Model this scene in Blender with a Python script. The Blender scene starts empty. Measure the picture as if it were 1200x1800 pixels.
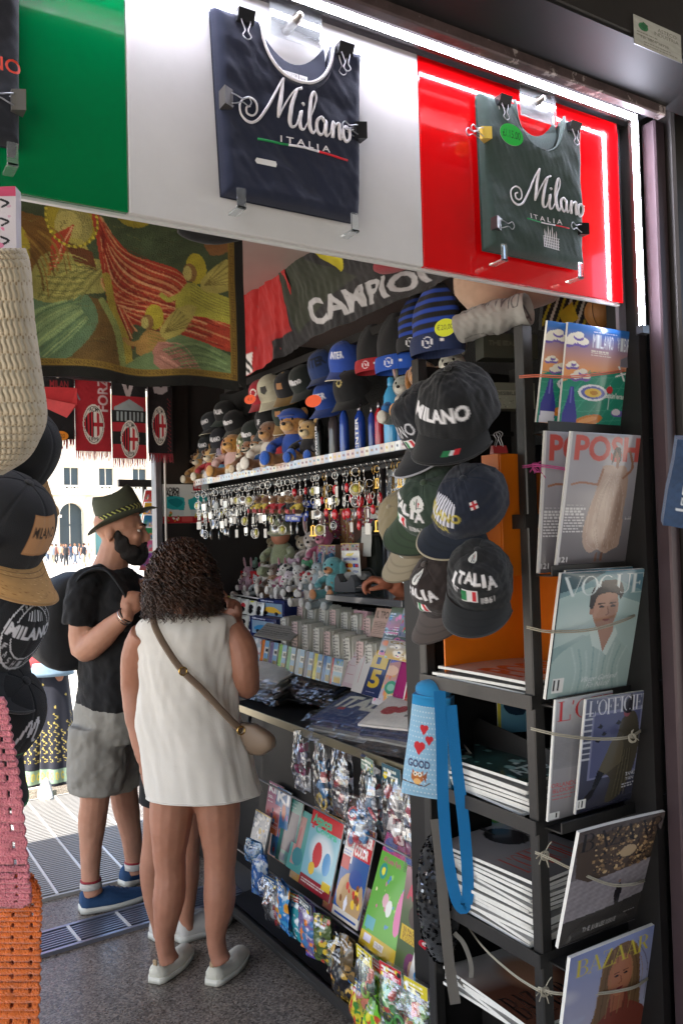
import bpy, math, random
import numpy as np
from mathutils import Vector, Matrix, Euler
random.seed(7); RNG = np.random.default_rng(7)
sc = bpy.context.scene
COL = sc.collection
rad = math.radians
# ------------------------------------------------------------------ camera
FPX = 1478.0; CAMH = 1.62
YAW, PIT, ROLL = rad(58.37), rad(1.753), rad(1.505)
_F = np.array([math.cos(YAW)*math.cos(PIT), math.sin(YAW)*math.cos(PIT), math.sin(PIT)])
_R0 = np.array([math.sin(YAW), -math.cos(YAW), 0.0]); _U0 = np.cross(_R0, _F)
_R = _R0*math.cos(ROLL) - _U0*math.sin(ROLL); _U = _U0*math.cos(ROLL) + _R0*math.sin(ROLL)
_C = np.array([0, 0, CAMH])
cd = bpy.data.cameras.new('camera'); cam = bpy.data.objects.new('camera', cd); COL.objects.link(cam)
cd.sensor_fit = 'VERTICAL'; cd.sensor_height = 36; cd.sensor_width = 24; cd.lens = FPX/1800*36
cd.clip_start = 0.05; cd.clip_end = 1000
cam.matrix_world = Matrix(((_R[0], _U[0], -_F[0], 0), (_R[1], _U[1], -_F[1], 0), (_R[2], _U[2], -_F[2], CAMH), (0, 0, 0, 1)))
sc.camera = cam
# ------------------------------------------------------------------ light
SUN_EL, SUN_AZ = rad(56), rad(193)      # azimuth of the direction TO the sun, from +X towards +Y
w = bpy.data.worlds.new('World'); sc.world = w; w.use_nodes = True
nt = w.node_tree; sky = nt.nodes.new('ShaderNodeTexSky'); sky.sky_type = 'NISHITA'; sky.sun_disc = False
sky.sun_elevation = SUN_EL; sky.sun_rotation = math.pi/2 - SUN_AZ
sky.dust_density = 2.5; sky.air_density = 1.0; sky.ozone_density = .6
nt.links.new(sky.outputs[0], nt.nodes['Background'].inputs[0]); nt.nodes['Background'].inputs[1].default_value = 0.15
sl = bpy.data.lights.new('sun', 'SUN'); sl.energy = 5.0; sl.angle = rad(0.5); sl.color = (1, .955, .89)
so = bpy.data.objects.new('sun', sl); COL.objects.link(so)
_sd = Vector((math.cos(SUN_EL)*math.cos(SUN_AZ), math.cos(SUN_EL)*math.sin(SUN_AZ), math.sin(SUN_EL)))
so.rotation_euler = _sd.to_track_quat('Z', 'Y').to_euler(); so.location = (0, 0, 20)
sc.view_settings.view_transform = 'Standard'; sc.view_settings.look = 'None'
sc.view_settings.exposure = 1.9; sc.view_settings.gamma = 1
sc.cycles.max_bounces = 8; sc.cycles.transparent_max_bounces = 12
# ------------------------------------------------------------------ pixel of the photograph -> point on a real plane
def ray(x, y): return _F + _R*(x-600)/FPX + _U*(900-y)/FPX
def PX(x, y, X): d = ray(x, y); return Vector(_C + d*X/d[0])
def PY(x, y, Y): d = ray(x, y); return Vector(_C + d*Y/d[1])
def PZ(x, y, Z): d = ray(x, y); return Vector(_C + d*(Z-CAMH)/d[2])
def PD(x, y, D): return Vector(_C + ray(x, y)*D)
# ------------------------------------------------------------------ colours and materials
def lin(c):
    if isinstance(c, str):
        c = c.lstrip('#'); c = c if len(c) == 6 else ''.join(k*2 for k in c); c = tuple(int(c[i:i+2], 16) for i in (0, 2, 4))
    a = np.asarray(c, float)/255.0
    return np.where(a <= .04045, a/12.92, ((a+.055)/1.055)**2.4)
_M = {}
def mat(name, col='#808080', rough=.6, metal=0, bump=0, bs=150, var=0, vs=6, coat=0, trans=0, emit=0, sheen=0, alpha=1,
        attr=False, ior=1.45, aniso=None, vcol=None, sss=0):
    if name in _M: return _M[name]
    m = bpy.data.materials.new(name); m.use_nodes = True; n = m.node_tree.nodes; L = m.node_tree.links
    b = n['Principled BSDF']; I = b.inputs
    I['Roughness'].default_value = rough; I['Metallic'].default_value = metal; I['IOR'].default_value = ior
    I['Coat Weight'].default_value = coat; I['Coat Roughness'].default_value = .06
    I['Transmission Weight'].default_value = trans; I['Alpha'].default_value = alpha
    I['Sheen Weight'].default_value = sheen; I['Subsurface Weight'].default_value = sss
    I['Subsurface Scale'].default_value = .01
    c = tuple(lin(col)) + (1,); I['Base Color'].default_value = c; src = None
    tc = None
    def coords():
        nonlocal tc
        if tc is None: tc = n.new('ShaderNodeTexCoord')
        return tc.outputs['Object']
    if attr:
        a = n.new('ShaderNodeAttribute'); a.attribute_name = 'Col'; src = a.outputs['Color']
    if var:
        t = n.new('ShaderNodeTexNoise'); t.inputs['Scale'].default_value = vs; t.inputs['Detail'].default_value = 8
        t.inputs['Roughness'].default_value = .65
        L.new(coords(), t.inputs['Vector'])
        mr = n.new('ShaderNodeMapRange'); mr.inputs[1].default_value = .3; mr.inputs[2].default_value = .7
        L.new(t.outputs['Fac'], mr.inputs[0])
        if vcol is not None:
            mx = n.new('ShaderNodeMix'); mx.data_type = 'RGBA'
            L.new(mr.outputs[0], mx.inputs[0])
            if src: L.new(src, mx.inputs[6])
            else: mx.inputs[6].default_value = c
            mx.inputs[7].default_value = tuple(lin(vcol)) + (1,)
            src = mx.outputs[2]
        else:
            mr.inputs[3].default_value = 1-var; mr.inputs[4].default_value = 1+var
            mx = n.new('ShaderNodeVectorMath'); mx.operation = 'SCALE'
            if src: L.new(src, mx.inputs[0])
            else: mx.inputs[0].default_value = c[:3]
            L.new(mr.outputs[0], mx.inputs['Scale']); src = mx.outputs[0]
    if src: L.new(src, I['Base Color'])
    if bump:
        t2 = n.new('ShaderNodeTexNoise'); t2.inputs['Scale'].default_value = bs; t2.inputs['Detail'].default_value = 4
        L.new(coords(), t2.inputs['Vector'])
        bp = n.new('ShaderNodeBump'); bp.inputs['Strength'].default_value = bump; bp.inputs['Distance'].default_value = .004
        L.new(t2.outputs['Fac'], bp.inputs['Height']); L.new(bp.outputs[0], I['Normal'])
    if emit:
        I['Emission Color'].default_value = c; I['Emission Strength'].default_value = emit
    _M[name] = m; return m
def cmat(col, rough=.55, kind='plain'):
    k = {'plain': dict(), 'fabric': dict(rough=.9, bump=.5, bs=900, sheen=.2, var=.12, vs=25),
         'plush': dict(rough=.95, bump=1.0, bs=350, sheen=.5, var=.15, vs=60),
         'plastic': dict(rough=.3), 'paper': dict(rough=.6, var=.05), 'metal': dict(rough=.28, metal=1),
         'skin': dict(rough=.55, var=.10, vs=14, bump=.12, bs=500, sss=.08), 'gloss': dict(rough=.12, coat=.5)}[kind]
    d = dict(rough=rough); d.update(k)
    return mat(f'{kind}_{col.lstrip("#")}_{int(rough*100)}', col, **d)
# ------------------------------------------------------------------ mesh builder
def cr(pts, n=4, closed=False):
    """Catmull-Rom through rows of an array (any number of columns)."""
    P = np.asarray(pts, float); N = len(P); out = []
    rng = range(N if closed else N-1)
    for i in rng:
        p0 = P[(i-1) % N] if (closed or i > 0) else 2*P[0]-P[1]
        p1 = P[i]; p2 = P[(i+1) % N]
        p3 = P[(i+2) % N] if (closed or i+2 < N) else 2*P[-1]-P[-2]
        for k in range(n):
            t = k/n
            out.append(.5*((2*p1)+(-p0+p2)*t+(2*p0-5*p1+4*p2-p3)*t*t+(-p0+3*p1-3*p2+p3)*t**3))
    if not closed: out.append(P[-1])
    return np.array(out)
def smooth_noise(P, f=5, seed=0):
    """cheap vectorised smooth noise in -1..1 from summed sines"""
    r = np.random.default_rng(seed); P = np.asarray(P); o = 0; a = 1; tot = 0
    for k in range(5):
        for j in range(3):
            d = r.normal(size=3); d /= np.linalg.norm(d)
            o = o + a*np.sin((P@d)*f*(1+.3*j) + r.uniform(0, 6.28)); tot += a*.6
        f *= 1.9; a *= .55
    return o/tot
class MB:
    def __init__(s): s.V = []; s.F = []; s.m = []; s.sm = []; s.mats = []; s.C = []; s.n = 0; s.hascol = False
    def mi(s, m):
        if m not in s.mats: s.mats.append(m)
        return s.mats.index(m)
    def add(s, v, f, m, smooth=True, T=None, col=None):
        v = np.asarray(v, float).reshape(-1, 3)
        if T is not None:
            A = np.array(T); v = v@A[:3, :3].T + A[:3, 3]
        k = s.mi(m); o = s.n
        s.V.append(v); s.F.extend([tuple(i+o for i in q) for q in f]); s.m.extend([k]*len(f)); s.sm.extend([smooth]*len(f))
        if col is None: s.C.append(np.ones((len(v), 3)))
        else: s.C.append(np.asarray(col).reshape(-1, 3)); s.hascol = True
        s.n += len(v); return s
    def box(s, a, b, m, T=None, c=0.0):
        x0, x1 = sorted((a[0], b[0])); y0, y1 = sorted((a[1], b[1])); z0, z1 = sorted((a[2], b[2]))
        if c <= 0:
            v = [(x, y, z) for x in (x0, x1) for y in (y0, y1) for z in (z0, z1)]
            f = [(0, 1, 3, 2), (4, 6, 7, 5), (0, 4, 5, 1), (2, 3, 7, 6), (0, 2, 6, 4), (1, 5, 7, 3)]
            return s.add(v, f, m, False, T)
        c = min(c, (x1-x0)*.45, (y1-y0)*.45, (z1-z0)*.45)
        v = []; idx = {}
        for sx in (0, 1):
            for sy in (0, 1):
                for sz in (0, 1):
                    X = (x0, x1)[sx]; Y = (y0, y1)[sy]; Z = (z0, z1)[sz]
                    dx = c*(1-2*sx); dy = c*(1-2*sy); dz = c*(1-2*sz)
                    idx[sx, sy, sz, 'x'] = len(v); v.append((X, Y+dy, Z+dz))
                    idx[sx, sy, sz, 'y'] = len(v); v.append((X+dx, Y, Z+dz))
                    idx[sx, sy, sz, 'z'] = len(v); v.append((X+dx, Y+dy, Z))
        f = []
        for t in (0, 1):
            q = [(0, 0), (0, 1), (1, 1), (1, 0)]
            f.append([idx[t, a_, b_, 'x'] for a_, b_ in q]); f.append([idx[a_, t, b_, 'y'] for a_, b_ in q]); f.append([idx[a_, b_, t, 'z'] for a_, b_ in q])
        for p in (0, 1):
            for r in (0, 1):
                f.append([idx[p, r, 0, 'x'], idx[p, r, 1, 'x'], idx[p, r, 1, 'y'], idx[p, r, 0, 'y']])
                f.append([idx[p, 0, r, 'x'], idx[p, 1, r, 'x'], idx[p, 1, r, 'z'], idx[p, 0, r, 'z']])
                f.append([idx[0, p, r, 'y'], idx[1, p, r, 'y'], idx[1, p, r, 'z'], idx[0, p, r, 'z']])
        for sx in (0, 1):
            for sy in (0, 1):
                for sz in (0, 1): f.append([idx[sx, sy, sz, k] for k in 'xyz'])
        return s.add(v, f, m, False, T)
    def grid(s, P, m, cu=False, cv=False, smooth=True, T=None, col=None, caps=False):
        P = np.asarray(P, float); H, W = P.shape[:2]
        f = []
        for i in range(H if cv else H-1):
            a = i*W; b = ((i+1) % H)*W
            for j in range(W if cu else W-1):
                k = (j+1) % W
                f.append((a+j, a+k, b+k, b+j))
        if caps and cu:
            f.append(tuple(range(W))[::-1]); f.append(tuple((H-1)*W+j for j in range(W)))
        return s.add(P.reshape(-1, 3), f, m, smooth, T, col)
    def tube(s, path, r, m, n=8, closed=False, T=None, sub=0, flat=1.0, caps=True):
        P = np.asarray([tuple(p) for p in path], float); r = np.broadcast_to(np.asarray(r, float), (len(P),)).copy()
        if sub:
            Q = cr(np.column_stack([P, r]), sub, closed); P, r = Q[:, :3], Q[:, 3]
        t = np.gradient(P, axis=0) if not closed else np.roll(P, -1, 0)-np.roll(P, 1, 0)
        t /= np.linalg.norm(t, axis=1)[:, None]+1e-12
        ref = np.array([0, 0, 1.0]) if abs(t[0][2]) < .9 else np.array([1.0, 0, 0])
        u = np.cross(t[0], ref); u /= np.linalg.norm(u); R = []
        an = np.linspace(0, 2*math.pi, n, endpoint=False)
        for i in range(len(P)):
            u = u - t[i]*np.dot(u, t[i]); u /= np.linalg.norm(u)+1e-12; w_ = np.cross(t[i], u)
            R.append(P[i]+r[i]*(np.cos(an)[:, None]*u + flat*np.sin(an)[:, None]*w_))
        return s.grid(np.array(R), m, cu=True, cv=closed, T=T, caps=caps and not closed)
    def lathe(s, prof, m, n=24, T=None, smooth=True, sub=0, caps=True):
        Q = np.asarray(prof, float)
        if sub: Q = cr(Q, sub)
        an = np.linspace(0, 2*math.pi, n, endpoint=False)
        P = np.array([[(r*math.cos(a), r*math.sin(a), z) for a in an] for r, z in Q])
        return s.grid(P, m, cu=True, T=T, smooth=smooth, caps=caps)
    def ell(s, c, rr, m, n=14, T=None, nz=0, nf=30, seed=0):
        th = np.linspace(0, math.pi, n//2+3)[:, None]; ph = np.linspace(0, 2*math.pi, n, endpoint=False)[None]
        D = np.stack([np.sin(th)*np.cos(ph), np.sin(th)*np.sin(ph), np.cos(th)*np.ones_like(ph)], -1)
        P = D*np.array(rr)
        if nz: P = P*(1+nz*smooth_noise(P, nf, seed)[..., None])
        return s.grid(P+np.array(tuple(c)), m, cu=True, T=T)
    def prism(s, poly, y0, y1, m, T=None, smooth=False):
        """polygon in local x,z extruded along y"""
        n = len(poly); v = [(x, y0, z) for x, z in poly]+[(x, y1, z) for x, z in poly]
        f = [tuple(range(n)), tuple(range(2*n-1, n-1, -1))]+[(i, (i+1) % n, n+(i+1) % n, n+i) for i in range(n)]
        return s.add(v, f, m, smooth, T)
    def build(s, name, parent=None, T=None):
        me = bpy.data.meshes.new(name)
        V = np.concatenate(s.V) if s.V else np.zeros((0, 3))
        me.from_pydata(V.tolist(), [], s.F)
        me.polygons.foreach_set('material_index', s.m); me.polygons.foreach_set('use_smooth', s.sm)
        for m in s.mats: me.materials.append(m)
        if s.hascol:
            C = np.concatenate(s.C); a = me.color_attributes.new('Col', 'FLOAT_COLOR', 'POINT')
            a.data.foreach_set('color', np.column_stack([C, np.ones(len(C))]).astype(np.float32).ravel())
        me.update()
        o = bpy.data.objects.new(name, me); COL.objects.link(o)
        if parent is not None: o.parent = parent
        if T is not None: o.matrix_basis = T
        return o
# ------------------------------------------------------------------ things
def rot(rx=0, ry=0, rz=0): return Euler((rad(rx), rad(ry), rad(rz)), 'XYZ').to_matrix().to_4x4()
def TR(loc=(0, 0, 0), rx=0, ry=0, rz=0, s=1): return Matrix.Translation(Vector(loc)) @ rot(rx, ry, rz) @ Matrix.Scale(s, 4)
def tag(o, label, cat, group=None):
    o['label'] = label; o['category'] = cat
    if group: o['group'] = group
    return o
def thing(name, label, cat, group=None, T=None):
    o = bpy.data.objects.new(name, None); COL.objects.link(o); o.empty_display_size = .05
    if T is not None: o.matrix_basis = T
    return tag(o, label, cat, group)
def struct(o, kind='structure'): o['kind'] = kind; return o
def dup(r, T, label=None, group=None):
    o = r.copy(); COL.objects.link(o); o.matrix_basis = T
    if label: o['label'] = label
    if group: o['group'] = group
    for c in list(r.children):
        k = c.copy(); COL.objects.link(k); k.parent = o
        for g in list(c.children):
            q = g.copy(); COL.objects.link(q); q.parent = k
    return o
# ------------------------------------------------------------------ glyphs (built-in font) as triangles
_G = {}
def glyphs(text, bold=0.0):
    k = (text, bold)
    if k in _G: return _G[k]
    c = bpy.data.curves.new('t', 'FONT'); c.body = text; c.offset = bold; c.resolution_u = 3; c.align_x = 'LEFT'
    o = bpy.data.objects.new('t', c); COL.objects.link(o)
    dg = bpy.context.evaluated_depsgraph_get(); me = o.evaluated_get(dg).to_mesh()
    me.calc_loop_triangles()
    V = np.array([v.co[:2] for v in me.vertices]).reshape(-1, 2); F = [tuple(t.vertices) for t in me.loop_triangles]
    o.evaluated_get(dg).to_mesh_clear(); bpy.data.objects.remove(o); bpy.data.curves.remove(c)
    if len(V): V = V - V.min(0); W = V[:, 0].max(); Hh = V[:, 1].max()
    else: W = Hh = 1
    _G[k] = (V, F, max(W, 1e-6), max(Hh, 1e-6)); return _G[k]
def glyph_mesh(mb, text, x, z, w, h, m, fn=None, bold=0, shear=0, y=-.001):
    """text as flat geometry, lower left at x,z, fitted to w,h; fn maps (x,y,z) arrays"""
    V, F, W, Hh = glyphs(text, bold)
    X = x + V[:, 0]/W*w + shear*V[:, 1]/Hh*h; Z = z + V[:, 1]/Hh*h
    P = np.column_stack([X, np.full(len(X), y), Z])
    if fn is not None: P = fn(P)
    mb.add(P, F, m, False)
# high-contrast serif capitals for mastheads: strokes (x0,y0,x1,y1,width) and arcs (cx,cy,rx,ry,a0,a1,wmax)
S_, H_ = .15, .035
DID = {
 'V': (.8, [(.0, 1, .42, 0, S_), (.78, 1, .44, 0, H_), (-.08, 1, .2, 1, H_), (.62, 1, .9, 1, H_)], []),
 'O': (.85, [], [(.42, .5, .36, .48, 0, 360, S_)]),
 'G': (.9, [(.72, .0, .72, .42, S_*.9), (.56, .42, .88, .42, H_)], [(.42, .5, .36, .48, 50, 330, S_)]),
 'U': (.85, [(.15, 1, .15, .3, S_), (.7, 1, .7, .3, H_), (0, 1, .3, 1, H_), (.57, 1, .85, 1, H_)], [(.42, .3, .28, .28, 180, 360, H_*2)]),
 'E': (.72, [(.15, 0, .15, 1, S_), (0, 1, .62, 1, H_), (0, 0, .66, 0, H_), (.15, .5, .45, .5, H_), (.62, 1, .62, .78, H_), (.66, 0, .66, .25, H_), (.45, .6, .45, .4, H_)], []),
 'B': (.78, [(.15, 0, .15, 1, S_), (0, 1, .4, 1, H_), (0, 0, .42, 0, H_), (.15, .52, .4, .52, H_)], [(.38, .76, .24, .24, -90, 90, S_), (.4, .26, .28, .26, -90, 90, S_)]),
 'A': (.85, [(.42, 1, .08, 0, H_), (.4, 1, .74, 0, S_), (-.04, 0, .2, 0, H_), (.58, 0, .9, 0, H_), (.2, .33, .62, .33, H_)], []),
 'Z': (.75, [(.6, 1, .08, 0, S_), (.08, 1, .66, 1, H_), (.05, 0, .66, 0, H_), (.08, 1, .08, .8, H_), (.66, 0, .66, .25, H_)], []),
 'R': (.85, [(.15, 0, .15, 1, S_), (0, 1, .4, 1, H_), (0, 0, .3, 0, H_), (.15, .5, .4, .5, H_), (.42, .5, .72, 0, S_)], [(.38, .75, .25, .25, -90, 90, S_)]),
 'L': (.68, [(.15, 0, .15, 1, S_), (0, 1, .3, 1, H_), (0, 0, .62, 0, H_), (.62, 0, .62, .28, H_)], []),
 'F': (.66, [(.15, 0, .15, 1, S_), (0, 1, .6, 1, H_), (0, 0, .3, 0, H_), (.15, .5, .42, .5, H_), (.6, 1, .6, .76, H_), (.42, .6, .42, .4, H_)], []),
 'I': (.36, [(.17, 0, .17, 1, S_), (.02, 1, .32, 1, H_), (.02, 0, .32, 0, H_)], []),
 'C': (.82, [(.72, .98, .72, .7, H_)], [(.42, .5, .36, .48, 45, 315, S_)]),
 "'": (.2, [(.1, 1, .06, .78, .07)], []),
 ' ': (.4, [], [])}
def didone(text, tall=1.0):
    V = []; F = []; x = 0
    for ch in text:
        w_, st, ar = DID[ch]
        for (x0, y0, x1, y1, t) in st:
            if abs(y1-y0) < 1e-6: q = [(x0, y0-t/2), (x1, y0-t/2), (x1, y0+t/2), (x0, y0+t/2)]
            else: q = [(x0-t/2, y0), (x0+t/2, y0), (x1+t/2, y1), (x1-t/2, y1)]
            o = len(V); V += [(x+a, b) for a, b in q]; F += [(o, o+1, o+2), (o, o+2, o+3)]
        for (cx, cy, rx, ry, a0, a1, t) in ar:
            N = 20; o = len(V)
            for i in range(N+1):
                a = rad(a0+(a1-a0)*i/N); tt = H_+(t-H_)*abs(math.cos(a))**1.5
                for k in (-.5, .5): V.append((x+cx+(rx+k*tt*.9)*math.cos(a), cy+(ry+k*H_)*math.sin(a)))
            for i in range(N): F += [(o+2*i, o+2*i+1, o+2*i+3), (o+2*i, o+2*i+3, o+2*i+2)]
        x += w_
    V = np.array(V); V -= V.min(0); return V, F, V[:, 0].max(), V[:, 1].max()
# ------------------------------------------------------------------ canvas: printed artwork as a grid of colours
class Canvas:
    """u to the right 0..1, v down 0..1; asp = height/width"""
    def __init__(s, w, h, bg='#ffffff'):
        s.w, s.h = w, h; s.a = np.ones((h, w, 3))*lin(bg)
        s.U, s.Vv = np.meshgrid(np.linspace(0, 1, w), np.linspace(0, 1, h)); s.asp = h/w
    def _mix(s, m, col, al=1):
        m = np.clip(m, 0, 1)[..., None]*al; s.a = s.a*(1-m)+lin(col)*m; return s
    def grad(s, c0, c1, v0=0, v1=1, hor=False, region=None):
        t = np.clip(((s.U if hor else s.Vv)-v0)/(v1-v0+1e-9), 0, 1)[..., None]
        g = lin(c0)*(1-t)+lin(c1)*t
        if region: 
            u0, a, u1, b = region; m = ((s.U >= u0) & (s.U <= u1) & (s.Vv >= a) & (s.Vv <= b))[..., None]
            s.a = np.where(m, g, s.a)
        else: s.a = g
        return s
    def rect(s, u0, v0, u1, v1, col, al=1): return s._mix(((s.U >= u0) & (s.U <= u1) & (s.Vv >= v0) & (s.Vv <= v1))*1.0, col, al)
    def poly(s, pts, col, al=1, sm=0):
        P = np.asarray(pts, float)
        if sm: P = cr(P, sm, True)
        m = np.zeros((s.h, s.w), bool); n = len(P)
        for i in range(n):
            x0, y0 = P[i]; x1, y1 = P[(i+1) % n]
            if y0 == y1: continue
            c = ((y0 > s.Vv) != (y1 > s.Vv)) & (s.U < (x1-x0)*(s.Vv-y0)/(y1-y0)+x0)
            m ^= c
        return s._mix(m*1.0, col, al)
    def ell(s, cx, cy, rx, ry, col, al=1, a=0, soft=0, ring=None):
        dx = s.U-cx; dy = s.Vv-cy
        if a:
            c_, s_ = math.cos(rad(a)), math.sin(rad(a)); dx, dy = dx*c_+dy*s.asp*s_, (-dx*s_+dy*s.asp*c_)/s.asp
        d = np.sqrt((dx/rx)**2+(dy/ry)**2)
        m = np.clip((1-d)/max(soft, 1e-6)+.5*(soft == 0), 0, 1) if soft else (d < 1)*1.0
        if ring: m = m*(d > 1-ring)
        return s._mix(m, col, al)
    def line(s, pts, wd, col, al=1, sm=0, taper=False):
        P = np.asarray(pts, float)
        if sm: P = cr(P, sm)
        for i in range(len(P)-1):
            a, b = P[i]*[1, s.asp], P[i+1]*[1, s.asp]; d = b-a; L2 = d@d+1e-12
            t = np.clip(((s.U-a[0])*d[0]+(s.Vv*s.asp-a[1])*d[1])/L2, 0, 1)
            q = np.hypot(s.U-a[0]-t*d[0], s.Vv*s.asp-a[1]-t*d[1])
            ww = wd*(1-.8*i/len(P)) if taper else wd
            s._mix((q < ww/2)*1.0, col, al)
        return s
    def tris(s, V, F, col, al=1):
        """V in canvas units"""
        m = np.zeros((s.h, s.w)); X = V[:, 0]*(s.w-1); Y = V[:, 1]*(s.h-1)
        for off in ((-.25, -.25), (.25, -.25), (-.25, .25), (.25, .25)):
            k = np.zeros((s.h, s.w), bool)
            for f in F:
                x, y = X[list(f)]+off[0], Y[list(f)]+off[1]
                x0, x1 = max(int(x.min()), 0), min(int(x.max())+2, s.w); y0, y1 = max(int(y.min()), 0), min(int(y.max())+2, s.h)
                if x0 >= x1 or y0 >= y1: continue
                gx, gy = np.meshgrid(np.arange(x0, x1), np.arange(y0, y1))
                e = [(x[(i+1) % 3]-x[i])*(gy-y[i])-(y[(i+1) % 3]-y[i])*(gx-x[i]) for i in range(3)]
                k[y0:y1, x0:x1] |= ((e[0] >= 0) & (e[1] >= 0) & (e[2] >= 0)) | ((e[0] <= 0) & (e[1] <= 0) & (e[2] <= 0))
            m += k*.25
        return s._mix(m, col, al)
    def text(s, t, u, v, w_, h_, col, bold=.01, a=0, shear=0, did=False, al=1):
        """text box with top left u,v and size w_,h_ (canvas units)"""
        V, F, W, Hh = didone(t) if did else glyphs(t, bold)
        if len(V) == 0: return s
        x = V[:, 0]/W*w_+shear*(V[:, 1]/Hh)*h_*s.asp; y = (1-V[:, 1]/Hh)*h_*s.asp
        if a:
            c_, s_ = math.cos(rad(a)), math.sin(rad(a)); x, y = x*c_-y*s_, x*s_+y*c_
        return s.tris(np.column_stack([u+x, v+y/s.asp]), F, col, al)
    def lines(s, u, v, w_, n, gap, col, th=.4, seed=0, al=.8):
        r = random.Random(seed)
        for i in range(n):
            x = u
            while x < u+w_*(.75+.25*r.random()):
                l = (.02+.05*r.random())*min(1, w_*3); s.rect(x, v+i*gap, min(x+l, u+w_), v+i*gap+gap*th, col, al); x += l+.012
        return s
    def noise(s, amt=.1, f=20, seed=0):
        P = np.stack([s.U, s.Vv*s.asp, 0*s.U], -1); s.a = s.a*np.clip(1+amt*smooth_noise(P, f, seed), 0, 3)[..., None]; return s
    def blobs(s, n, r0, r1, cols, seed=0, box=(0, 0, 1, 1), soft=0, al=1):
        r = random.Random(seed)
        for i in range(n):
            q = r.uniform(r0, r1)
            s.ell(r.uniform(box[0], box[2]), r.uniform(box[1], box[3]), q, q/s.asp*r.uniform(.6, 1.4), r.choice(cols), al, a=r.uniform(0, 180), soft=soft)
        return s
    def barcode(s, u, v, w_, h_):
        s.rect(u, v, u+w_, v+h_, '#e8e8e4'); n = 12
        for i in range(n):
            if i % 3 != 2: s.rect(u+w_*(.1+.8*i/n), v+h_*.12, u+w_*(.1+.8*i/n+.03), v+h_*.85, '#222222')
        return s
PRINT = {
 'gloss': mat('glossy_print', rough=.22, attr=True, coat=.35), 'paper': mat('matt_print', rough=.6, attr=True),
 'fabric': mat('printed_fabric', rough=.9, attr=True, bump=.35, bs=900, sheen=.12), 'tapestry': mat('tapestry_weave', rough=.75, attr=True, bump=.9, bs=260, sheen=.2),
 'plastic': mat('printed_plastic', rough=.15, attr=True, coat=.6)}
PAPER = mat('page_edges', '#d6d3cb', rough=.8, var=.08, vs=90)
def flat_S(w_, h_, bulge=0, curl=0, wave=0, seed=0, lean=0):
    """local x right, y away, z up; u,v -> point. origin bottom centre"""
    def S(u, v):
        x = (u-.5)*w_; z = (1-v)*h_
        y = -bulge*np.sin(np.pi*np.clip(u, 0, 1))*np.sin(np.pi*np.clip(v, 0, 1))**.5 - curl*(u**2)*(1-v)**1 + lean*(1-v)**2
        if wave: y = y + wave*smooth_noise(np.stack([x, z, 0*x], -1), 22, seed)
        return np.stack([x, y, z], -1)
    return S
def sheet(cv, S, name, parent=None, T=None, thick=.004, kind='gloss', edge=None, mb=None, build=True, ndir=(0, 1, 0)):
    """a printed sheet/booklet: coloured front grid, edges and back"""
    b = mb or MB(); P = S(cv.U, cv.Vv); b.grid(P, PRINT[kind], col=cv.a)
    e = edge or PAPER; nd = np.array(ndir)*thick
    for L_ in (P[0], P[-1], P[:, 0], P[:, -1]):
        L2 = L_[::max(1, len(L_)//24)]; L2 = np.vstack([L2, L_[-1:]])
        b.grid(np.stack([L2, L2+nd]), e)
    u, v = np.meshgrid(np.linspace(0, 1, 10), np.linspace(0, 1, 12)); b.grid(S(u, v)+nd, e)
    return b.build(name, parent, T) if build else b
# ------------------------------------------------------------------ solving a leaning sheet's real size and tilt from its outline
def proj(p):
    d = np.asarray(p, float)-_C; w_ = d@_F
    return 600+FPX*(d@_R)/w_, 900-FPX*(d@_U)/w_
def quad(BL, BR, TL, X=None, Y=None, D=None, d=(1, 0, 0), tilt=None):
    """frame (x along d, z up the sheet, y away from viewer), width and height"""
    p0 = PX(*BL, X) if X is not None else PY(*BL, Y) if Y is not None else PD(*BL, D)
    d = Vector(d).normalized(); n = Vector((0, 0, 1)).cross(d)          # n points away from the viewer
    w_ = .2
    for _ in range(30):
        a = proj(p0+d*w_); b_ = proj(p0+d*(w_+1e-4)); k = (b_[0]-a[0])/1e-4
        w_ = min(max(w_-(a[0]-BR[0])/k*.7, .005), 2)
    th, h = 0.0, w_*1.3
    for _ in range(60):
        f = lambda t_, h_: np.array(proj(p0+(Vector((0, 0, 1))*math.cos(t_)-n*math.sin(t_))*h_))
        r = f(th, h)-np.array(TL); J = np.column_stack([(f(th+1e-4, h)-f(th, h))/1e-4, (f(th, h+1e-4)-f(th, h))/1e-4])
        if tilt is not None: th = rad(tilt); h -= .6*r[1]/J[1, 1]
        else:
            s_ = np.linalg.lstsq(J, -r, rcond=None)[0]; th += max(-.2, min(.2, s_[0]*.6)); h += max(-.2, min(.2, s_[1]*.6))
        th = max(-1.3, min(1.3, th)); h = max(.01, min(2.5, h))
    up = Vector((0, 0, 1))*math.cos(th)-n*math.sin(th); y = up.cross(d)
    M = Matrix(((d.x, y.x, up.x, p0.x), (d.y, y.y, up.y, p0.y), (d.z, y.z, up.z, p0.z), (0, 0, 0, 1)))
    return M @ Matrix.Translation((w_/2, 0, 0)), w_, h
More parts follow.
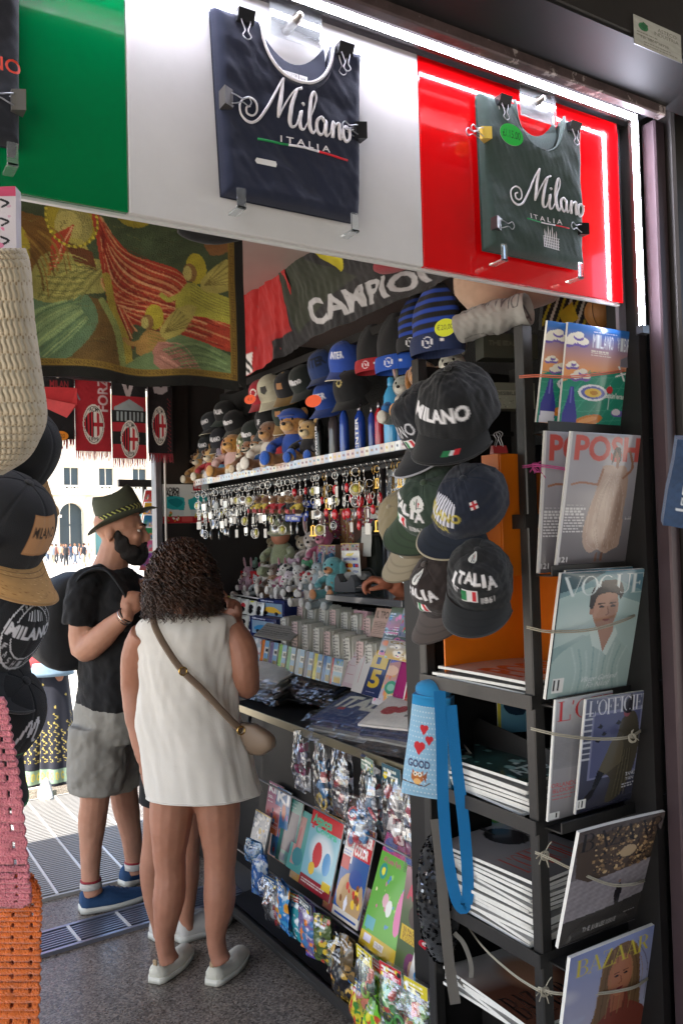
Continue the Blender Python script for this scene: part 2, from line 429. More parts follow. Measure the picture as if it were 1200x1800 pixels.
# ================================================================== SETTING
DARK = mat('dark_metal', '#34302d', rough=.42, metal=.35, var=.12, vs=5, bump=.12, bs=60)
DARK2 = mat('black_metal', '#1d1b1a', rough=.5, metal=.3, var=.1)
STEEL = mat('brushed_steel', '#77767a', rough=.34, metal=.8, var=.12, vs=30)
CHROME = mat('chrome', '#c8c6c0', rough=.15, metal=1)
WIRE = mat('wire_steel', '#b8b8bc', rough=.3, metal=.9)
ACRY = mat('clear_acrylic', '#eef2f2', rough=.04, trans=.92, ior=1.2)
def speckle(name, c0, c1, c2, rough, sc1=90):
    m = mat(name, c0, rough=rough); n = m.node_tree.nodes; L = m.node_tree.links; b = n['Principled BSDF']
    tc = n.new('ShaderNodeTexCoord'); v = n.new('ShaderNodeTexVoronoi'); v.inputs['Scale'].default_value = sc1
    t = n.new('ShaderNodeTexNoise'); t.inputs['Scale'].default_value = 1.7; t.inputs['Detail'].default_value = 9; t.inputs['Roughness'].default_value = .7
    r = n.new('ShaderNodeValToRGB'); e = r.color_ramp.elements; e[0].position = .15; e[0].color = tuple(lin(c1))+(1,); e[1].position = .85; e[1].color = tuple(lin(c2))+(1,)
    k = e.new(.5); k.color = tuple(lin(c0))+(1,)
    mx = n.new('ShaderNodeMix'); mx.data_type = 'RGBA'; mx.blend_type = 'MULTIPLY'; mx.inputs[0].default_value = .8
    t3 = n.new('ShaderNodeMapRange'); t3.inputs[1].default_value = .3; t3.inputs[2].default_value = .72; t3.inputs[3].default_value = .62; t3.inputs[4].default_value = 1.2
    sp = n.new('ShaderNodeSeparateColor')
    L.new(tc.outputs['Object'], v.inputs['Vector']); L.new(tc.outputs['Object'], t.inputs['Vector'])
    L.new(v.outputs['Color'], sp.inputs[0]); L.new(sp.outputs[0], r.inputs[0]); L.new(r.outputs[0], mx.inputs[6])
    L.new(t.outputs['Fac'], t3.inputs[0]); L.new(t3.outputs[0], mx.inputs[7]); L.new(mx.outputs[2], b.inputs['Base Color'])
    rr = n.new('ShaderNodeMapRange'); rr.inputs[3].default_value = rough-.12; rr.inputs[4].default_value = rough+.2
    L.new(sp.outputs[1], rr.inputs[0]); L.new(rr.outputs[0], b.inputs['Roughness'])
    bp = n.new('ShaderNodeBump'); bp.inputs['Strength'].default_value = .25; bp.inputs['Distance'].default_value = .003
    L.new(sp.outputs[2], bp.inputs['Height']); L.new(bp.outputs[0], b.inputs['Normal'])
    return m
GRANITE = speckle('granite_floor', '#6c645b', '#4b443d', '#8a8176', .34, 170)
PLAZA = mat('plaza_stone', '#b9b2a6', rough=.8, var=.1, vs=.8)
b = MB(); b.add([(-400, -60, 0), (400, -60, 0), (400, 400, 0), (-400, 400, 0)], [(0, 1, 2, 3)], PLAZA, False); struct(b.build('ground'))
b = MB(); b.add([(-4, -3, .004), (3.2, -3, .004), (3.2, 5.9, .004), (-4, 5.9, .004)], [(0, 1, 2, 3)], GRANITE, False); struct(b.build('pavement'))
# paving joints
PIT = mat('grate_pit_shade', '#15171d', rough=.9)  # flat dark sheet: shade of the void under the bars as colour
def grate(name, label, x0, y0, x1, y1, pitch, barw, rib_at, mt, rotz=0, lx=True):
    T = TR((x0, y0, .006), rz=rotz); t = thing(name, label, 'floor grate', None, T); Wd, Dp = x1-x0, y1-y0
    b = MB(); b.add([(0, 0, .001), (Wd, 0, .001), (Wd, Dp, .001), (0, Dp, .001)], [(0, 1, 2, 3)], PIT, False); b.build('pit_shade', t)
    b = MB(); y = pitch
    while y < Dp-pitch*.5: b.box((0, y, .002), (Wd, y+barw, .012), mt); y += pitch
    b.build('bars', t)
    for r in rib_at: b = MB(); b.box((r, 0, .004), (r+.011, Dp, .0145), RIBM); b.build('rib', t)
    b = MB()
    for q in ((-.018, -.018, Wd+.018, 0), (-.018, Dp, Wd+.018, Dp+.018), (-.018, 0, 0, Dp), (Wd, 0, Wd+.018, Dp)): b.box((q[0], q[1], -.002), (q[2], q[3], .014), mt)
    b.build('frame', t)
RIBM = mat('rib_steel', '#c9c7c2', rough=.35, metal=.3)
GM = mat('grate_steel', '#8f93a0', rough=.35, metal=.75)
GM2 = mat('grate_steel_dark', '#94918c', rough=.45, metal=.15)
grate('drain_grate', 'long narrow floor drain grate with thin bars crossing behind the woman', -.6, 3.43, 2.2, 3.60, .021, .008, [i*.21 for i in range(14)], GM, rotz=3.2)
grate('ventilation_grate', 'broad pavement grille of fine bars under the man in the hat', .05, 4.04, 1.55, 5.6, .026, .012, [.0, .17, .34, .51, .68, .85, 1.02, 1.19, 1.36], GM2)
# ---- kiosk shell, with an unseen roof and wall that hold back light
b = MB(); b.box((-2.5, -5.0, 3.0), (3.3, 4.3, 3.12), DARK, c=.01); b.build('shade_roof'); tag(bpy.data.objects['shade_roof'], 'unseen flat dark roof, extended to shade the newsstand passage', 'roof')  # unseen roof, its extent shaped to block sun and sky light
b = MB(); b.box((-3.0, -5.6, 0), (9, -5.2, 7), mat('light_block_wall', '#6b655c', rough=.8, var=.1)); tag(b.build('light_block_wall'), 'unseen grey wall added behind the viewer to cut the front light', 'wall')  # unseen wall added behind the camera to dim light on the front
KIOSK = thing('newsstand', 'dark metal newsstand kiosk with open front and counter', 'kiosk', None, None)
CEIL = mat('ceiling_panel', '#a3918a', rough=.55, var=.04)
b = MB(); b.box((-1.4, 1.46, 2.74), (2.9, 4.4, 2.8), CEIL); b.build('ceiling', KIOSK)
INW = mat('inner_wall', '#2c2826', rough=.6, var=.08)
b = MB()
b.box((2.72, 1.5, 0), (2.8, 2.55, 2.74), INW); b.box((2.72, 2.55, 0), (2.8, 4.4, 1.25), INW); b.box((2.72, 2.55, 2.0), (2.8, 4.4, 2.74), INW)
b.box((2.72, 3.2, 1.25), (2.8, 3.3, 2.0), INW); b.box((2.72, 3.95, 1.25), (2.8, 4.4, 2.0), INW)
b.build('back_wall', KIOSK)
b = MB(); b.box((2.735, 2.55, 1.25), (2.745, 3.95, 2.0), mat('frosted_window', '#e8ecee', rough=.5, trans=.6)); b.build('window_pane', KIOSK)
b = MB(); b.box((1.52, 4.26, 0), (2.72, 4.34, 2.74), INW); b.build('end_wall', KIOSK)
p = PY(270, 900, 4.2); q = PY(283, 900, 4.2)
b = MB(); b.box((p.x, 4.17, .02), (q.x, 4.23, 2.74), STEEL, c=.006); b.box((q.x+.005, 4.2, 0), (q.x+.16, 4.26, 2.74), DARK); b.build('door_post', KIOSK)
b = MB(); b.tube([(p.x+.05, 4.15, 2.7), (p.x+.048, 4.15, 1.6), (p.x+.055, 4.15, .9), (p.x+.05, 4.15, .1)], .006, mat('white_cable', '#c9c4ba', rough=.5), n=6, sub=4); b.build('cable', KIOSK)
# header over the end opening where the scarves hang
b = MB(); b.box((-1.4, 4.22, 2.42), (1.6, 4.3, 2.74), DARK2); b.build('end_header', KIOSK)
# counter body and inner plinth
b = MB(); b.box((1.72, 2.0, .0), (2.2, 4.2, .86), DARK2, c=.004); b.box((1.62, 2.9, .02), (1.74, 4.2, .14), DARK); b.build('counter_body', KIOSK)
# front header: scratched beam, recess, upper panel
SCR = mat('scratched_beam', '#4a3f3e', rough=.38, metal=.4, var=.4, vs=22, vcol='#6d5a58')
def scratch(m, col):
    n = m.node_tree.nodes; L = m.node_tree.links; b_ = n['Principled BSDF']
    t = n.new('ShaderNodeTexNoise'); t.inputs['Scale'].default_value = 16; t.inputs['Detail'].default_value = 12; t.inputs['Roughness'].default_value = .72
    tc = n.new('ShaderNodeTexCoord'); L.new(tc.outputs['Object'], t.inputs['Vector'])
    r = n.new('ShaderNodeValToRGB'); r.color_ramp.elements[0].position = .57; r.color_ramp.elements[1].position = .60
    L.new(t.outputs['Fac'], r.inputs[0]); mx = n.new('ShaderNodeMix'); mx.data_type = 'RGBA'; L.new(r.outputs[0], mx.inputs[0])
    s_ = b_.inputs['Base Color'].links[0].from_socket; L.new(s_, mx.inputs[6]); mx.inputs[7].default_value = tuple(lin(col))+(1,)
    L.new(mx.outputs[2], b_.inputs['Base Color'])
scratch(SCR, '#b5a8a4')
zt, zb = PY(1000, 97, 1.2).z, PY(1000, 147, 1.2).z
xr = PY(1168, 300, 1.2).x
b = MB(); b.box((-1.2, 1.19, zb), (xr, 1.215, zt), SCR, c=.003); b.box((-1.2, 1.216, zt-.012), (xr, 1.25, zt), SCR, c=.002); b.build('scratched_beam', KIOSK)
b = MB(); b.box((-1.2, 1.26, 2.628), (xr+.1, 1.38, 2.66), mat('channel_lilac', '#6c6a75', rough=.4, metal=.5)); b.build('light_channel', KIOSK)
b = MB(); b.box((-1.2, 1.24, 2.662), (3.2, 1.5, 3.0), DARK2); b.build('recess', KIOSK)
zu = PY(1100, 78, 1.08).z
b = MB(); b.box((-1.2, 1.05, zu), (3.2, 1.10, 3.0), DARK, c=.004); b.box((-1.2, 1.05, zu-.008), (3.2, 1.2, zu-.001), DARK2); b.build('upper_panel', KIOSK)
# right column
x1 = PY(1150, 400, 1.30).x; x2 = PY(1168, 400, 1.30).x
b = MB(); b.box((x1, 1.29, 0), (x2, 1.33, zt), mat('column_trim', '#4b3d40', rough=.35, metal=.4, var=.15), c=.004)
b.build('column_trim', KIOSK)
b = MB(); b.box((x2+.004, 1.27, 0), (3.2, 1.33, 3.0), DARK, c=.006); b.build('outer_column', KIOSK)
b = MB(); b.box((1.815, 1.44, 0), (2.2, 1.62, 2.74), DARK, c=.004); b.box((x1-.03, 1.335, 0), (x1-.003, 1.43, zt), DARK2); b.build('inner_column', KIOSK)
# maker's plate on the upper panel
c_ = Canvas(110, 80, '#b7b6ac'); c_.noise(.12, 30, 3)
c_.ell(.2, .3, .1, .14, '#3c7a50'); c_.poly([(.12, .3), (.2, .12), (.3, .2), (.22, .4)], '#2f6b45'); c_.text('ASTECO', .5, .12, .4, .12, '#6b6a60', 0); c_.text('INDUSTRIA', .42, .28, .52, .12, '#6b6a60', 0)
c_.lines(.06, .5, .5, 2, .1, '#7d7a70', .35, 1); c_.text('Tel. 0804 38735', .12, .62, .6, .08, '#4f4e48', 0); c_.lines(.2, .78, .7, 2, .09, '#85827a', .35, 2)
p0 = PY(1113, 10, 1.045); p1 = PY(1197, 60, 1.045)
t = thing('maker_plate', 'small worn metal plate reading ASTECO INDUSTRIA on upper beam', 'plate', None, TR((( p0.x+p1.x)/2, 1.047, PY(1155, 92, 1.045).z)))
sheet(c_, flat_S(p1.x-p0.x, .058), 'plate', t, thick=.0015, kind='plastic', edge=STEEL)
# ---- flag banner of three acrylic panels
YB = 1.35
ZB0 = PY(600, 442, YB).z; ZB1 = PY(900, 153, YB).z
xg = PY(224, 200, YB).x; xw = PY(739, 280, YB).x; xe = PY(1090, 370, YB).x
BAN = thing('flag_banner', 'green, white and red acrylic fascia like the Italian flag', 'banner', None, TR((0, YB, ZB0)))
for nm, a, b_, colr in (('green_panel', -.5, xg, '#00703c'), ('white_panel', xg, xw, '#d2d0cf'), ('red_panel', xw, xe, '#d5070d')):
    m = mat('acrylic_'+nm, colr, rough=.3 if 'white' in nm else .1, coat=1, var=.05, bump=.06, bs=5)
    m.node_tree.nodes['Principled BSDF'].inputs['Coat Roughness'].default_value = .02
    b = MB(); b.box((a+.0008, 0, 0), (b_-.0008, .012, ZB1-ZB0), m, c=.0015); b.build('panel', BAN)['label'] = nm.replace('_', ' ')
b = MB(); b.box((-.5, .013, -.004), (xe, .022, .004), mat('white_edge', '#cfd0cf', rough=.3)); b.build('back_lip', BAN)
# LED strip round the banner
LEDM = mat('led_light', '#e9ecff', emit=32)
LED = thing('led_strip', 'bright white LED light strip along the top and right of banner', 'light')
zl = 2.604; xl = 1.653; yl = 1.305; zend = PY(1127, 572, yl).z
b = MB(); b.box((-.5, yl-.004, zl-.005), (xl+.005, yl+.005, zl+.005), LEDM); b.box((xl-.005, yl-.004, zend), (xl+.005, yl+.005, zl-.005), LEDM); b.build('tube', LED)
b = MB(); b.box((-.5, yl+.0055, zl-.005), (xl+.018, yl+.016, zl+.02), DARK); b.box((xl-.005, yl+.0055, zend-.02), (xl+.022, yl+.016, zl-.006), DARK); b.box((xl-.012, yl-.01, zend-.02), (xl+.012, yl+.008, zend-.001), STEEL); b.build('channel', LED)
b = MB(); b.box((xe+.004, YB+.02, ZB0-.15), (x1+.01, YB+.03, zt), mat('lilac_backing', '#8b8692', rough=.35, metal=.4)); b.build('jamb_lining', KIOSK)
# ---- arcade building across the square, crowd
FAC = mat('facade_stone', '#d8cdbb', rough=.85, var=.08, vs=.4); FAC2 = mat('facade_trim', '#e4dccd', rough=.85); GLASS = mat('arcade_glass', '#5f8f92', rough=.15); WIN = mat('facade_window', '#39454c', rough=.2)
YF = 125; x0 = PY(95, 900, YF).x - 5.1*12
A = thing('arcade_building', 'pale stone arcaded palace across the sunny square', 'building', None, TR((x0, YF, 0)))
pw, ww = MB(), MB(); gl, wi, bal = MB(), MB(), MB()
NB = 38; MW = 5.1
for i in range(NB):
    X = i*MW; prev = None
    pts = [(X+1.2+1.35*0, 0)]
    arc = [(X+2.55+1.75*math.cos(a), 6.0+1.75*math.sin(a)) for a in np.linspace(math.pi, 0, 13)]
    poly = [(X, 0), (X+.8, 0)] + [(X+.8, 6.0)] + arc + [(X+4.3, 0), (X+MW, 0), (X+MW, 9.0), (X, 9.0)]
    # wall with arch opening as strips
    pw.box((X, 0, 0), (X+.8, 1.0, 9), FAC); pw.box((X+4.3, 0, 0), (X+MW, 1.0, 9), FAC)
    for j in range(12):
        (a0, z0), (a1, z1) = arc[j], arc[j+1]
        pw.add([(a0, 0, z0), (a1, 0, z1), (a1, 0, 9), (a0, 0, 9), (a0, 1, z0), (a1, 1, z1)], [(0, 1, 2, 3), (0, 4, 5, 1)], FAC, False)
        o = [(X+2.55+(2.05)*math.cos(t_), 6.0+2.05*math.sin(t_)) for t_ in (math.pi*(1-j/12), math.pi*(1-(j+1)/12))]
        ww.add([(a0, -.12, z0), (a1, -.12, z1), (o[1][0], -.12, o[1][1]), (o[0][0], -.12, o[0][1])], [(0, 1, 2, 3)], FAC2, False)
    ww.box((X+.55, -.25, 5.6), (X+1.05, 0, 6), FAC2); ww.box((X-.4, -.35, 0), (X+.4, -.001, 8.6), FAC2)
    gl.box((X+.8, 1.5, 0), (X+4.3, 1.6, 8), GLASS if i % 3 else WIN); ww.box((X+2.5, 1.4, 0), (X+2.62, 1.5, 7.8), FAC2); ww.box((X+.8, 1.4, 4.4), (X+4.3, 1.5, 4.7), WIN)
    pw.box((X, 0, 9), (X+1.5, 1, 16), FAC); pw.box((X+3.6, 0, 9), (X+MW, 1, 16), FAC); pw.box((X+1.5, 0, 12.9), (X+3.6, 1, 16), FAC); pw.box((X+1.5, 0, 9), (X+3.6, 1, 9.9), FAC)
    wi = MB(); wi.box((X+1.5, .5, 9.9), (X+3.6, .6, 12.9), WIN); wi.build('window', A); ww.box((X+1.2, -.3, 13.1), (X+3.9, 0, 13.5), FAC2); ww.box((X+2.5, .4, 9.9), (X+2.6, .5, 12.9), FAC2)
    for k in range(9): bal.box((X+.3+k*.55, -.6, 9.3), (X+.5+k*.55, -.45, 10.1), FAC2)
ww.box((0, -.8, 8.9), (NB*MW, 0, 9.3), FAC2); bal.box((0, -.7, 10.1), (NB*MW, -.4, 10.3), FAC2); pw.box((0, 0, 16), (NB*MW, 8, 24), FAC); ww.box((0, -1, 24), (NB*MW, 1, 25), FAC2)
pw.build('wall', A); ww.build('cornice', A); gl.build('shopfront', A); bal.build('balustrade', A)
# ================================================================== placement helper and small prototypes
def AT(px, py, D, yaw=0, rx=0, ry=0, s=1, off=(0, 0, 0)):
    """frame whose local -y looks at the camera, x right, z up"""
    p = PD(px, py, D); a = math.degrees(math.atan2(p.y, p.x))-90
    return Matrix.Translation(p) @ rot(rz=a+yaw) @ rot(ry=ry) @ rot(rx=rx) @ Matrix.Scale(s, 4) @ Matrix.Translation(Vector(off))
MIL = [([(.10,.17),(.07,.15),(.075,.10),(.12,.09),(.155,.14),(.14,.22),(.08,.24),(.02,.18),(.02,.08),(.08,.02),(.16,.06),(.24,.2),(.36,.47),(.385,.52)], [.6]*9+[.8,.9,.9,.7,.6]),
       ([(.385,.52),(.362,.36),(.34,.22),(.33,.13)], [.8,1.3,1.3,.8]),
       ([(.33,.13),(.40,.29),(.48,.43),(.54,.47)], [.6,.6,.7,.9]), ([(.50,.45),(.455,.3),(.43,.16),(.44,.085),(.475,.09),(.505,.16)], [.9,1.3,1.3,1,.7,.6]),
       ([(.505,.16),(.53,.25),(.515,.15),(.522,.08),(.55,.08),(.58,.14)], [.7,1.1,1.2,1,.6,.5]), ([(.548,.32),(.552,.325)], [1.3,1.3]),
       ([(.58,.14),(.635,.28),(.67,.42),(.65,.47),(.625,.41),(.605,.22),(.61,.10),(.635,.07),(.665,.13)], [.5,.6,.7,.8,1.1,1.3,1.2,.8,.5]),
       ([(.74,.21),(.715,.245),(.68,.21),(.668,.12),(.695,.07),(.73,.11),(.75,.22),(.745,.12),(.757,.075),(.79,.12)], [1,1,1.1,1.1,.9,.7,1.1,1.2,.8,.5]),
       ([(.79,.12),(.815,.225),(.81,.14),(.805,.07)], [.6,1.1,1.2,1.1]), ([(.808,.12),(.835,.20),(.868,.22),(.87,.14),(.872,.075),(.905,.10)], [.5,.8,1.1,1.3,1,.5]),
       ([(.95,.21),(.915,.20),(.903,.12),(.925,.065),(.96,.10),(.97,.18),(.94,.215),(.965,.19),(1.01,.215)], [1,1.1,1.2,1,1,1,.8,.6,.5])]
def script_milano(mb, x, z, w_, m, fn=None, r=.0085, y=-.002, flat=.35):
    for pts, rr in MIL:
        Q = cr(np.column_stack([np.array(pts), np.array(rr)]), 4)
        P = np.column_stack([x+Q[:, 0]*w_, np.full(len(Q), y), z+Q[:, 1]*w_*.82])
        if fn is not None: P = fn(P)
        mb.tube(P, np.maximum(Q[:, 2]*r*w_*1.35, .0006), m, n=6)
THREAD = mat('white_thread', '#e6e2e6', rough=.7, bump=.5, bs=1200)
TH_R = mat('red_thread', '#c8202c', rough=.7); TH_G = mat('green_thread', '#1c8a4a', rough=.7)
# binder clip prototype: body and two wire handles; local: jaw at origin, handles hang along -z
def binder_clip(label, T, black='#1a1a1c', group='binder clips on the folded shirts', w_=.032):
    t = thing('binder_clip', label, 'clip', group, T); cm = mat('clip_'+black, black, rough=.3, coat=.4)
    b = MB(); b.prism([(0, 0), (0, 0)], 0, 0, cm) if 0 else None
    prof = [(-.013, .006), (.013, .006), (.0035, -.013), (-.0035, -.013)]
    v = [(x, y, z) for x in (-w_/2, w_/2) for y, z in prof]
    b.add(v, [(0, 1, 2, 3), (7, 6, 5, 4), (0, 4, 5, 1), (1, 5, 6, 2), (2, 6, 7, 3), (3, 7, 4, 0)], cm, False); b.build('body', t)
    h = MB(); h.tube([(-.009, -.005, -.010), (-.007, -.006, -.018), (-.003, -.007, -.030), (-.008, -.008, -.040), (0, -.008, -.046), (.008, -.008, -.040), (.003, -.007, -.030), (.007, -.006, -.018), (.009, -.005, -.010)], .0011, WIRE, n=6, sub=4); h.build('handle', t)
    h = MB(); h.tube([(-.009, .005, -.010), (-.007, .006, -.018), (-.003, .007, -.030), (-.008, .008, -.040), (0, .008, -.046), (.008, .008, -.040), (.003, .007, -.030), (.007, .006, -.018), (.009, .005, -.010)], .0011, WIRE, n=6, sub=4); h.build('handle', t)
    return t
def fold_S(w_, h_, taper, neck, seed, nx=.5, nw=.25, nd=.095, dep=.022):
    """folded shirt front: x right, z up from the bottom; neck cut by clamping z"""
    def top(u):
        t = np.clip(np.abs(u-nx)/nw, 0, 1)
        return h_ - (nd*np.sqrt(np.clip(1-t**2.2, 0, 1)) if neck else 0)
    def S(u, v):
        z = (1-v)*h_; z = np.minimum(z, top(u)); tp = taper*(1-z/h_); x = (u-.5)*(w_-2*np.clip(tp, 0, 1)*w_) + taper*0
        e = np.minimum(np.minimum(u, 1-u)*w_, np.minimum(z, h_-z)+.0); rd = np.sqrt(np.clip(1-(1-np.clip(e/.018, 0, 1))**2, 0, 1))
        n_ = smooth_noise(np.stack([x*.8, z*1.6, 0*x], -1), 13, seed)*.0065 + smooth_noise(np.stack([x*2+z, z, 0*x], -1), 30, seed+1)*.0028
        y = -dep*rd - n_*rd
        return np.stack([x, y, z], -1)
    return S, top
def folded_shirt(name, label, T, w_, h_, base, trim, taper=.04, seed=0, nx=.5, group='folded T-shirts on the banner'):
    t = thing(name, label, 'T-shirt', group, T)
    S, top = fold_S(w_, h_, taper, True, seed, nx)
    c = Canvas(90, 100, base); c.noise(.10, 9, seed); c.noise(.08, 160, seed+4)
    b = MB(); P = S(c.U, c.Vv); b.grid(P, PRINT['fabric'], col=c.a)
    u, v = np.meshgrid(np.linspace(0, 1, 30), np.linspace(0, 1, 30)); Q = S(u, v); Q[..., 1] = .006; b.grid(Q, cmat(base, kind='fabric'))
    b.build('body', t)
    us = np.linspace(nx-.25, nx+.25, 30)
    pth = [(float((q-.5)*w_), -.021, float(top(np.array(q)))) for q in us]
    b = MB(); b.tube(pth, .0032, trim, n=8); b.build('collar_trim', t)
    pth2 = [(p[0]*1.0, -.016, p[2]-.008) for p in pth]; b = MB(); b.tube(pth2, .006, cmat(base, kind='fabric'), n=8); b.build('collar', t)
    # inside back of the neck with the size tag
    us = np.linspace(nx-.225, nx+.225, 14); r0 = []; r1 = []
    for q in us:
        x = (q-.5)*w_; k = 1-((q-nx)/.225)**2; r0.append((x, .002, h_-.052*k+.000)); r1.append((x, .0, h_-.074*k-.012))
    b = MB(); b.grid([r0, r1, [(x, -.002, z-.03) for x, y, z in r1]], cmat(base, kind='fabric')); b.build('back_neck', t)
    return t, S
NAVY, GREENB = '#1a2036', '#33443f'
YS = 1.338
pl = PY(385, 200, 1.32); pr = PY(638, 240, 1.32); bt = PY(530, 366, 1.32).z; tp = PY(510, 60, 1.32).z
wN = pr.x-pl.x+.01; cN = (pl.x+pr.x)/2; hN = tp-bt+.01
tN, SN = folded_shirt('tshirt', 'navy folded T-shirt with white script Milano on white panel', TR((cN, YS, bt)), wN, hN, NAVY, THREAD, .045, 1, nx=.53)
def onS(S, w_, h_):
    def fn(P):
        P = np.asarray(P); u = P[:, 0]/w_+.5; v = 1-P[:, 2]/h_; Q = S(u, v); Q[:, 1] += P[:, 1]; Q[:, 0] = P[:, 0]; Q[:, 2] = P[:, 2]; return Q
    return fn
f = onS(SN, wN, hN); b = MB()
script_milano(b, -wN*.37, hN*.395, wN*.77, THREAD, f, r=.0095); glyph_mesh(b, 'I T A L I A', -wN*.10, hN*.345, wN*.33, hN*.035, THREAD, f, bold=.02, y=-.0015)
b.build('lettering', tN)
b = MB()
for k, m_ in enumerate((TH_G, THREAD, TH_R)): b.tube(f(np.array([(-wN*.25+wN*.6*(k+j/4)/3, -.0018, hN*(.325+.012*math.sin((k+j/4)*1.05)-.0)) for j in range(5)])), .0022, m_, n=5)
b.build('tricolour_underline', tN)
b = MB(); c = Canvas(20, 10, '#e8e6e6'); 
v_ = f(np.array([(-wN*.26, -.001, hN*.19), (-wN*.14, -.001, hN*.19), (-wN*.135, -.001, hN*.205), (-wN*.14, -.001, hN*.222), (-wN*.26, -.001, hN*.222), (-wN*.27, -.001, hN*.205)])); b.add(v_, [tuple(range(6))], cmat('#dcdad8', .5)); b.build('price_sticker', tN)
c = Canvas(40, 16, '#e4e2de'); c.rect(.62, 0, .66, 1, NAVY); c.text('100% COTTON', .05, .1, .5, .3, '#555555', 0); c.text('T-SHIRT', .08, .5, .45, .4, '#222222'); c.text('XS', .7, .3, .22, .4, '#333333')
sheet(c, flat_S(.05, .016), 'size_tag', tN, TR((.012, -.0045, hN-.088)), thick=.0005, kind='paper')
# green shirt
pl = PY(852, 320, 1.32); pr = PY(1026, 330, 1.32); bt = PY(940, 452, 1.32).z; tp = PY(930, 186, 1.32).z
wG = pr.x-pl.x; cG = (pl.x+pr.x)/2; hG = tp-bt
tG, SG = folded_shirt('tshirt', 'dark green folded T-shirt with Milano lettering and cathedral on red panel', TR((cG, YS, bt)), wG, hG, GREENB, cmat('#3a4a46', kind='fabric'), .02, 5, nx=.55)
f = onS(SG, wG, hG); b = MB()
script_milano(b, -wG*.28, hG*.30, wG*.75, THREAD, f, r=.009); glyph_mesh(b, 'I T A L I A', -wG*.09, hG*.245, wG*.31, hG*.033, THREAD, f, bold=.01, y=-.0015); b.build('lettering', tG)
b = MB()
for k, m_ in enumerate((TH_G, THREAD, TH_R)): b.tube(f(np.array([(-wG*.13+wG*.42*(k+j/4)/3, -.0018, hG*.232) for j in range(5)])), .0014, m_, n=5)
b.build('tricolour_underline', tG)
b = MB(); x0 = wG*.02; z0 = hG*.07
for k in range(9):
    hh = (.5+.5*math.sin(math.pi*(k+.5)/9))*hG*.13+hG*.03*(k % 2); x_ = x0+k*wG*.019
    b.add(f(np.array([(x_, -.001, z0), (x_+wG*.009, -.001, z0), (x_+wG*.009, -.001, z0+hh*.8), (x_+wG*.0045, -.001, z0+hh), (x_, -.001, z0+hh*.8)])), [(0, 1, 2, 3, 4)], THREAD, False)
for k in range(5): b.add(f(np.array([(x0, -.0012, z0+k*hG*.018), (x0+wG*.17, -.0012, z0+k*hG*.018), (x0+wG*.17, -.0012, z0+k*hG*.018+.0012), (x0, -.0012, z0+k*hG*.018+.0012)])), [(0, 1, 2, 3)], THREAD, False)
b.build('cathedral_print', tG)
c = Canvas(64, 44, '#25c244'); c.text('£/.15.00', .12, .3, .76, .36, '#10301a', .0)
def oval_tag(c, T, name, label, w_, h_, parent=None, wavy=0):
    n = 30; b = MB(); P = []
    for i in range(9):
        r = i/8; P.append([((.5+.5*r*math.cos(a))*w_-w_/2, -.002-wavy*math.sin(a)*r, (.5+.5*r*math.sin(a))*h_-h_/2) for a in np.linspace(0, 2*math.pi, n)])
    P = np.array(P)
    # resample colours from the canvas at each vertex of a fine disc
    rr = np.linspace(0, 1, 26)[:, None]; aa = np.linspace(0, 2*math.pi, 72)[None]
    X = .5+.5*rr*np.cos(aa); Z = .5+.5*rr*np.sin(aa)
    gx = np.clip((X*(c.w-1)).round().astype(int), 0, c.w-1); gy = np.clip(((1-Z)*(c.h-1)).round().astype(int), 0, c.h-1)
    Q = np.stack([(X-.5)*w_, -.002-wavy*np.sin(aa)*rr+0*X, (Z-.5)*h_], -1); b.grid(Q, PRINT['paper'], col=c.a[gy, gx]); Q2 = Q.copy(); Q2[..., 1] += .001; b.grid(Q2, PAPER)
    if parent: return b.build(name, parent, T)
    return tag(b.build(name, None, T), label, 'price tag')
oval_tag(c, TR((-wG*.29, -.034, hG*.735)), 'price_tag', '', .066, .046, tG)
# black shirt at the left edge
pr = PY(42, 100, 1.32); bt = PY(20, 262, 1.32).z; wB = .27
tB, SB = folded_shirt('tshirt', 'black folded T-shirt with red NO letters on green panel', TR((pr.x-wB/2, YS, bt+.01)), wB, .37, '#191b24', cmat('#20222c', kind='fabric'), .02, 9)
b = MB(); glyph_mesh(b, 'MILANO', wB*.5-.118, PY(20, 130, 1.32).z-(bt+.01), .114, .023, mat('orange_print', '#c43c22', rough=.6), onS(SB, wB, .37), bold=.01, y=-.002); b.build('lettering', tB)
# clips on the shirts (placed where the photograph has them)
def clip(px, py, ry, label, Y=1.312, **k): p = PY(px, py, Y); return binder_clip(label, Matrix.Translation(p) @ rot(ry=ry), **k)
clip(430, 28, 0, 'black clip at the navy shirt\'s left shoulder'); clip(605, 86, 0, 'black clip at the navy shirt\'s right shoulder')
clip(396, 172, -90, 'clip on the navy shirt\'s left edge beside the script', black='#4a4744'); clip(634, 232, 90, 'clip on the navy shirt\'s right edge beside the letter o')
clip(884, 176, 0, 'black clip at the green shirt\'s left shoulder'); clip(1007, 222, 0, 'black clip at the green shirt\'s right shoulder')
clip(853, 236, 90, 'yellow clip beside the green oval price tag', black='#c9ad4e', w_=.026); clip(870, 393, -90, 'lower left clip on the green shirt', black='#3a3a3c', w_=.026); clip(1024, 404, 90, 'lower right clip on the green shirt', w_=.026)
clip(36, 180, 90, 'grey clip on the black shirt\'s right edge', black='#55534f')
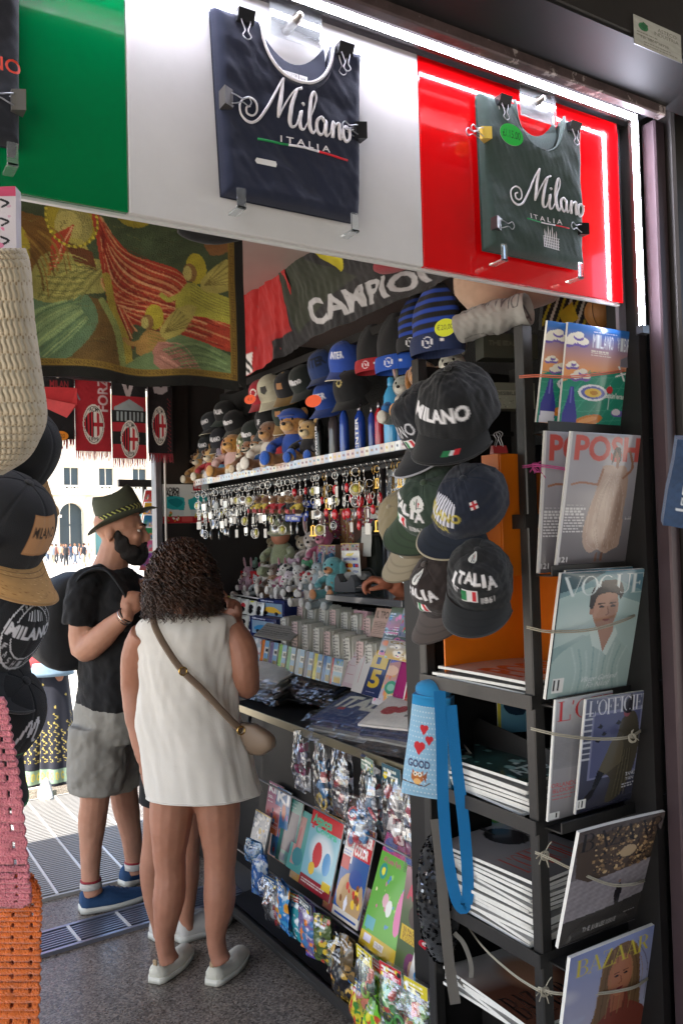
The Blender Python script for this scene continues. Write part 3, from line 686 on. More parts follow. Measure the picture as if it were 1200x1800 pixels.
# clear holders
def holder(label, top, hooks, Y=1.345):
    p = PY(*top, Y); t = thing('shirt_holder', label, 'holder', 'acrylic shirt holders', Matrix.Translation(p))
    b = MB(); b.box((-.055, -.014, -.045), (.055, -.011, .045), ACRY, c=.001); b.build('plate', t)
    b = MB(); b.lathe([(0, .03), (.006, .03), (.006, .02), (.009, .018), (.009, 0), (0, 0)], mat('steel_knob', '#9c948c', rough=.3, metal=.9), 12, T=TR((0, 0, 0), rx=90)); b.build('screw', t)
    for h in hooks:
        q = PY(*h, Y-.04)-p
        b = MB(); b.box((q.x-.008, -.004+Y*0, q.z-.016), (q.x+.008, -.045, q.z-.012), ACRY); b.box((q.x-.008, -.045, q.z-.016), (q.x+.008, -.041, q.z+.02), ACRY, c=.001); b.build('hook', t)
holder('clear acrylic holder behind the navy shirt', (515, 40), [(423, 352), (622, 394)])
holder('clear acrylic holder behind the green shirt', (938, 182), [(884, 446), (1018, 478)])
holder('clear acrylic holder under the black shirt at left edge', (-60, 20), [(22, 275)])
# ================================================================== PEOPLE
SKIN_M = cmat('#a97a62', kind='skin'); SKIN_W = cmat('#986852', kind='skin'); SKIN_L = cmat('#9c6c55', kind='skin')
def wb(b, name, root): return b.build(name, root, root.matrix_basis.inverted())
def remesh(o, vox=.007, sm=4, disp=0, size=.12, depth=2):
    m = o.modifiers.new('remesh', 'REMESH'); m.mode = 'VOXEL'; m.voxel_size = vox; m.use_smooth_shade = True
    s = o.modifiers.new('smooth', 'SMOOTH'); s.iterations = sm; s.factor = .5
    if disp:
        k = f'folds{size}_{depth}'; t = bpy.data.textures.get(k) or bpy.data.textures.new(k, 'CLOUDS'); t.noise_scale = size; t.noise_depth = depth
        d = o.modifiers.new('folds', 'DISPLACE'); d.texture = t; d.strength = disp; d.mid_level = .5; d.texture_coords = 'GLOBAL'
    return o
def torso(b, rings, m, lat=(0, 1, 0), n=28, sub=4, pw=1.0):
    """rings: (centre, half lateral, half depth)"""
    lat = Vector(lat).normalized(); fr = Vector((0, 0, 1)).cross(lat)
    Q = cr([(*c, a, d) for c, a, d in rings], sub); R = []
    for x, y, z, a, d in Q:
        R.append([tuple(Vector((x, y, z))+lat*a*math.copysign(abs(math.cos(t))**pw, math.cos(t))+fr*d*math.copysign(abs(math.sin(t))**pw, math.sin(t))) for t in np.linspace(0, 2*math.pi, n, endpoint=False)])
    b.grid(R, m, cu=True, caps=True)
def limb(b, pts, rr, m, n=14, flat=1.0): b.tube(pts, rr, m, n=n, sub=5, flat=flat)
def hand(b, T, m, side=1, curl=(20, 25, 30, 40), thumb=20, spread=1.0, s=1.0, index=None):
    """wrist at origin, fingers along +z, palm faces -y, thumb towards +x*side"""
    b.ell((0, .002, .045*s), (.040*s, .0155*s, .052*s), m, 14, T); b.ell((.018*side*s, -.008*s, .028*s), (.018*s, .013*s, .03*s), m, 10, T)
    b.tube([(0, 0, -.03*s), (0, 0, .01*s), (0, 0, .03*s)], [.026*s, .025*s, .026*s], m, 12, T=T, flat=.75)
    L_ = (.074, .080, .074, .058); X_ = (.028, .010, -.010, -.028)
    for i in range(4):
        c = curl[i]; p = Vector((X_[i]*side*s, 0, .083*s-.006*abs(i-1)*s)); a = 0; pts = [p-Vector((0, 0, .02*s)), p.copy()]; r = [.0095*s, .0095*s]
        for k, fr_ in enumerate((.45, .3, .25)):
            a += rad(c)*(1, 1.2, .8)[k]; dx = math.sin(rad((1.2-i)*4*spread))*side
            p = p+Vector((dx*math.cos(a), -math.sin(a), math.cos(a)))*L_[i]*fr_*s; pts.append(p.copy()); r.append((.0086, .0078, .0062)[k]*s)
        b.tube(pts, r, m, 8, T=T, sub=3)
    a = rad(thumb); p0 = Vector((.022*side*s, -.006*s, .015*s)); d = Vector((math.cos(rad(52))*side, -math.sin(a)*.8, math.sin(rad(52)))).normalized()
    p1 = p0+d*.034*s; d2 = (d+Vector((-.25*side, -.25, .35))).normalized(); p2 = p1+d2*.030*s; p3 = p2+(d2+Vector((-.15*side, -.1, .2))).normalized()*.022*s
    b.tube([p0, p1, p2, p3], [.014*s, .0125*s, .010*s, .0075*s], m, 8, T=T, sub=3)
def frame_z(p, d, palm):
    """matrix at p with z along d and -y towards palm"""
    z = Vector(d).normalized(); y = -Vector(palm).normalized(); y = (y-z*y.dot(z)).normalized(); x = y.cross(z)
    return Matrix(((x.x, y.x, z.x, p[0]), (x.y, y.y, z.y, p[1]), (x.z, y.z, z.z, p[2]), (0, 0, 0, 1)))
def head(b, T, m, s=1):
    e = lambda c, r: b.ell(Vector(c)*s, Vector(r)*s, m, 16, T)
    e((0, .012, .035), (.076, .098, .088)); e((0, -.022, -.02), (.064, .072, .085)); e((0, -.045, -.078), (.034, .036, .030)); e((0, -.02, -.06), (.055, .055, .05))
    e((0, -.088, .022), (.05, .014, .012))
    b.tube([Vector((0, -.088, .018))*s, Vector((0, -.104, -.008))*s, Vector((0, -.114, -.026))*s, Vector((0, -.094, -.036))*s], [.008*s, .010*s, .013*s, .009*s], m, 8, T=T, sub=3)
    e((0, -.096, -.056), (.024, .009, .0065)); e((0, -.094, -.067), (.022, .009, .0075))
    for q in (-1, 1):
        b.ell((q*.078*s, .012*s, -.012*s), (.010*s, .020*s, .032*s), m, 10, T @ rot(rz=q*18)); e((q*.035, -.070, -.018), (.022, .02, .02))
def face_parts(root, T, s=1, iris='#2b1a10'):
    Ti = root.matrix_basis.inverted() @ T
    for q in (-1, 1):
        b = MB(); b.ell((q*.031*s, -.0755*s, .004*s), (.0125*s, .010*s, .0075*s), cmat('#d9d2ca', .2), 10); b.ell((q*.031*s, -.0838*s, .004*s), (.0055*s, .003*s, .0055*s), cmat(iris, .1), 8); b.build('eye', root, Ti)
        b = MB(); b.tube([(q*.014*s, -.099*s, .024*s), (q*.032*s, -.098*s, .031*s), (q*.050*s, -.082*s, .026*s)], [.003*s, .0035*s, .002*s], cmat('#20140e', .9), 6, sub=3); b.build('eyebrow', root, Ti)
    b = MB(); b.ell((0, -.103*s, -.0615*s), (.020*s, .004*s, .006*s), cmat('#8a4a40', .5), 8); b.build('lips', root, Ti)
def shoe(root, T, upper, sole, L_=.285, Wd=.1, kind='sneaker', laces=None, accent=None):
    """heel at origin, toe along +x (local), sole on z=0. sub-parts sole, laces"""
    t = np.linspace(0, 1, 18)
    wd = Wd*(.62+.38*np.sin(np.pi*np.clip(t*.95+.05, 0, 1))**.6*np.where(t < .35, .85, 1.0)); wd[0] *= .7; wd[-1] *= .35; wd[-2] *= .75
    def off(t_): return -.012*np.sin(np.pi*t_)
    if kind == 'sneaker': top = np.interp(t, [0, .06, .25, .42, .6, .8, .95, 1], [.085, .098, .088, .092, .070, .056, .045, .03])
    else: top = np.interp(t, [0, .05, .2, .4, .5, .7, .9, 1], [.065, .075, .060, .052, .060, .055, .045, .03])
    R = []; 
    for i in range(18):
        a = np.linspace(0, 2*math.pi, 22, endpoint=False); zz = np.where(np.sin(a) > 0, np.sin(a)**.75*(top[i]-.02)*1.0 + .02, .02+.0*a)
        zz = np.where(np.sin(a) > 0, .02+np.abs(np.sin(a))**.8*(top[i]-.02), .018)
        R.append(np.stack([np.full(22, t[i]*L_), off(t[i])+np.cos(a)*wd[i]/2*np.where(np.sin(a) > .3, 1-.35*(np.sin(a)-.3), 1), zz], -1))
    b = MB(); b.grid(R, upper, cu=True, caps=True); u = b.build('shoe', root, root.matrix_basis.inverted() @ T)
    b = MB(); R = []
    sh = .026 if kind == 'sneaker' else .022
    for i in range(18):
        a = np.linspace(0, 2*math.pi, 22, endpoint=False); k = 1.06
        R.append(np.stack([(np.full(22, t[i])-.5)*L_*1.03+.5*L_, off(t[i])+np.cos(a)*wd[i]/2*k, np.where(np.sin(a) > 0, sh+.004*abs(t[i]-.4), .002+.012*max(0, t[i]-.85)/.15)], -1))
    b.grid(R, sole, cu=True, caps=True); b.build('sole', u)
    if laces:
        b = MB()
        for k in range(5):
            x = L_*(.42+.065*k); z = float(np.interp(.42+.065*k, t, top))*.96
            b.tube([(x-.006, -.024-.01, z-.012), (x, -.01, z+.003), (x+.006, .014, z-.012)], .0028, laces, 6, sub=3); b.tube([(x+.008, -.034, z-.014), (x, -.01, z+.004), (x-.006, .012, z-.01)], .0028, laces, 6, sub=3)
        b.build('laces', u)
    return u
def PM(D0): return lambda x, y, d=0: PD(x, y, D0+d)
# ---------------------------------------------------------------- man in the hat
M_ = PM(3.75)
base = PZ(190, 1580, 0)
man = thing('person', 'bearded man in an olive hat, black T-shirt and grey shorts holding his backpack strap', 'person', None, Matrix.Translation(base))
b = MB(); sk = SKIN_M
Thd = Matrix.Translation(M_(212, 934, .0)) @ rot(rz=66) @ rot(rx=3)
head(b, Thd, sk, 1.08)
limb(b, [M_(190, 1015), M_(198, 985), M_(208, 950)], [.085, .072, .068], sk)
torso(b, [(M_(195, 1015), .12, .08), (M_(195, 1060), .19, .11), (M_(195, 1150), .18, .12), (M_(192, 1235), .17, .12), (M_(192, 1290), .15, .12)], sk)
sh = M_(152, 1040, -.13); el = M_(146, 1140, -.18); wr = M_(226, 1078, -.28)
limb(b, [sh, M_(146, 1080, -.17), el, M_(170, 1127, -.22), M_(205, 1095, -.26), wr], [.062, .058, .052, .056, .042, .030], sk)
hT = frame_z(wr, M_(232, 1035, -.22)-wr, M_(300, 1050, .3)-wr)
hand(b, hT, sk, side=-1, curl=(58, 62, 62, 60), thumb=30, s=1.08)
sh2 = M_(236, 1045, .25)
limb(b, [sh2, M_(262, 1120, .3), M_(285, 1100, .1), M_(268, 1050, .0)], [.055, .05, .04, .028], sk)
hT = frame_z(M_(266, 1052, .0), Vector((-.3, .1, .8)), Vector((0, 1, 0))); hand(b, hT, sk, side=1, curl=(55, 60, 60, 60), s=1.0)
kn = M_(168, 1395, -.05); an = M_(160, 1548, -.05)
limb(b, [M_(172, 1280, -.06), M_(170, 1340, -.06), kn, M_(163, 1440, -.03), M_(160, 1500, -.04), an, M_(165, 1572, -.05)], [.10, .092, .066, .062, .046, .040, .042], sk)
kn2 = M_(217, 1385, .18); an2 = M_(236, 1515, .24)
limb(b, [M_(205, 1280, .1), M_(213, 1330, .15), kn2, M_(222, 1420, .22), M_(232, 1475, .22), an2, M_(240, 1535, .24)], [.10, .09, .066, .062, .048, .040, .042], sk)
bd = wb(b, 'body', man); remesh(bd, .0065, 4, .006, .05)
face_parts(man, Thd, 1.08)
# beard and hat
b = MB(); bm = mat('beard_hair', '#120b07', rough=.75, bump=1, bs=500)
for c, r in (((0, -.066, -.098), (.044, .050, .044)), ((0, -.088, -.088), (.036, .030, .040)), ((.040, -.045, -.085), (.030, .045, .036)), ((-.040, -.045, -.085), (.030, .045, .036)), ((.058, -.014, -.052), (.018, .032, .040)), ((-.058, -.014, -.052), (.018, .032, .040)), ((.066, .002, -.022), (.011, .016, .030)), ((-.066, .002, -.022), (.011, .016, .030)), ((0, -.104, -.046), (.027, .008, .0065)), ((.026, -.094, -.062), (.008, .012, .02)), ((-.026, -.094, -.062), (.008, .012, .02))):
    b.ell(Vector(c)*1.08, Vector(r)*1.08, bm, 18, Thd, nz=.05, nf=150)
bb = wb(b, 'beard', man); remesh(bb, .005, 5, .006, .02)
Hat = Thd @ TR((0, -.002, .060), rx=-24, s=1.06)
HG = mat('hat_olive', '#3f4334', rough=.9, bump=.5, bs=700, var=.1, vs=30)
b = MB(); n = 40; R = []
for k, (r0, z0, cup) in enumerate([(.088, 0, 0), (.11, -.003, 0), (.130, -.004, .008), (.142, -.004, .012), (.144, -.008, .014), (.13, -.010, .008), (.11, -.010, 0), (.088, -.008, 0)]):
    R.append([(r0*.94*math.cos(a), r0*1.08*math.sin(a), z0+cup*abs(math.cos(a))**2*1.6-.01*(abs(math.sin(a)))*(k in (3, 4))) for a in np.linspace(0, 2*math.pi, n, endpoint=False)])
b.grid(R, HG, cu=True, T=Hat); h = wb(b, 'hat', man)
b = MB(); R = []
for r0, z0 in ((.086, -.004), (.087, .03), (.084, .07), (.080, .10), (.068, .113), (.03, .100), (.001, .098)):
    R.append([(r0*.93*math.cos(a), r0*1.12*math.sin(a), z0-(.012*math.cos(2*a) if r0 < .07 else 0)) for a in np.linspace(0, 2*math.pi, n, endpoint=False)])
b.grid(R, HG, cu=True); b.build('crown', h, h.matrix_basis.inverted() @ man.matrix_basis.inverted() @ Hat)
cB = Canvas(180, 10, '#1d1e16')
for k in range(30): cB.poly([(k/30, .1), (k/30+.018, .5), (k/30, .9), (k/30+.012, .9), (k/30+.03, .5), (k/30+.012, .1)], '#a8ad5a')
b = MB(); a = cB.U*2*math.pi; b.grid(np.stack([.0885*.93*np.cos(a), .0885*1.12*np.sin(a), .004+.030*(1-cB.Vv)], -1), PRINT['fabric'], col=cB.a); b.build('band', h, h.matrix_basis.inverted() @ man.matrix_basis.inverted() @ Hat)
# T-shirt
BK = mat('black_jersey', '#0c0c0e', rough=.92, bump=.3, bs=700, sheen=.03)
b = MB()
torso(b, [(M_(202, 1000), .085, .075), (M_(200, 1018), .15, .10), (M_(196, 1050), .215, .135), (M_(197, 1110), .215, .145), (M_(200, 1170), .21, .15), (M_(196, 1220), .20, .145), (M_(192, 1240), .195, .14)], BK)
limb(b, [M_(185, 1022, -.03), sh, M_(145, 1080, -.165), M_(141, 1100, -.175)], [.085, .088, .080, .076], BK); limb(b, [M_(205, 1025, .1), sh2, M_(255, 1090, .28)], [.085, .085, .07], BK)
o = wb(b, 'shirt', man); remesh(o, .008, 4, .034, .08)
b = MB(); KH = mat('shorts_grey', '#85827a', rough=.95, bump=.4, bs=600, var=.06, vs=12)
torso(b, [(M_(192, 1228), .19, .14), (M_(191, 1260), .195, .145), (M_(190, 1300), .18, .145)], KH)
limb(b, [M_(174, 1275, -.06), M_(171, 1330, -.07), M_(170, 1384, -.06)], [.125, .128, .122], KH, 20); limb(b, [M_(205, 1275, .1), M_(212, 1330, .15), M_(217, 1374, .18)], [.12, .12, .115], KH, 20)
o = wb(b, 'shorts', man); remesh(o, .008, 4, .032, .08)
BS = mat('blue_mesh_shoe', '#173a5e', rough=.8, bump=.6, bs=500); WS = mat('white_sole', '#b9b8ae', rough=.6); LC = mat('navy_lace', '#14223a', rough=.8)
p = PZ(142, 1606, 0); shoe(man, TR((p.x-.0, p.y-.0, .006), rz=-2), BS, WS, .30, .105, laces=LC); p = PZ(215, 1560, 0); shoe(man, TR((p.x, p.y, .006), rz=18), BS, WS, .30, .105, laces=LC)
for q, dx in ((an, 0), (an2, 0)):
    b = MB(); b.tube([q-Vector((0, 0, .028)), q-Vector((0, 0, .0))], [.048, .045], cmat('#b9b4ac', kind='fabric'), 14); b.tube([q-Vector((0, 0, .0)), q+Vector((0, 0, .008))], [.046, .045], cmat('#8a2028', kind='fabric'), 14); wb(b, 'sock', man)
# bracelets
b = MB(); ax = (hT if 0 else None); wd_ = (wr-M_(205, 1095, -.26)).normalized()
for k, m_ in ((-.012, cmat('#17120f', .5)), (-.024, CHROME), (-.034, cmat('#2a2a2c', .4))):
    c_ = wr+wd_*k; u_ = wd_.orthogonal().normalized(); v_ = wd_.cross(u_); b.tube([c_+(u_*math.cos(a)+v_*math.sin(a))*.0335 for a in np.linspace(0, 2*math.pi, 20, endpoint=False)], .004, m_, 6, closed=True)
wb(b, 'bracelet', man)
# backpack
BPM = mat('backpack_nylon', '#0d0e11', rough=.75, bump=.3, bs=900)
bp = thing('backpack', 'large black backpack worn on the man\'s back', 'backpack', None, Matrix.Translation(M_(118, 1100, .06)))
b = MB(); torso(b, [(M_(140, 1005, .08), .12, .05), (M_(125, 1022, .08), .16, .10), (M_(112, 1060, .08), .175, .13), (M_(108, 1130, .08), .18, .14), (M_(118, 1160, .08), .17, .12), (M_(125, 1172, .08), .13, .08)], BPM, pw=.6); o = wb(b, 'bag', bp); remesh(o, .01, 4, .012, .1)
b = MB(); torso(b, [(M_(88, 1070, .08), .13, .05), (M_(84, 1100, .08), .14, .06), (M_(86, 1140, .08), .13, .05)], BPM, pw=.6); wb(b, 'front_pocket', bp)
for dd, xs in ((-.13, ((126, 1045), (150, 1008), (188, 1002), (215, 1030), (228, 1060), (225, 1110))), (.2, ((150, 1040), (190, 1000), (225, 1000), (248, 1030), (258, 1070)))):
    b = MB(); pp = [M_(x, y, dd+(-.10 if k > 2 else -.04)) for k, (x, y) in enumerate(xs)]; b.tube(pp, .028, BPM, 10, sub=5, flat=.3); wb(b, 'strap', bp)
# ---------------------------------------------------------------- woman in white
W_ = PM(3.05); base = PZ(340, 1715, 0)
wom = thing('person', 'curly dark-haired woman in a sleeveless white dress seen from behind', 'person', None, Matrix.Translation(base))
sk = SKIN_W; b = MB(); lat = (.86, -.5, 0)
Thw = Matrix.Translation(W_(322, 1014, .02)) @ rot(rz=172)
head(b, Thw, sk, .86); limb(b, [W_(328, 1100), W_(325, 1060), W_(322, 1020)], [.06, .050, .05], sk)
torso(b, [(W_(328, 1085), .12, .06), (W_(328, 1110), .165, .085), (W_(330, 1180), .155, .1), (W_(335, 1260), .16, .1), (W_(345, 1340), .17, .11), (W_(345, 1390), .16, .11)], sk, lat)
limb(b, [W_(252, 1112, -.02), W_(238, 1150, .02), W_(233, 1205, .06), W_(238, 1260, .04), W_(250, 1325, -.0), W_(256, 1340, 0)], [.048, .050, .042, .038, .026, .024], sk)
hand(b, frame_z(W_(256, 1345, 0), Vector((.05, 0, -1)), Vector((1, 0, 0))), sk, side=1, curl=(15, 18, 22, 25), s=.92)
rs = W_(405, 1105, .02); re = W_(431, 1205, .03); rw = W_(416, 1092, .30)
limb(b, [rs, W_(424, 1140, .0), W_(431, 1185, .0), W_(434, 1205, .05), W_(430, 1160, .16), rw], [.050, .057, .052, .045, .040, .026], sk)
hand(b, frame_z(rw, W_(409, 1050, .30)-rw, Vector((-.5, -.2, 0))), sk, side=-1, curl=(10, 50, 60, 65), thumb=35, s=.95)
limb(b, [W_(308, 1360), W_(302, 1430), W_(298, 1500), W_(300, 1530), W_(297, 1580), W_(290, 1640), W_(292, 1672), W_(298, 1690)], [.085, .080, .061, .056, .058, .038, .034, .038], sk)
limb(b, [W_(378, 1360), W_(384, 1430), W_(387, 1500), W_(386, 1530), W_(386, 1580), W_(380, 1640), W_(383, 1672), W_(390, 1690)], [.085, .080, .061, .056, .058, .038, .034, .038], sk)
remesh(wb(b, 'body', wom), .006, 4, .006, .05); face_parts(wom, Thw, .86)
# dress
DR = mat('white_dress', '#c9c4bb', rough=.85, bump=.25, bs=500, sheen=.1)
b = MB()
torso(b, [(W_(330, 1078), .10, .055), (W_(330, 1090), .175, .085), (W_(328, 1112), .178, .108), (W_(327, 1160), .172, .120), (W_(330, 1230), .178, .125), (W_(341, 1310), .200, .140), (W_(352, 1380), .215, .155), (W_(357, 1405), .218, .158)], DR, lat, n=40)
o = wb(b, 'dress', wom); bpy.data.objects.remove(o); b = MB()
Qd = cr([(*W_(x, y), a, d) for x, y, a, d in ((330, 1076, .085, .05), (330, 1086, .165, .080), (328, 1112, .178, .106), (327, 1160, .172, .116), (330, 1230, .176, .120), (340, 1300, .190, .132), (349, 1365, .200, .142), (354, 1394, .205, .146))], 12)
an_ = np.linspace(0, 2*math.pi, 120, endpoint=False); R = []; lv = np.array(Vector(lat).normalized()); fv = np.array(Vector((0, 0, 1)).cross(Vector(lat).normalized())); Nq = len(Qd)
for i_, q_ in enumerate(Qd):
    t_ = i_/Nq; sp_ = np.stack([np.cos(an_)*.5, np.sin(an_)*.5, np.full(120, q_[2]*.55)], -1); sp2 = np.stack([np.cos(an_)*.6+q_[2]*1.1, np.sin(an_)*.6, np.full(120, q_[2]*1.3)], -1)
    k_ = 1+(.016+.085*t_**1.2)*smooth_noise(sp_, 9, 3)+.07*smooth_noise(sp2, 11, 8)*np.sin(np.pi*min(1, t_*1.15))
    R.append(q_[:3]+lv*(q_[3]*np.cos(an_)*k_)[:, None]+fv*(q_[4]*np.sin(an_)*k_)[:, None])
R.append(R[-1]*.985+.015*R[-1].mean(0)+np.array([0, 0, .004])); b.grid(R, DR, cu=True); b.tube(R[-2][::3], .003, DR, 6, closed=True); wb(b, 'dress', wom)
b = MB(); R = []
# curly hair: many wavy locks around the head
HM = mat('curly_hair', '#1b0f09', rough=.4, var=.55, vs=26, vcol='#4a2c18')
hc = W_(320, 1006, .0); rg = random.Random(4)
b.ell(hc+Vector((0, 0, .005)), (.096, .096, .118), HM, 20, nz=.08, nf=40)
for i in range(1500):
    th = rg.uniform(0, 2*math.pi); ph = math.acos(1-1.35*rg.random()**1.15); d = Vector((math.sin(ph)*math.cos(th), math.sin(ph)*math.sin(th), math.cos(ph)))
    p = hc+Vector((d.x*.092, d.y*.092, d.z*.118)); out = Vector((d.x, d.y, 0)); L_ = rg.uniform(.08, .21)*(1.0 if d.z < .6 else .75)
    pts = []; jit = rg.uniform(-.010, .022); w0 = rg.uniform(0, 6); fr_ = rg.uniform(70, 150); u_ = Vector((-d.y, d.x, 0)); 
    for k in range(16):
        t = k/15; q = p+out*(.034*math.sin(t*2.2)+jit)+Vector((0, 0, -L_*t*.95+.012*(1-t)))
        q += u_*.010*math.sin(w0+fr_*t*L_*2)+out*.010*math.cos(w0+fr_*t*L_*2)
        if q.z < 1.325+.03*rg.random(): break
        pts.append(q)
    if len(pts) > 3: b.tube(pts, np.linspace(.0036, .0012, len(pts)), HM, 4)
wb(b, 'hair', wom)
SH = mat('cream_slip_on', '#c2beae', rough=.85, bump=.5, bs=500); SL = mat('cream_sole', '#c9c6b8', rough=.6)
p = PZ(272, 1732, 0); shoe(wom, TR((p.x, p.y, .005), rz=40), SH, SL, .255, .088, kind='slip'); p = PZ(372, 1736, 0); shoe(wom, TR((p.x, p.y, .005), rz=38), SH, SL, .255, .088, kind='slip')
BG = mat('taupe_leather', '#7d6a58', rough=.45, bump=.3, bs=400); GD = mat('gold_buckle', '#c9a45c', rough=.25, metal=1)
bag = thing('shoulder_bag', 'small taupe crossbody bag on the woman\'s right hip', 'bag', None, Matrix.Translation(W_(445, 1300, -.05)))
b = MB(); torso(b, [(W_(430, 1272, -.02), .05, .02), (W_(442, 1290, -.02), .085, .035), (W_(448, 1310, -.02), .08, .035), (W_(453, 1325, -.02), .03, .02)], BG, (.5, -.8, 0), pw=.7); wb(b, 'pouch', bag)
b = MB(); pts = [W_(267, 1078, -.06), W_(274, 1105, -.115), W_(293, 1140, -.135), W_(320, 1178, -.148), W_(358, 1215, -.150), W_(395, 1255, -.150), W_(425, 1285, -.12)]; b.tube(pts, .013, BG, 8, sub=5, flat=.22); wb(b, 'strap', bag)
for x, y in ((322, 1180), (424, 1284)):
    b = MB(); c0 = W_(x, y, -.155 if x < 400 else -.13); b.tube([c0+Vector((.014*math.cos(a), 0, .014*math.sin(a))) for a in np.linspace(0, 6.28, 14, endpoint=False)], .0028, GD, 6, closed=True); wb(b, 'buckle', bag)
for x_, y_ in ((272, 1732), (372, 1736)):
    p = PZ(x_, y_, 0); b = MB(); b.box((.002, -.008, .045), (.009, .008, .085), cmat('#a58c6a', kind='fabric'), T=TR((p.x, p.y, .005), rz=39), c=.002); wb(b, 'heel_tab', wom)
# ---------------------------------------------------------------- companion hidden behind the woman
N_ = PM(3.42); base = PZ(330, 1650, 0)
c3 = thing('person', 'person in black shorts and white trainers mostly hidden behind the woman', 'person', None, Matrix.Translation(base)); sk = SKIN_L; b = MB()
head(b, Matrix.Translation(N_(318, 1036)) @ rot(rz=170), sk, .8); limb(b, [N_(318, 1090), N_(318, 1040)], [.05, .05], sk)
torso(b, [(N_(318, 1090), .12, .06), (N_(318, 1120), .15, .08), (N_(318, 1220), .13, .09), (N_(318, 1330), .15, .1), (N_(318, 1380), .14, .1)], sk, lat)
for s_ in (-1, 1): limb(b, [N_(318+s_*50, 1120), N_(318+s_*56, 1200), N_(318+s_*50, 1270)], [.042, .036, .026], sk); hand(b, frame_z(N_(318+s_*50, 1275), (0, 0, -1), (1, 0, 0)), sk, side=s_, s=.85)
limb(b, [N_(285, 1370), N_(279, 1430), N_(272, 1480), N_(268, 1530), N_(270, 1580), N_(280, 1625), N_(284, 1645)], [.075, .062, .05, .052, .040, .032, .034], sk)
limb(b, [N_(325, 1370), N_(330, 1430), N_(330, 1490), N_(328, 1540), N_(328, 1580), N_(327, 1615), N_(330, 1635)], [.075, .062, .05, .052, .040, .032, .034], sk)
remesh(wb(b, 'body', c3), .007, 4)
b = MB(); torso(b, [(N_(318, 1100), .14, .085), (N_(318, 1200), .145, .1), (N_(318, 1330), .165, .115)], cmat('#55565c', kind='fabric'), lat); wb(b, 'shirt', c3)
b = MB(); limb(b, [N_(290, 1330), N_(284, 1380), N_(281, 1410)], [.095, .088, .084], BK); limb(b, [N_(328, 1330), N_(332, 1380), N_(332, 1410)], [.095, .085, .08], BK); wb(b, 'shorts', c3)
b = MB(); b.ell(N_(318, 1030), (.075, .09, .095), HM, 16, nz=.05); wb(b, 'hair', c3)
WT = mat('white_trainer', '#b5b2ab', rough=.6, bump=.2, bs=300)
p = PZ(312, 1658, 0); shoe(c3, TR((p.x, p.y, .005), rz=14), WT, WS, .27, .095, laces=WT); p = PZ(268, 1655, 0); shoe(c3, TR((p.x, p.y, .005), rz=14), WT, WS, .27, .095, laces=WT)
# ---------------------------------------------------------------- passer-by in printed trousers
Q_ = PM(5.75); base = PZ(85, 1388, 0)
p4 = thing('person', 'passer-by in black and gold patterned wide trousers out in the sun', 'person', None, Matrix.Translation(base)); sk = SKIN_L; b = MB()
head(b, Matrix.Translation(Q_(48, 965)) @ rot(rz=30), sk, .95); limb(b, [Q_(54, 1020), Q_(50, 985)], [.05, .05], sk)
torso(b, [(Q_(56, 1015), .12, .07), (Q_(58, 1035), .17, .09), (Q_(72, 1100), .14, .09), (Q_(85, 1170), .16, .1)], sk, (.86, -.5, 0))
for s_ in (-1, 1):
    limb(b, [Q_(58+s_*38, 1035), Q_(66+s_*46, 1090), Q_(74+s_*42, 1145)], [.04, .035, .025], sk); hand(b, frame_z(Q_(74+s_*42, 1148), (0, 0, -1), (1, 0, 0)), sk, side=s_, s=.9)
    limb(b, [Q_(85+s_*12, 1170), Q_(85+s_*14, 1280), Q_(85+s_*8, 1380)], [.08, .055, .035], sk)
remesh(wb(b, 'body', p4), .009, 4)
b = MB(); torso(b, [(Q_(56, 1018), .14, .08), (Q_(59, 1040), .185, .1), (Q_(74, 1110), .16, .1), (Q_(85, 1172), .18, .11)], cmat('#a33b40', kind='fabric'), lat); wb(b, 'shirt', p4)
b = MB(); torso(b, [(Q_(85, 1162), .17, .11), (Q_(85, 1186), .175, .115)], cmat('#7b95a8', kind='fabric'), lat); wb(b, 'waistband', p4)
cT = Canvas(120, 150, '#181a26'); rg = random.Random(3)
for k in range(16):
    u0 = (k+.5)/16
    for j in range(4+k % 3):
        v0 = .80-j*.075
        for q in range(6): cT.ell(u0+.018*math.sin(q*1.1), v0-.01*q, .007, .005, '#b9a558')
    if k % 2: cT.ell(u0, .12+.1*(k % 3), .012, .012, '#b9a558')
cT.rect(0, .86, 1, .98, '#7f967f')
for k in range(22): cT.ell((k+.5)/22, .92, .014, .035, '#c0b04e'); cT.ell((k+.5)/22, .92, .007, .02, '#7f967f')
for s_ in (-1, 1):
    b = MB(); ang = cT.U*2*math.pi; cx = [Q_(85+s_*(9+8*v)+(4 if s_ > 0 else -6)*v, 1176+(200 if s_ < 0 else 196)*v) for v in np.linspace(0, 1, cT.h)]
    C3 = np.array([tuple(c) for c in cx])[:, None, :]; r = (.095+.035*cT.Vv)*(1+.10*np.sin(ang*7+1+2*cT.Vv)*cT.Vv)
    b.grid(C3+np.stack([r*np.cos(ang), r*.8*np.sin(ang), 0*r], -1), PRINT['fabric'], col=cT.a); wb(b, 'trouser_leg', p4)
b = MB(); b.ell(Q_(48, 955), (.09, .1, .12), HM, 14, nz=.05); wb(b, 'hair', p4)
p = PZ(82, 1393, 0); shoe(p4, TR((p.x, p.y, .003), rz=-100), WT, WS, .25, .09)
p = PZ(48, 1362, 0); shoe(p4, TR((p.x, p.y, .003), rz=-100), WT, WS, .25, .09)
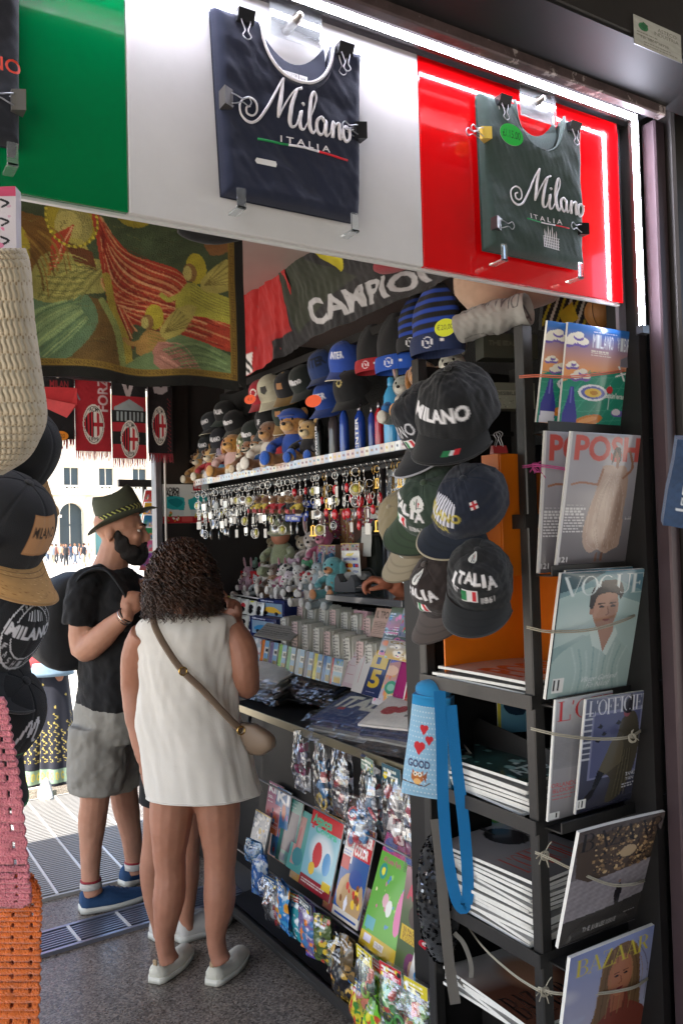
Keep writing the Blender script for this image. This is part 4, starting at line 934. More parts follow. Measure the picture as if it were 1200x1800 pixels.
# ---------------------------------------------------------------- cashier behind the counter
K_ = PM(3.45); c5 = thing('person', 'cashier behind the counter with one hand resting by the card terminal', 'person', None, Matrix.Translation(PZ(790, 1500, 0))); sk = cmat('#a4644a', kind='skin'); b = MB()
head(b, Matrix.Translation(K_(795, 930, .1)) @ rot(rz=-40), sk, .95); limb(b, [K_(795, 1000, .1), K_(795, 950, .1)], [.055, .05], sk)
torso(b, [(K_(795, 1000, .1), .13, .08), (K_(795, 1030, .1), .19, .1), (K_(795, 1150, .1), .18, .12), (K_(795, 1270, .1), .18, .12)], sk, (.5, -.86, 0))
limb(b, [K_(765, 1030, .05), K_(735, 1075, .0), K_(712, 1045, -.05), K_(690, 1030, -.08)], [.05, .045, .036, .028], sk)
hand(b, frame_z(K_(690, 1028, -.08), K_(655, 1016, -.08)-K_(690, 1026, -.08), Vector((0, 0, -1))), sk, side=1, curl=(42, 48, 52, 55), thumb=25, s=1.05)
remesh(wb(b, 'body', c5), .006, 3)
b = MB(); torso(b, [(K_(795, 1010, .1), .15, .09), (K_(795, 1030, .1), .2, .11), (K_(795, 1150, .1), .19, .13), (K_(795, 1270, .1), .19, .13)], cmat('#23262e', kind='fabric'), (.5, -.86, 0)); wb(b, 'shirt', c5)
b = MB(); b.ell(K_(795, 918, .1), (.088, .1, .1), HM, 14, nz=.05); wb(b, 'hair', c5)
# ---------------------------------------------------------------- crowd in the square
rg = random.Random(11)
def bystander(T, top, legs, skin, hair, label):
    t = thing('person', label, 'person', 'people crossing the sunny square', T)
    b = MB(); m = cmat(skin, .6); b.ell((0, 0, 1.6), (.08, .09, .11), m, 10); b.tube([(0, 0, 1.35), (0, 0, 1.55)], .05, m, 8)
    for s_ in (-1, 1): b.tube([(s_*.19, 0, 1.38), (s_*.24, .02, 1.1), (s_*.2, -.1, .88)], [.05, .04, .03], m, 8, sub=3); b.tube([(s_*.08, 0, .9), (s_*.1, .05*s_, .5), (s_*.1, -.1*s_, .05)], [.07, .06, .04], m, 8, sub=3)
    torso(b, [(Vector((0, 0, 1.45)), .1, .08), (Vector((0, 0, 1.38)), .19, .1), (Vector((0, 0, 1.1)), .15, .1), (Vector((0, 0, .9)), .16, .1)], m, (1, 0, 0), 12, 2); b.build('body', t)
    b = MB(); torso(b, [(Vector((0, 0, 1.47)), .1, .09), (Vector((0, 0, 1.39)), .21, .12), (Vector((0, 0, 1.1)), .17, .12), (Vector((0, 0, .88)), .18, .12)], cmat(top, kind='fabric'), (1, 0, 0), 12, 2); b.build('shirt', t)
    b = MB()
    for s_ in (-1, 1): b.tube([(s_*.08, 0, .95), (s_*.1, .05*s_, .5), (s_*.1, -.08*s_, .15)], [.1, .08, .06], cmat(legs, kind='fabric'), 8, sub=2)
    b.build('trousers', t); b = MB(); b.ell((0, .02, 1.64), (.09, .1, .11), cmat(hair, .8), 8); b.build('hair', t); return t
tops = ['#1b1c20', '#e2ddd4', '#24262c', '#9c7b66', '#31435c', '#c9c3b8', '#54302c', '#1f2226', '#8d98a2', '#33373d', '#d8cfc0', '#46545e']
for i, (px, D, a) in enumerate([(116, 62, 0), (132, 66, 40), (147, 60, 200), (108, 75, 90), (124, 80, 10), (156, 72, 0), (99, 70, 120), (140, 84, 60), (92, 64, 0), (112, 90, 30), (150, 92, 0), (262, 70, 20), (268, 80, 0), (84, 77, 15)]):
    q = PD(px, 950, D); bystander(TR((q.x, q.y, 0), rz=a), tops[i % 12], ['#22252b', '#5a6474', '#b3a88f'][i % 3], '#9c6c55', ['#1d1410', '#5a4028'][i % 2], f'distant bystander in {["black","cream","charcoal","tan","blue","pale grey","maroon","near-black","grey","dark grey","ivory","slate"][i % 12]} top {["far left of the crowd","left of the crowd","beside the man hat","in mid crowd"][i % 4]} on the square')
# ================================================================== RIGHT-HAND MAGAZINE RACK
RK = mat('rack_metal', '#3b3937', rough=.38, metal=.55, var=.1, vs=8, bump=.1, bs=80)
rack = thing('magazine_rack', 'tall dark metal magazine rack beside the right column', 'rack', None, Matrix.Translation((1.42, 1.45, 0)))
XR0, XR1, YR0, YR1 = 1.405, 1.80, 1.45, 1.86
ZT = PY(912, 569, 1.45).z
for nm, x, y in (('post', XR0, YR0), ('post', XR1-.03, YR0), ('post', XR0+.0, YR1), ('post', XR1-.03, YR1)):
    b = MB(); b.box((x, y, 0), (x+.034, y+.03, ZT), RK, c=.003); wb(b, nm, rack)
shz = [PY(925, 1228, YR0).z, PY(937, 1449, YR0).z, PY(955, 1680, YR0).z, PY(960, 1790, YR0).z-.28]
for z in [1.66]+shz[:3]+[shz[3]]:
    b = MB(); b.box((XR0-.006, YR0+.004, z-.028), (XR1, YR1+.02, z-.024), RK); b.box((XR0-.008, YR0+.003, z-.030), (XR0-.004, YR1+.02, z+.004), RK); b.box((XR0-.008, YR0-.001, z-.028), (XR1, YR0+.002, z+.004), RK); wb(b, 'shelf', rack)
for i, z in enumerate(shz[1:]):   # black dividers standing on the shelves
    b = MB(); b.prism([(0, 0), (.0, .16), (.02, .175), (.30, .14), (.30, 0)], 0, .004, DARK2, T=Matrix(((0, 1, 0, XR0+.16), (-1, 0, 0, YR1), (0, 0, 1, z-.02), (0, 0, 0, 1)))); wb(b, 'divider', rack)
b = MB(); b.box((XR0+.03, YR1+.03, .05), (XR1+.2, YR1+.04, 2.1), DARK2); wb(b, 'back_sheet', rack)
OR = mat('orange_board', '#d8700a', rough=.5, var=.06, vs=9)
b = MB(); p = PY(876, 797, 1.50); q = PY(926, 1010, 1.50); b.box((p.x, 1.495, q.z), (q.x+.02, 1.50, p.z), OR, c=.001); b.box((p.x-.002, 1.50, q.z), (p.x+.002, 1.56, p.z), OR); o = wb(b, 'orange_flap', rack)
b = MB(); b.box((XR0+.02, 1.80, shz[0]+.0), (XR1+.05, 1.805, 1.80), OR); b.box((XR0+.036, 1.49, shz[1]+.30), (XR0+.04, 1.80, shz[0]-.04), OR) if 0 else None; b.box((XR1-.02, 1.47, shz[0]+.0), (XR1-.015, 1.8, 1.64), OR); wb(b, 'orange_lining', rack)
# ---------------------------------------------------------------- covers
def cv_milano():
    c = Canvas(96, 150, '#3d78b8'); c.grad('#2f6cb4', '#e9a368', .05, .42); c.poly([(0, .52), (.35, .42), (1, .36), (1, 1), (0, 1)], '#2b9077')
    for k in range(7): c.line([(k*.2-.2, 1), (k*.2+.35, .4)], .012, '#43a58b'); c.line([(0, .5+k*.1), (1, .42+k*.1)], .01, '#43a58b')
    for x, y, s in ((.12, .13, 1), (.22, .44, .8), (.1, .36, .5)):
        for dx, dy, r in ((0, 0, .11), (.1, .02, .08), (-.08, .03, .08), (.04, -.03, .07)): c.ell(x+dx*s, y+dy*s+.02, r*s, r*s*.45, '#7a68b0'); c.ell(x+dx*s, y+dy*s, r*s, r*s*.42, '#f0ead9')
    for i, ch in enumerate('MILANO VIBRA'):
        if ch != ' ': c.text(ch, .36+i*.052, .075, .040, .12, '#e8eef4', .0)
    c.lines(.36, .05, .4, 1, .02, '#dfe6ee', .5, 1); c.lines(.34, .22, .3, 3, .018, '#e8e2cf', .5, 2)
    c.ell(.42, .60, .21, .075, '#e8ecef'); c.ell(.42, .60, .17, .058, '#6870b8'); c.ell(.42, .60, .12, .04, '#e9c64d'); c.ell(.43, .60, .06, .02, '#c98a2a')
    c.ell(.38, .86, .22, .05, '#d98437', a=-18); c.ell(.38, .85, .14, .022, '#eaa45c', a=-18); c.ell(.86, .98, .2, .1, '#5a55a8'); c.ell(.86, .98, .15, .075, '#e4e8ee'); c.blobs(14, .01, .025, ['#c03a3a', '#2c8a50', '#f1e9d8', '#7e3a6a'], 3, (.76, .93, .96, 1))
    c.poly([(.02, 1), (.03, .8), (.08, .66), (.10, .56), (.15, .56), (.17, .66), (.22, .8), (.24, 1)], '#3c3f96'); c.poly([(.02, 1), (.04, .88), (.22, .88), (.24, 1)], '#e2e3f0'); c.line([(.12, .57), (.12, .7)], .02, '#6a6cc0')
    c.line([(.66, .52), (.66, .74)], .012, '#dbe9ea'); c.ell(.66, .56, .05, .035, '#c22f35'); c.line([(.78, .34), (.88, .46)], .03, '#eef2f2'); c.line([(.74, .43), (.95, .38)], .022, '#eef2f2'); c.ell(.82, .77, .10, .035, '#6d63b4'); c.ell(.80, .76, .07, .03, '#ece7f2')
    c.text("eatin'erario", .6, .585, .38, .05, '#f1f4ef', .02); c.poly([(.9, .3), (1, .28), (1, .36)], '#1f5a46'); return c
def cv_posh(full=True):
    c = Canvas(96, 190, '#a19fa6'); c.grad('#a6a3ab', '#5a5558', .25, 1); c.ell(.6, .4, .5, .4, '#b5b2b8', .5, soft=.8)
    c.text('POSH', .07, .02, .86, .19, '#c4564f', .035)
    c.poly([(.50, .235), (.44, .25), (.41, .34), (.37, .46), (.31, .60), (.28, .74), (.31, .85), (.40, .905), (.50, .88), (.60, .915), (.70, .885), (.79, .85), (.80, .70), (.80, .55), (.82, .42), (.80, .30), (.75, .24), (.68, .235), (.62, .25), (.57, .235)], '#b59a8a', sm=3); c.ell(.50, .5, .1, .2, '#d0bdae', .5, soft=.8); c.ell(.42, .76, .1, .09, '#d6c2b2', .5, soft=.8); c.ell(.72, .6, .07, .25, '#8a6e60', .5, soft=.8); c.ell(.58, .85, .2, .05, '#8f6f5c', .6, soft=.8)
    rq = random.Random(4)
    for k in range(22):
        x = rq.uniform(.36, .76); c.line([(.54+.14*(x-.36)/.4, .26+.08*rq.random()), (x+rq.uniform(-.04, .04), .5), (x-.03, .7+.1*rq.random()), (.45+.25*(x-.36)/.4, .88)], .006, rq.choice(['#dccbbb', '#94786a', '#a98b7a']), .35, sm=4)
    c.ell(.62, .15, .05, .032, '#8a5e4a'); c.line([(.45, .27), (.40, .38)], .03, '#9a6c55'); c.poly([(.57, .13), (.6, .10), (.66, .10), (.68, .14), (.67, .24), (.65, .16), (.6, .12), (.58, .2), (.55, .24)], '#17110f'); c.line([(.63, .17), (.64, .25)], .04, '#8a5e4a')
    c.line([(.74, .33), (.86, .25), (.8, .13)], .035, '#9a6c55', sm=3); c.line([(.08, .385), (.2, .37), (.4, .385)], .032, '#9a6c55', sm=3); c.line([(.5, .91), (.49, .97)], .03, '#6a4838'); c.line([(.57, .91), (.57, .965)], .03, '#6a4838')
    c.lines(.05, .535, .2, 1, .02, '#c9c6c9', .3, 5); c.lines(.04, .56, .24, 9, .0215, '#e1dfe1', .55, 3); c.text('121', .03, .93, .1, .04, '#ebe9ea', .01); c.lines(.02, .98, .3, 1, .01, '#ccc', .4, 6); c.lines(.84, .63, .14, 2, .015, '#dddddd', .4, 7)
    c.rect(0, 0, .022, 1, '#d8d6d6'); return c
def cv_vogue():
    c = Canvas(110, 160, '#86a5a8'); c.grad('#5f8c96', '#8fa9a8', 0, .3)
    c.poly([(0, 0), (.5, 0), (.2, .12), (0, .16)], '#31535c'); c.poly([(.5, 0), (1, 0), (1, .2), (.7, .1)], '#5f8391'); c.poly([(0, .2), (.35, .12), (1, .3), (1, .75), (.3, .5), (0, .6)], '#b4cac6', .8); c.ell(.25, .42, .35, .2, '#d3e0dc', .6, soft=.8)
    c.poly([(.0, .75), (.12, .62), (.34, .52), (.46, .47), (.62, .50), (.76, .60), (.92, .72), (1, .85), (1, 1), (0, 1)], '#a9bfbb', sm=3)
    for k in range(9): c.line([(.2+.08*k, .6+.02*(k % 3)), (.28+.06*k, .8), (.26+.07*k, 1)], .022, ['#c3d3ce', '#83a09f'][k % 2], .45, sm=3)
    c.poly([(.42, .36), (.44, .52), (.55, .66), (.64, .6), (.64, .44)], '#a9806a'); c.poly([(.36, .46), (.44, .44), (.55, .66), (.42, .6)], '#c9d8d2'); c.poly([(.66, .46), (.70, .52), (.6, .7), (.55, .66)], '#c9d8d2')
    c.ell(.52, .30, .145, .165, '#b48a72'); c.ell(.53, .38, .11, .10, '#ad826a'); c.ell(.60, .32, .07, .12, '#8f6a56', .6, soft=.6); c.ell(.365, .31, .025, .035, '#a67b66')
    c.poly([(.34, .28), (.34, .18), (.40, .10), (.52, .07), (.66, .09), (.71, .17), (.68, .24), (.64, .18), (.52, .17), (.42, .19), (.38, .29)], '#241c19', sm=3)
    for x in (.47, .60): c.ell(x, .285, .03, .009, '#2a1a14'); c.line([(x-.04, .262), (x+.035, .258)], .012, '#2a1c16')
    c.line([(.54, .29), (.56, .345), (.53, .355)], .011, '#7d5745'); c.ell(.54, .395, .045, .009, '#8a5248'); 
    c.text('VOGUE', .04, .03, .90, .16, '#dbe5e4', did=True); c.ell(.525, .17, .14, .06, '#241c19'); c.ell(.53, .205, .115, .03, '#b48a72')
    c.text('Viktor Garland', .34, .855, .42, .045, '#e6eceb', 0, shear=.35); c.text('Flo Nikoll', .42, .91, .26, .045, '#e6eceb', 0, shear=.35); c.barcode(.05, .84, .12, .12); c.rect(0, 0, .018, 1, '#2a3338'); return c
def cv_off1():
    c = Canvas(80, 170, '#b9b8bb'); c.grad('#c2c1c4', '#8d8c90', 0, .35); c.noise(.05, 30, 2)
    for k in range(16): c.rect(0, .37+.012*k, 1, .375+.012*k, '#7e7c80', .5)
    c.grad('#98969a', '#8a8789', .58, 1, region=(0, .57, 1, 1)); c.text("L'OFFICIEL", .05, .02, 1.9, .16, '#c22a2c', did=True)
    c.text('ORLANDO', .02, .69, .42, .034, '#c2363a', 0); c.text('BLOOM', .05, .735, .33, .034, '#c2363a', 0); c.lines(.05, .79, .4, 2, .03, '#c2363a', .25, 3); c.barcode(0, .93, .18, .06); c.rect(0, 0, .02, 1, '#dddddd'); return c
def cv_off2():
    c = Canvas(100, 170, '#3f4356'); c.grad('#5d6279', '#2c2c3a', 0, 1); c.rect(.12, .13, .86, .72, '#777a98'); c.rect(.15, .15, .83, .70, '#54587a'); 
    for k in range(9): c.rect(0, .12+k*.05, .13, .135+k*.05, '#c3c6cf', .8)
    for x, y in ((.24, .26), (.30, .33), (.22, .38), (.5, .25), (.66, .22)): c.poly([(x-.04, y), (x, y-.03), (x+.04, y-.005), (x+.01, y+.015)], '#14141c')
    c.poly([(.55, .22), (.72, .16), (.82, .28), (.86, .5), (.78, .75), (.62, .92), (.42, .95), (.46, .75), (.36, .66), (.42, .45), (.5, .35)], '#474236', sm=3); c.poly([(.42, .40), (.6, .36), (.62, .6), (.3, .72), (.26, .66)], '#5b5442'); c.poly([(.26, .64), (.36, .68), (.2, .88), (.04, .95), (.06, .9), (.2, .8)], '#15141a')
    c.ell(.62, .165, .05, .04, '#8a4a55'); c.ell(.64, .12, .09, .055, '#121118'); c.poly([(.6, .1), (.68, .0), (.74, .12)], '#121118')
    for k in range(8): c.line([(.6+.02*k, .5), (.52+.03*k, .92)], .012, ['#6b634e', '#332f28'][k % 2], .6)
    c.text("L'OFFICIEL", .06, .02, .88, .135, '#dcdde4', did=True); c.ell(.63, .10, .035, .055, '#121118'); c.text('TANG', .70, .72, .16, .032, '#d9dae2', 0); c.text('YAN', .71, .765, .13, .032, '#d9dae2', 0); c.lines(.66, .82, .22, 2, .025, '#c9cad2', .35, 2); c.barcode(.02, .88, .12, .08); c.rect(0, 0, .02, 1, '#e3e3e6'); return c
def cv_baz1():
    c = Canvas(100, 150, '#5f574f'); c.grad('#4d433f', '#7f7a80', .0, .75); c.poly([(0, .42), (1, .36), (1, .74), (0, .80)], '#8b8488'); c.noise(.2, 60, 5); c.poly([(0, .78), (1, .72), (1, 1), (0, 1)], '#3b3735'); c.poly([(0, .1), (.22, .06), (.95, .02), (.98, .4), (.2, .46), (.05, .4)], '#4a3c31')
    c.blobs(260, .006, .022, ['#7b6245', '#a3835c', '#2e2622', '#5a4636', '#8e6f4e', '#c5a678'], 4, (.22, .05, .92, .42)); c.ell(.62, .27, .1, .05, '#b49b78'); c.text('BAZAAR', .05, .03, .95, .15, '#231e1d', did=True)
    c.poly([(.56, .57), (.61, .55), (.64, .62), (.63, .74), (.58, .74), (.55, .66)], '#17151a'); c.ell(.59, .535, .015, .014, '#8d6a55'); c.line([(.585, .74), (.58, .78)], .012, '#1a1818'); c.text('THE JUBILEE ISSUE', .25, .88, .4, .055, '#b9b4b0', .0); c.lines(.74, .86, .14, 1, .02, '#b9b4b0', .5, 2); c.noise(.08, 12, 8); return c
def cv_baz2():
    c = Canvas(100, 150, '#8d93b0'); c.grad('#7f89b2', '#b3aebb', 0, .9); c.blobs(18, .05, .14, ['#a9adc4', '#969dbc', '#c3bfca'], 6, (0, .1, 1, .9), soft=.7, al=.6)
    c.poly([(.38, .16), (.5, .06), (.68, .05), (.80, .16), (.86, .45), (.92, .8), (.98, 1), (.25, 1), (.34, .6)], '#6e5236', sm=3); c.ell(.60, .34, .15, .20, '#a5694a'); c.poly([(.5, .5), (.7, .5), (.74, .62), (.95, .75), (1, 1), (.1, 1), (.3, .78), (.48, .65)], '#7a3a2c', sm=2); c.poly([(.5, .48), (.68, .48), (.66, .66), (.52, .66)], '#9a5e42')
    for k in range(10): c.line([(.42+.04*k, .08), (.36+.065*k, .35), (.33+.07*k, .7)], .012, ['#9a7a4e', '#4a3622'][k % 2], .5, sm=3)
    c.ell(.60, .36, .115, .17, '#a86c4d'); 
    for x in (.55, .66): c.ell(x, .33, .026, .009, '#2a1710'); c.line([(x-.03, .305), (x+.03, .303)], .012, '#4a2c1c')
    c.line([(.60, .34), (.62, .40), (.59, .41)], .01, '#7c452e'); c.ell(.605, .455, .04, .012, '#7c322c'); c.text('BAZAAR', .08, .05, .84, .15, '#c6b43a', did=True); return c
def cv_baz3():
    c = Canvas(100, 150, '#b7b0a6'); c.text('BAZAAR', .05, .04, .9, .16, '#1c1a1c', did=True); c.ell(.5, .6, .3, .3, '#8d7462', .9, soft=.4); c.rect(.86, .3, 1, .9, '#8f6c4c'); return c
# ---------------------------------------------------------------- magazines on the rack
def magazine(label, cv, BL, BR, TL, Y, bulge=.006, curl=0, th=.006, group=None, lift=0):
    T, w_, h_ = quad(BL, BR, TL, Y=Y); t = thing('magazine', label, 'magazine', group, T)
    S = flat_S(w_, h_, bulge, curl); sheet(cv, S, 'cover', t, thick=th); return t
magazine('left of two copies of a blue and orange magazine with clouds and food', cv_milano(), (942, 742), (1062, 738), (962, 563), 1.425)
magazine('right copy of a blue magazine reading MILANO VIBRA with food and plane', cv_milano(), (980, 764), (1098, 760), (998, 566), 1.405)
magazine('left of two grey POSH magazines tied to the rack', cv_posh(), (945, 1008), (1070, 994), (957, 757), 1.42)
magazine('front POSH magazine with a figure in a satin dress', cv_posh(), (976, 996), (1106, 988), (1003, 758), 1.40)
magazine('second VOGUE copy peeking out behind the front one', cv_vogue(), (972, 1222), (1114, 1196), (994, 1003), 1.43)
magazine('pale teal VOGUE magazine with a young man in a white shirt', cv_vogue(), (958, 1230), (1110, 1202), (986, 1008), 1.41, curl=.006, th=.008)
magazine('grey L\'OFFICIEL magazine with red lettering, left of the dark one', cv_off1(), (962, 1445), (1062, 1428), (976, 1231), 1.43)
magazine('dark blue L\'OFFICIEL magazine with a seated figure in a coat', cv_off2(), (1010, 1432), (1122, 1408), (1029, 1230), 1.41, curl=.01)
magazine('sombre brown BAZAAR magazine with a tiny standing figure', cv_baz1(), (980, 1668), (1122, 1640), (1018, 1464), 1.41, curl=.012, th=.009)
magazine('pale BAZAAR copy behind the yellow-lettered one', cv_baz3(), (1010, 1868), (1138, 1838), (1030, 1672), 1.43, th=.007)
magazine('BAZAAR magazine with yellow letters and a long-haired person', cv_baz2(), (978, 1880), (1128, 1850), (1002, 1685), 1.405, th=.009)
# trays
for BL, BR in (((940, 760), (1110, 745)), ((945, 1010), (1110, 990)), ((955, 1238), (1125, 1208)), ((962, 1455), (1132, 1418)), ((970, 1692), (1140, 1650))):
    a = PY(*BL, 1.44); e = PY(*BR, 1.44); b = MB(); b.box((a.x, 1.40, a.z-.004), (1.80, 1.455, a.z), RK); b.box((a.x, 1.396, a.z-.004), (1.80, 1.40, a.z+.022), RK, c=.001); wb(b, 'tray', rack)
# strings round the magazines
def string(label, pts, m, r=.0016, knot=None, tails=0, name='string'):
    P = [PY(x, y, Y) for x, y, Y in pts]; b = MB(); b.tube(P, r, m, 6, sub=6); b.tube([p+Vector((0, 0, .004)) for p in P], r, m, 6, sub=6)
    if knot:
        k = PY(*knot); rg = random.Random(knot[0])
        for i in range(3): b.tube([k+Vector((.012*math.cos(a+i), -.004, .010*math.sin(a+i*.7))) for a in np.linspace(0, 5.5, 9)], r, m, 6, sub=3)
        for i in range(tails):
            d = Vector((rg.uniform(-1, 1), -.2, rg.uniform(-1, 1)))*.03; b.tube([k, k+d*.6+Vector((0, 0, .003)), k+d], r*.8, m, 5, sub=3)
    return tag(b.build(name), label, 'string', 'strings holding magazines on the rack')
TW = mat('twine', '#a59e8c', rough=.9); PKS = mat('pink_elastic', '#b0417a', rough=.6); ORS = mat('orange_elastic', '#cf6f55', rough=.6)
string('pink and orange elastic across the MILANO VIBRA magazines', [(912, 664, 1.43), (945, 662, 1.38), (1000, 664, 1.36), (1060, 658, 1.36), (1104, 652, 1.38)], ORS)
string('purple elastic across the POSH magazines', [(918, 822, 1.43), (948, 820, 1.38), (1003, 828, 1.36), (1060, 842, 1.36), (1111, 852, 1.38)], PKS, knot=(940, 822, 1.40), tails=5)
string('pale twine across the VOGUE magazine', [(925, 1104, 1.43), (968, 1112, 1.38), (1040, 1108, 1.35), (1095, 1092, 1.35), (1124, 1078, 1.38)], TW)
string('pale twine across the L\'OFFICIEL magazines', [(932, 1282, 1.43), (980, 1293, 1.38), (1040, 1300, 1.36), (1100, 1298, 1.35), (1132, 1282, 1.38)], TW, knot=(1108, 1297, 1.35), tails=5)
string('twine knotted on the post above the brown BAZAAR', [(940, 1500, 1.43), (965, 1510, 1.40), (1010, 1532, 1.37), (1070, 1556, 1.35), (1110, 1556, 1.35), (1135, 1548, 1.38)], TW, knot=(955, 1503, 1.42), tails=6)
string('twine with a big knot beside the yellow-lettered BAZAAR', [(945, 1738, 1.43), (980, 1748, 1.39), (1050, 1748, 1.37), (1110, 1738, 1.36), (1140, 1720, 1.38)], TW, knot=(955, 1742, 1.42), tails=7)
def string2(label, pts, knot=None):
    b = MB(); P = [PD(x, y, D) for x, y, D in pts]; b.tube(P, .0017, TW, 6, sub=6); b.tube([p+Vector((0, 0, -.004)) for p in P], .0015, TW, 6, sub=6); tag(b.build('string'), label, 'string', 'strings holding magazines on the rack')
string2('twine sagging in front of the upper magazine stack', [(815, 1308, 2.32), (850, 1352, 2.2), (900, 1392, 2.08), (940, 1414, 1.98), (960, 1415, 1.97)])
string2('twine sagging in front of the lowest shelf', [(815, 1618, 2.32), (850, 1665, 2.2), (900, 1710, 2.06), (940, 1736, 1.95), (952, 1740, 1.94)])
# ---------------------------------------------------------------- stacks of magazines lying on the shelves (spines towards the front edge)
def stack(z0, n, th, seed, labels, covers, x0=XR0+.01, dy=0):
    rg = random.Random(seed); proto = None
    for k in range(n):
        z = z0+k*th; T = TR((x0+.14+rg.uniform(-.008, .012), 1.665+dy+rg.uniform(-.014, .010), z), rz=rg.uniform(-4.5, 4.5), ry=rg.uniform(-.6, .6))
        top = k == n-1; lb = labels[0] if top else labels[1]
        if top or proto is None:
            t = thing('magazine', lb, 'magazine', labels[2], T); c = covers if top else Canvas(8, 8, '#8a8884')
            W_2, H_2 = .28, .215
            def S(u, v, W2=W_2, H2=H_2): x = (u-.5)*W2; y = (.5-v)*H2; return np.stack([x, y*1.6, th*.9+.006*np.cos(y*9)*.5-.004+.004*np.sin(x*9+k)], -1)
            b = sheet(c, S, 'x', thick=th*.85, ndir=(0, 0, -1), build=False); o = b.build('cover', t)
            if not top: proto = t
        else: dup(proto, T, lb, labels[2])
        # printed spine marks on every second copy are part of the copy itself
cA = Canvas(90, 70, '#2c4a44'); cA.noise(.5, 14, 3); cA.blobs(60, .01, .05, ['#6f9a90', '#1b2a28', '#3f6b62', '#c9d3cc', '#88aaa2'], 4); cA.text('AZZURRA', .1, .7, .7, .16, '#cfd8d2', .02)
cB_ = Canvas(90, 70, '#9c9692'); cB_.grad('#b5aca8', '#6d6866', 0, 1); cB_.text("L'OFFICIEL", .1, .55, .8, .3, '#b4402f', did=True); cB_.ell(.6, .25, .2, .2, '#3a3434')
stack(shz[1]+.004, 9, .0085, 2, ('dark green-covered magazine on top of the middle shelf stack', 'magazine within the stack on the middle shelf', 'stacked magazines on the middle shelf'), cA)
stack(shz[2]+.004, 15, .0095, 3, ('grey magazine with red title on top of the tall lower stack', 'magazine within the tall stack on the lower shelf', 'stacked magazines on the lower shelf'), cB_)
cP = Canvas(90, 70, '#b9a9a4'); cP.text('POSH', .1, .35, .8, .5, '#b8423c', .03)
stack(shz[0]+.004, 3, .0085, 4, ('POSH magazine lying on top of the upper shelf', 'POSH magazine lying under another on the upper shelf', 'POSH magazines on the upper shelf'), cP)
cR = Canvas(90, 70, '#3c2c26'); cR.grad('#c9c2b8', '#5c3a2c', 0, .5); cR.ell(.6, .4, .3, .3, '#9a6e52', .9, soft=.4); cR.text('BAZAAR', .05, .6, .7, .3, '#1a1718', did=True)
stack(PD(900, 1770, 2.05).z-.05, 5, .009, 5, ('magazine with big black R on top of the bottom stack', 'magazine within the bottom stack', 'stacked magazines on the bottom shelf'), cR)
# ---------------------------------------------------------------- game box and red clip inside the top of the rack
c = Canvas(70, 50, '#78796a'); c.rect(0, 0, 1, .3, '#5b5c50'); c.text('IMPOSSIBILE', .02, .34, .6, .14, '#23231f', .02); c.blobs(30, .01, .02, ['#5f6052', '#8d8e80'], 3, (0, .5, 1, 1))
T, w_, h_ = quad((855, 718), (940, 706), (855, 672), D=2.35, d=(.9, -.3, 0), tilt=0); t = thing('game_box', 'grey-green game box reading IMPOSSIBILE inside the rack top', 'box', None, T); sheet(c, flat_S(w_, h_), 'box', t, thick=.05, kind='paper', edge=cmat('#55564a'))
T, w_, h_ = quad((850, 628), (945, 618), (850, 585), D=2.35, d=(.9, -.3, 0), tilt=0); t = thing('game_box', 'dark olive box on the rack\'s top shelf', 'box', None, T); c = Canvas(40, 30, '#33362b'); c.text('THE ITALIAN', .1, .3, .7, .2, '#5c5f4e'); sheet(c, flat_S(w_, h_), 'box', t, thick=.06, kind='paper', edge=cmat('#2b2d24'))
p = PD(876, 800, 2.0); binder_clip('red binder clip standing on the orange board', Matrix.Translation(PD(876, 793, 1.98)) @ rot(rx=180, rz=-20), black='#a03236', group='binder clips on the rack', w_=.035)
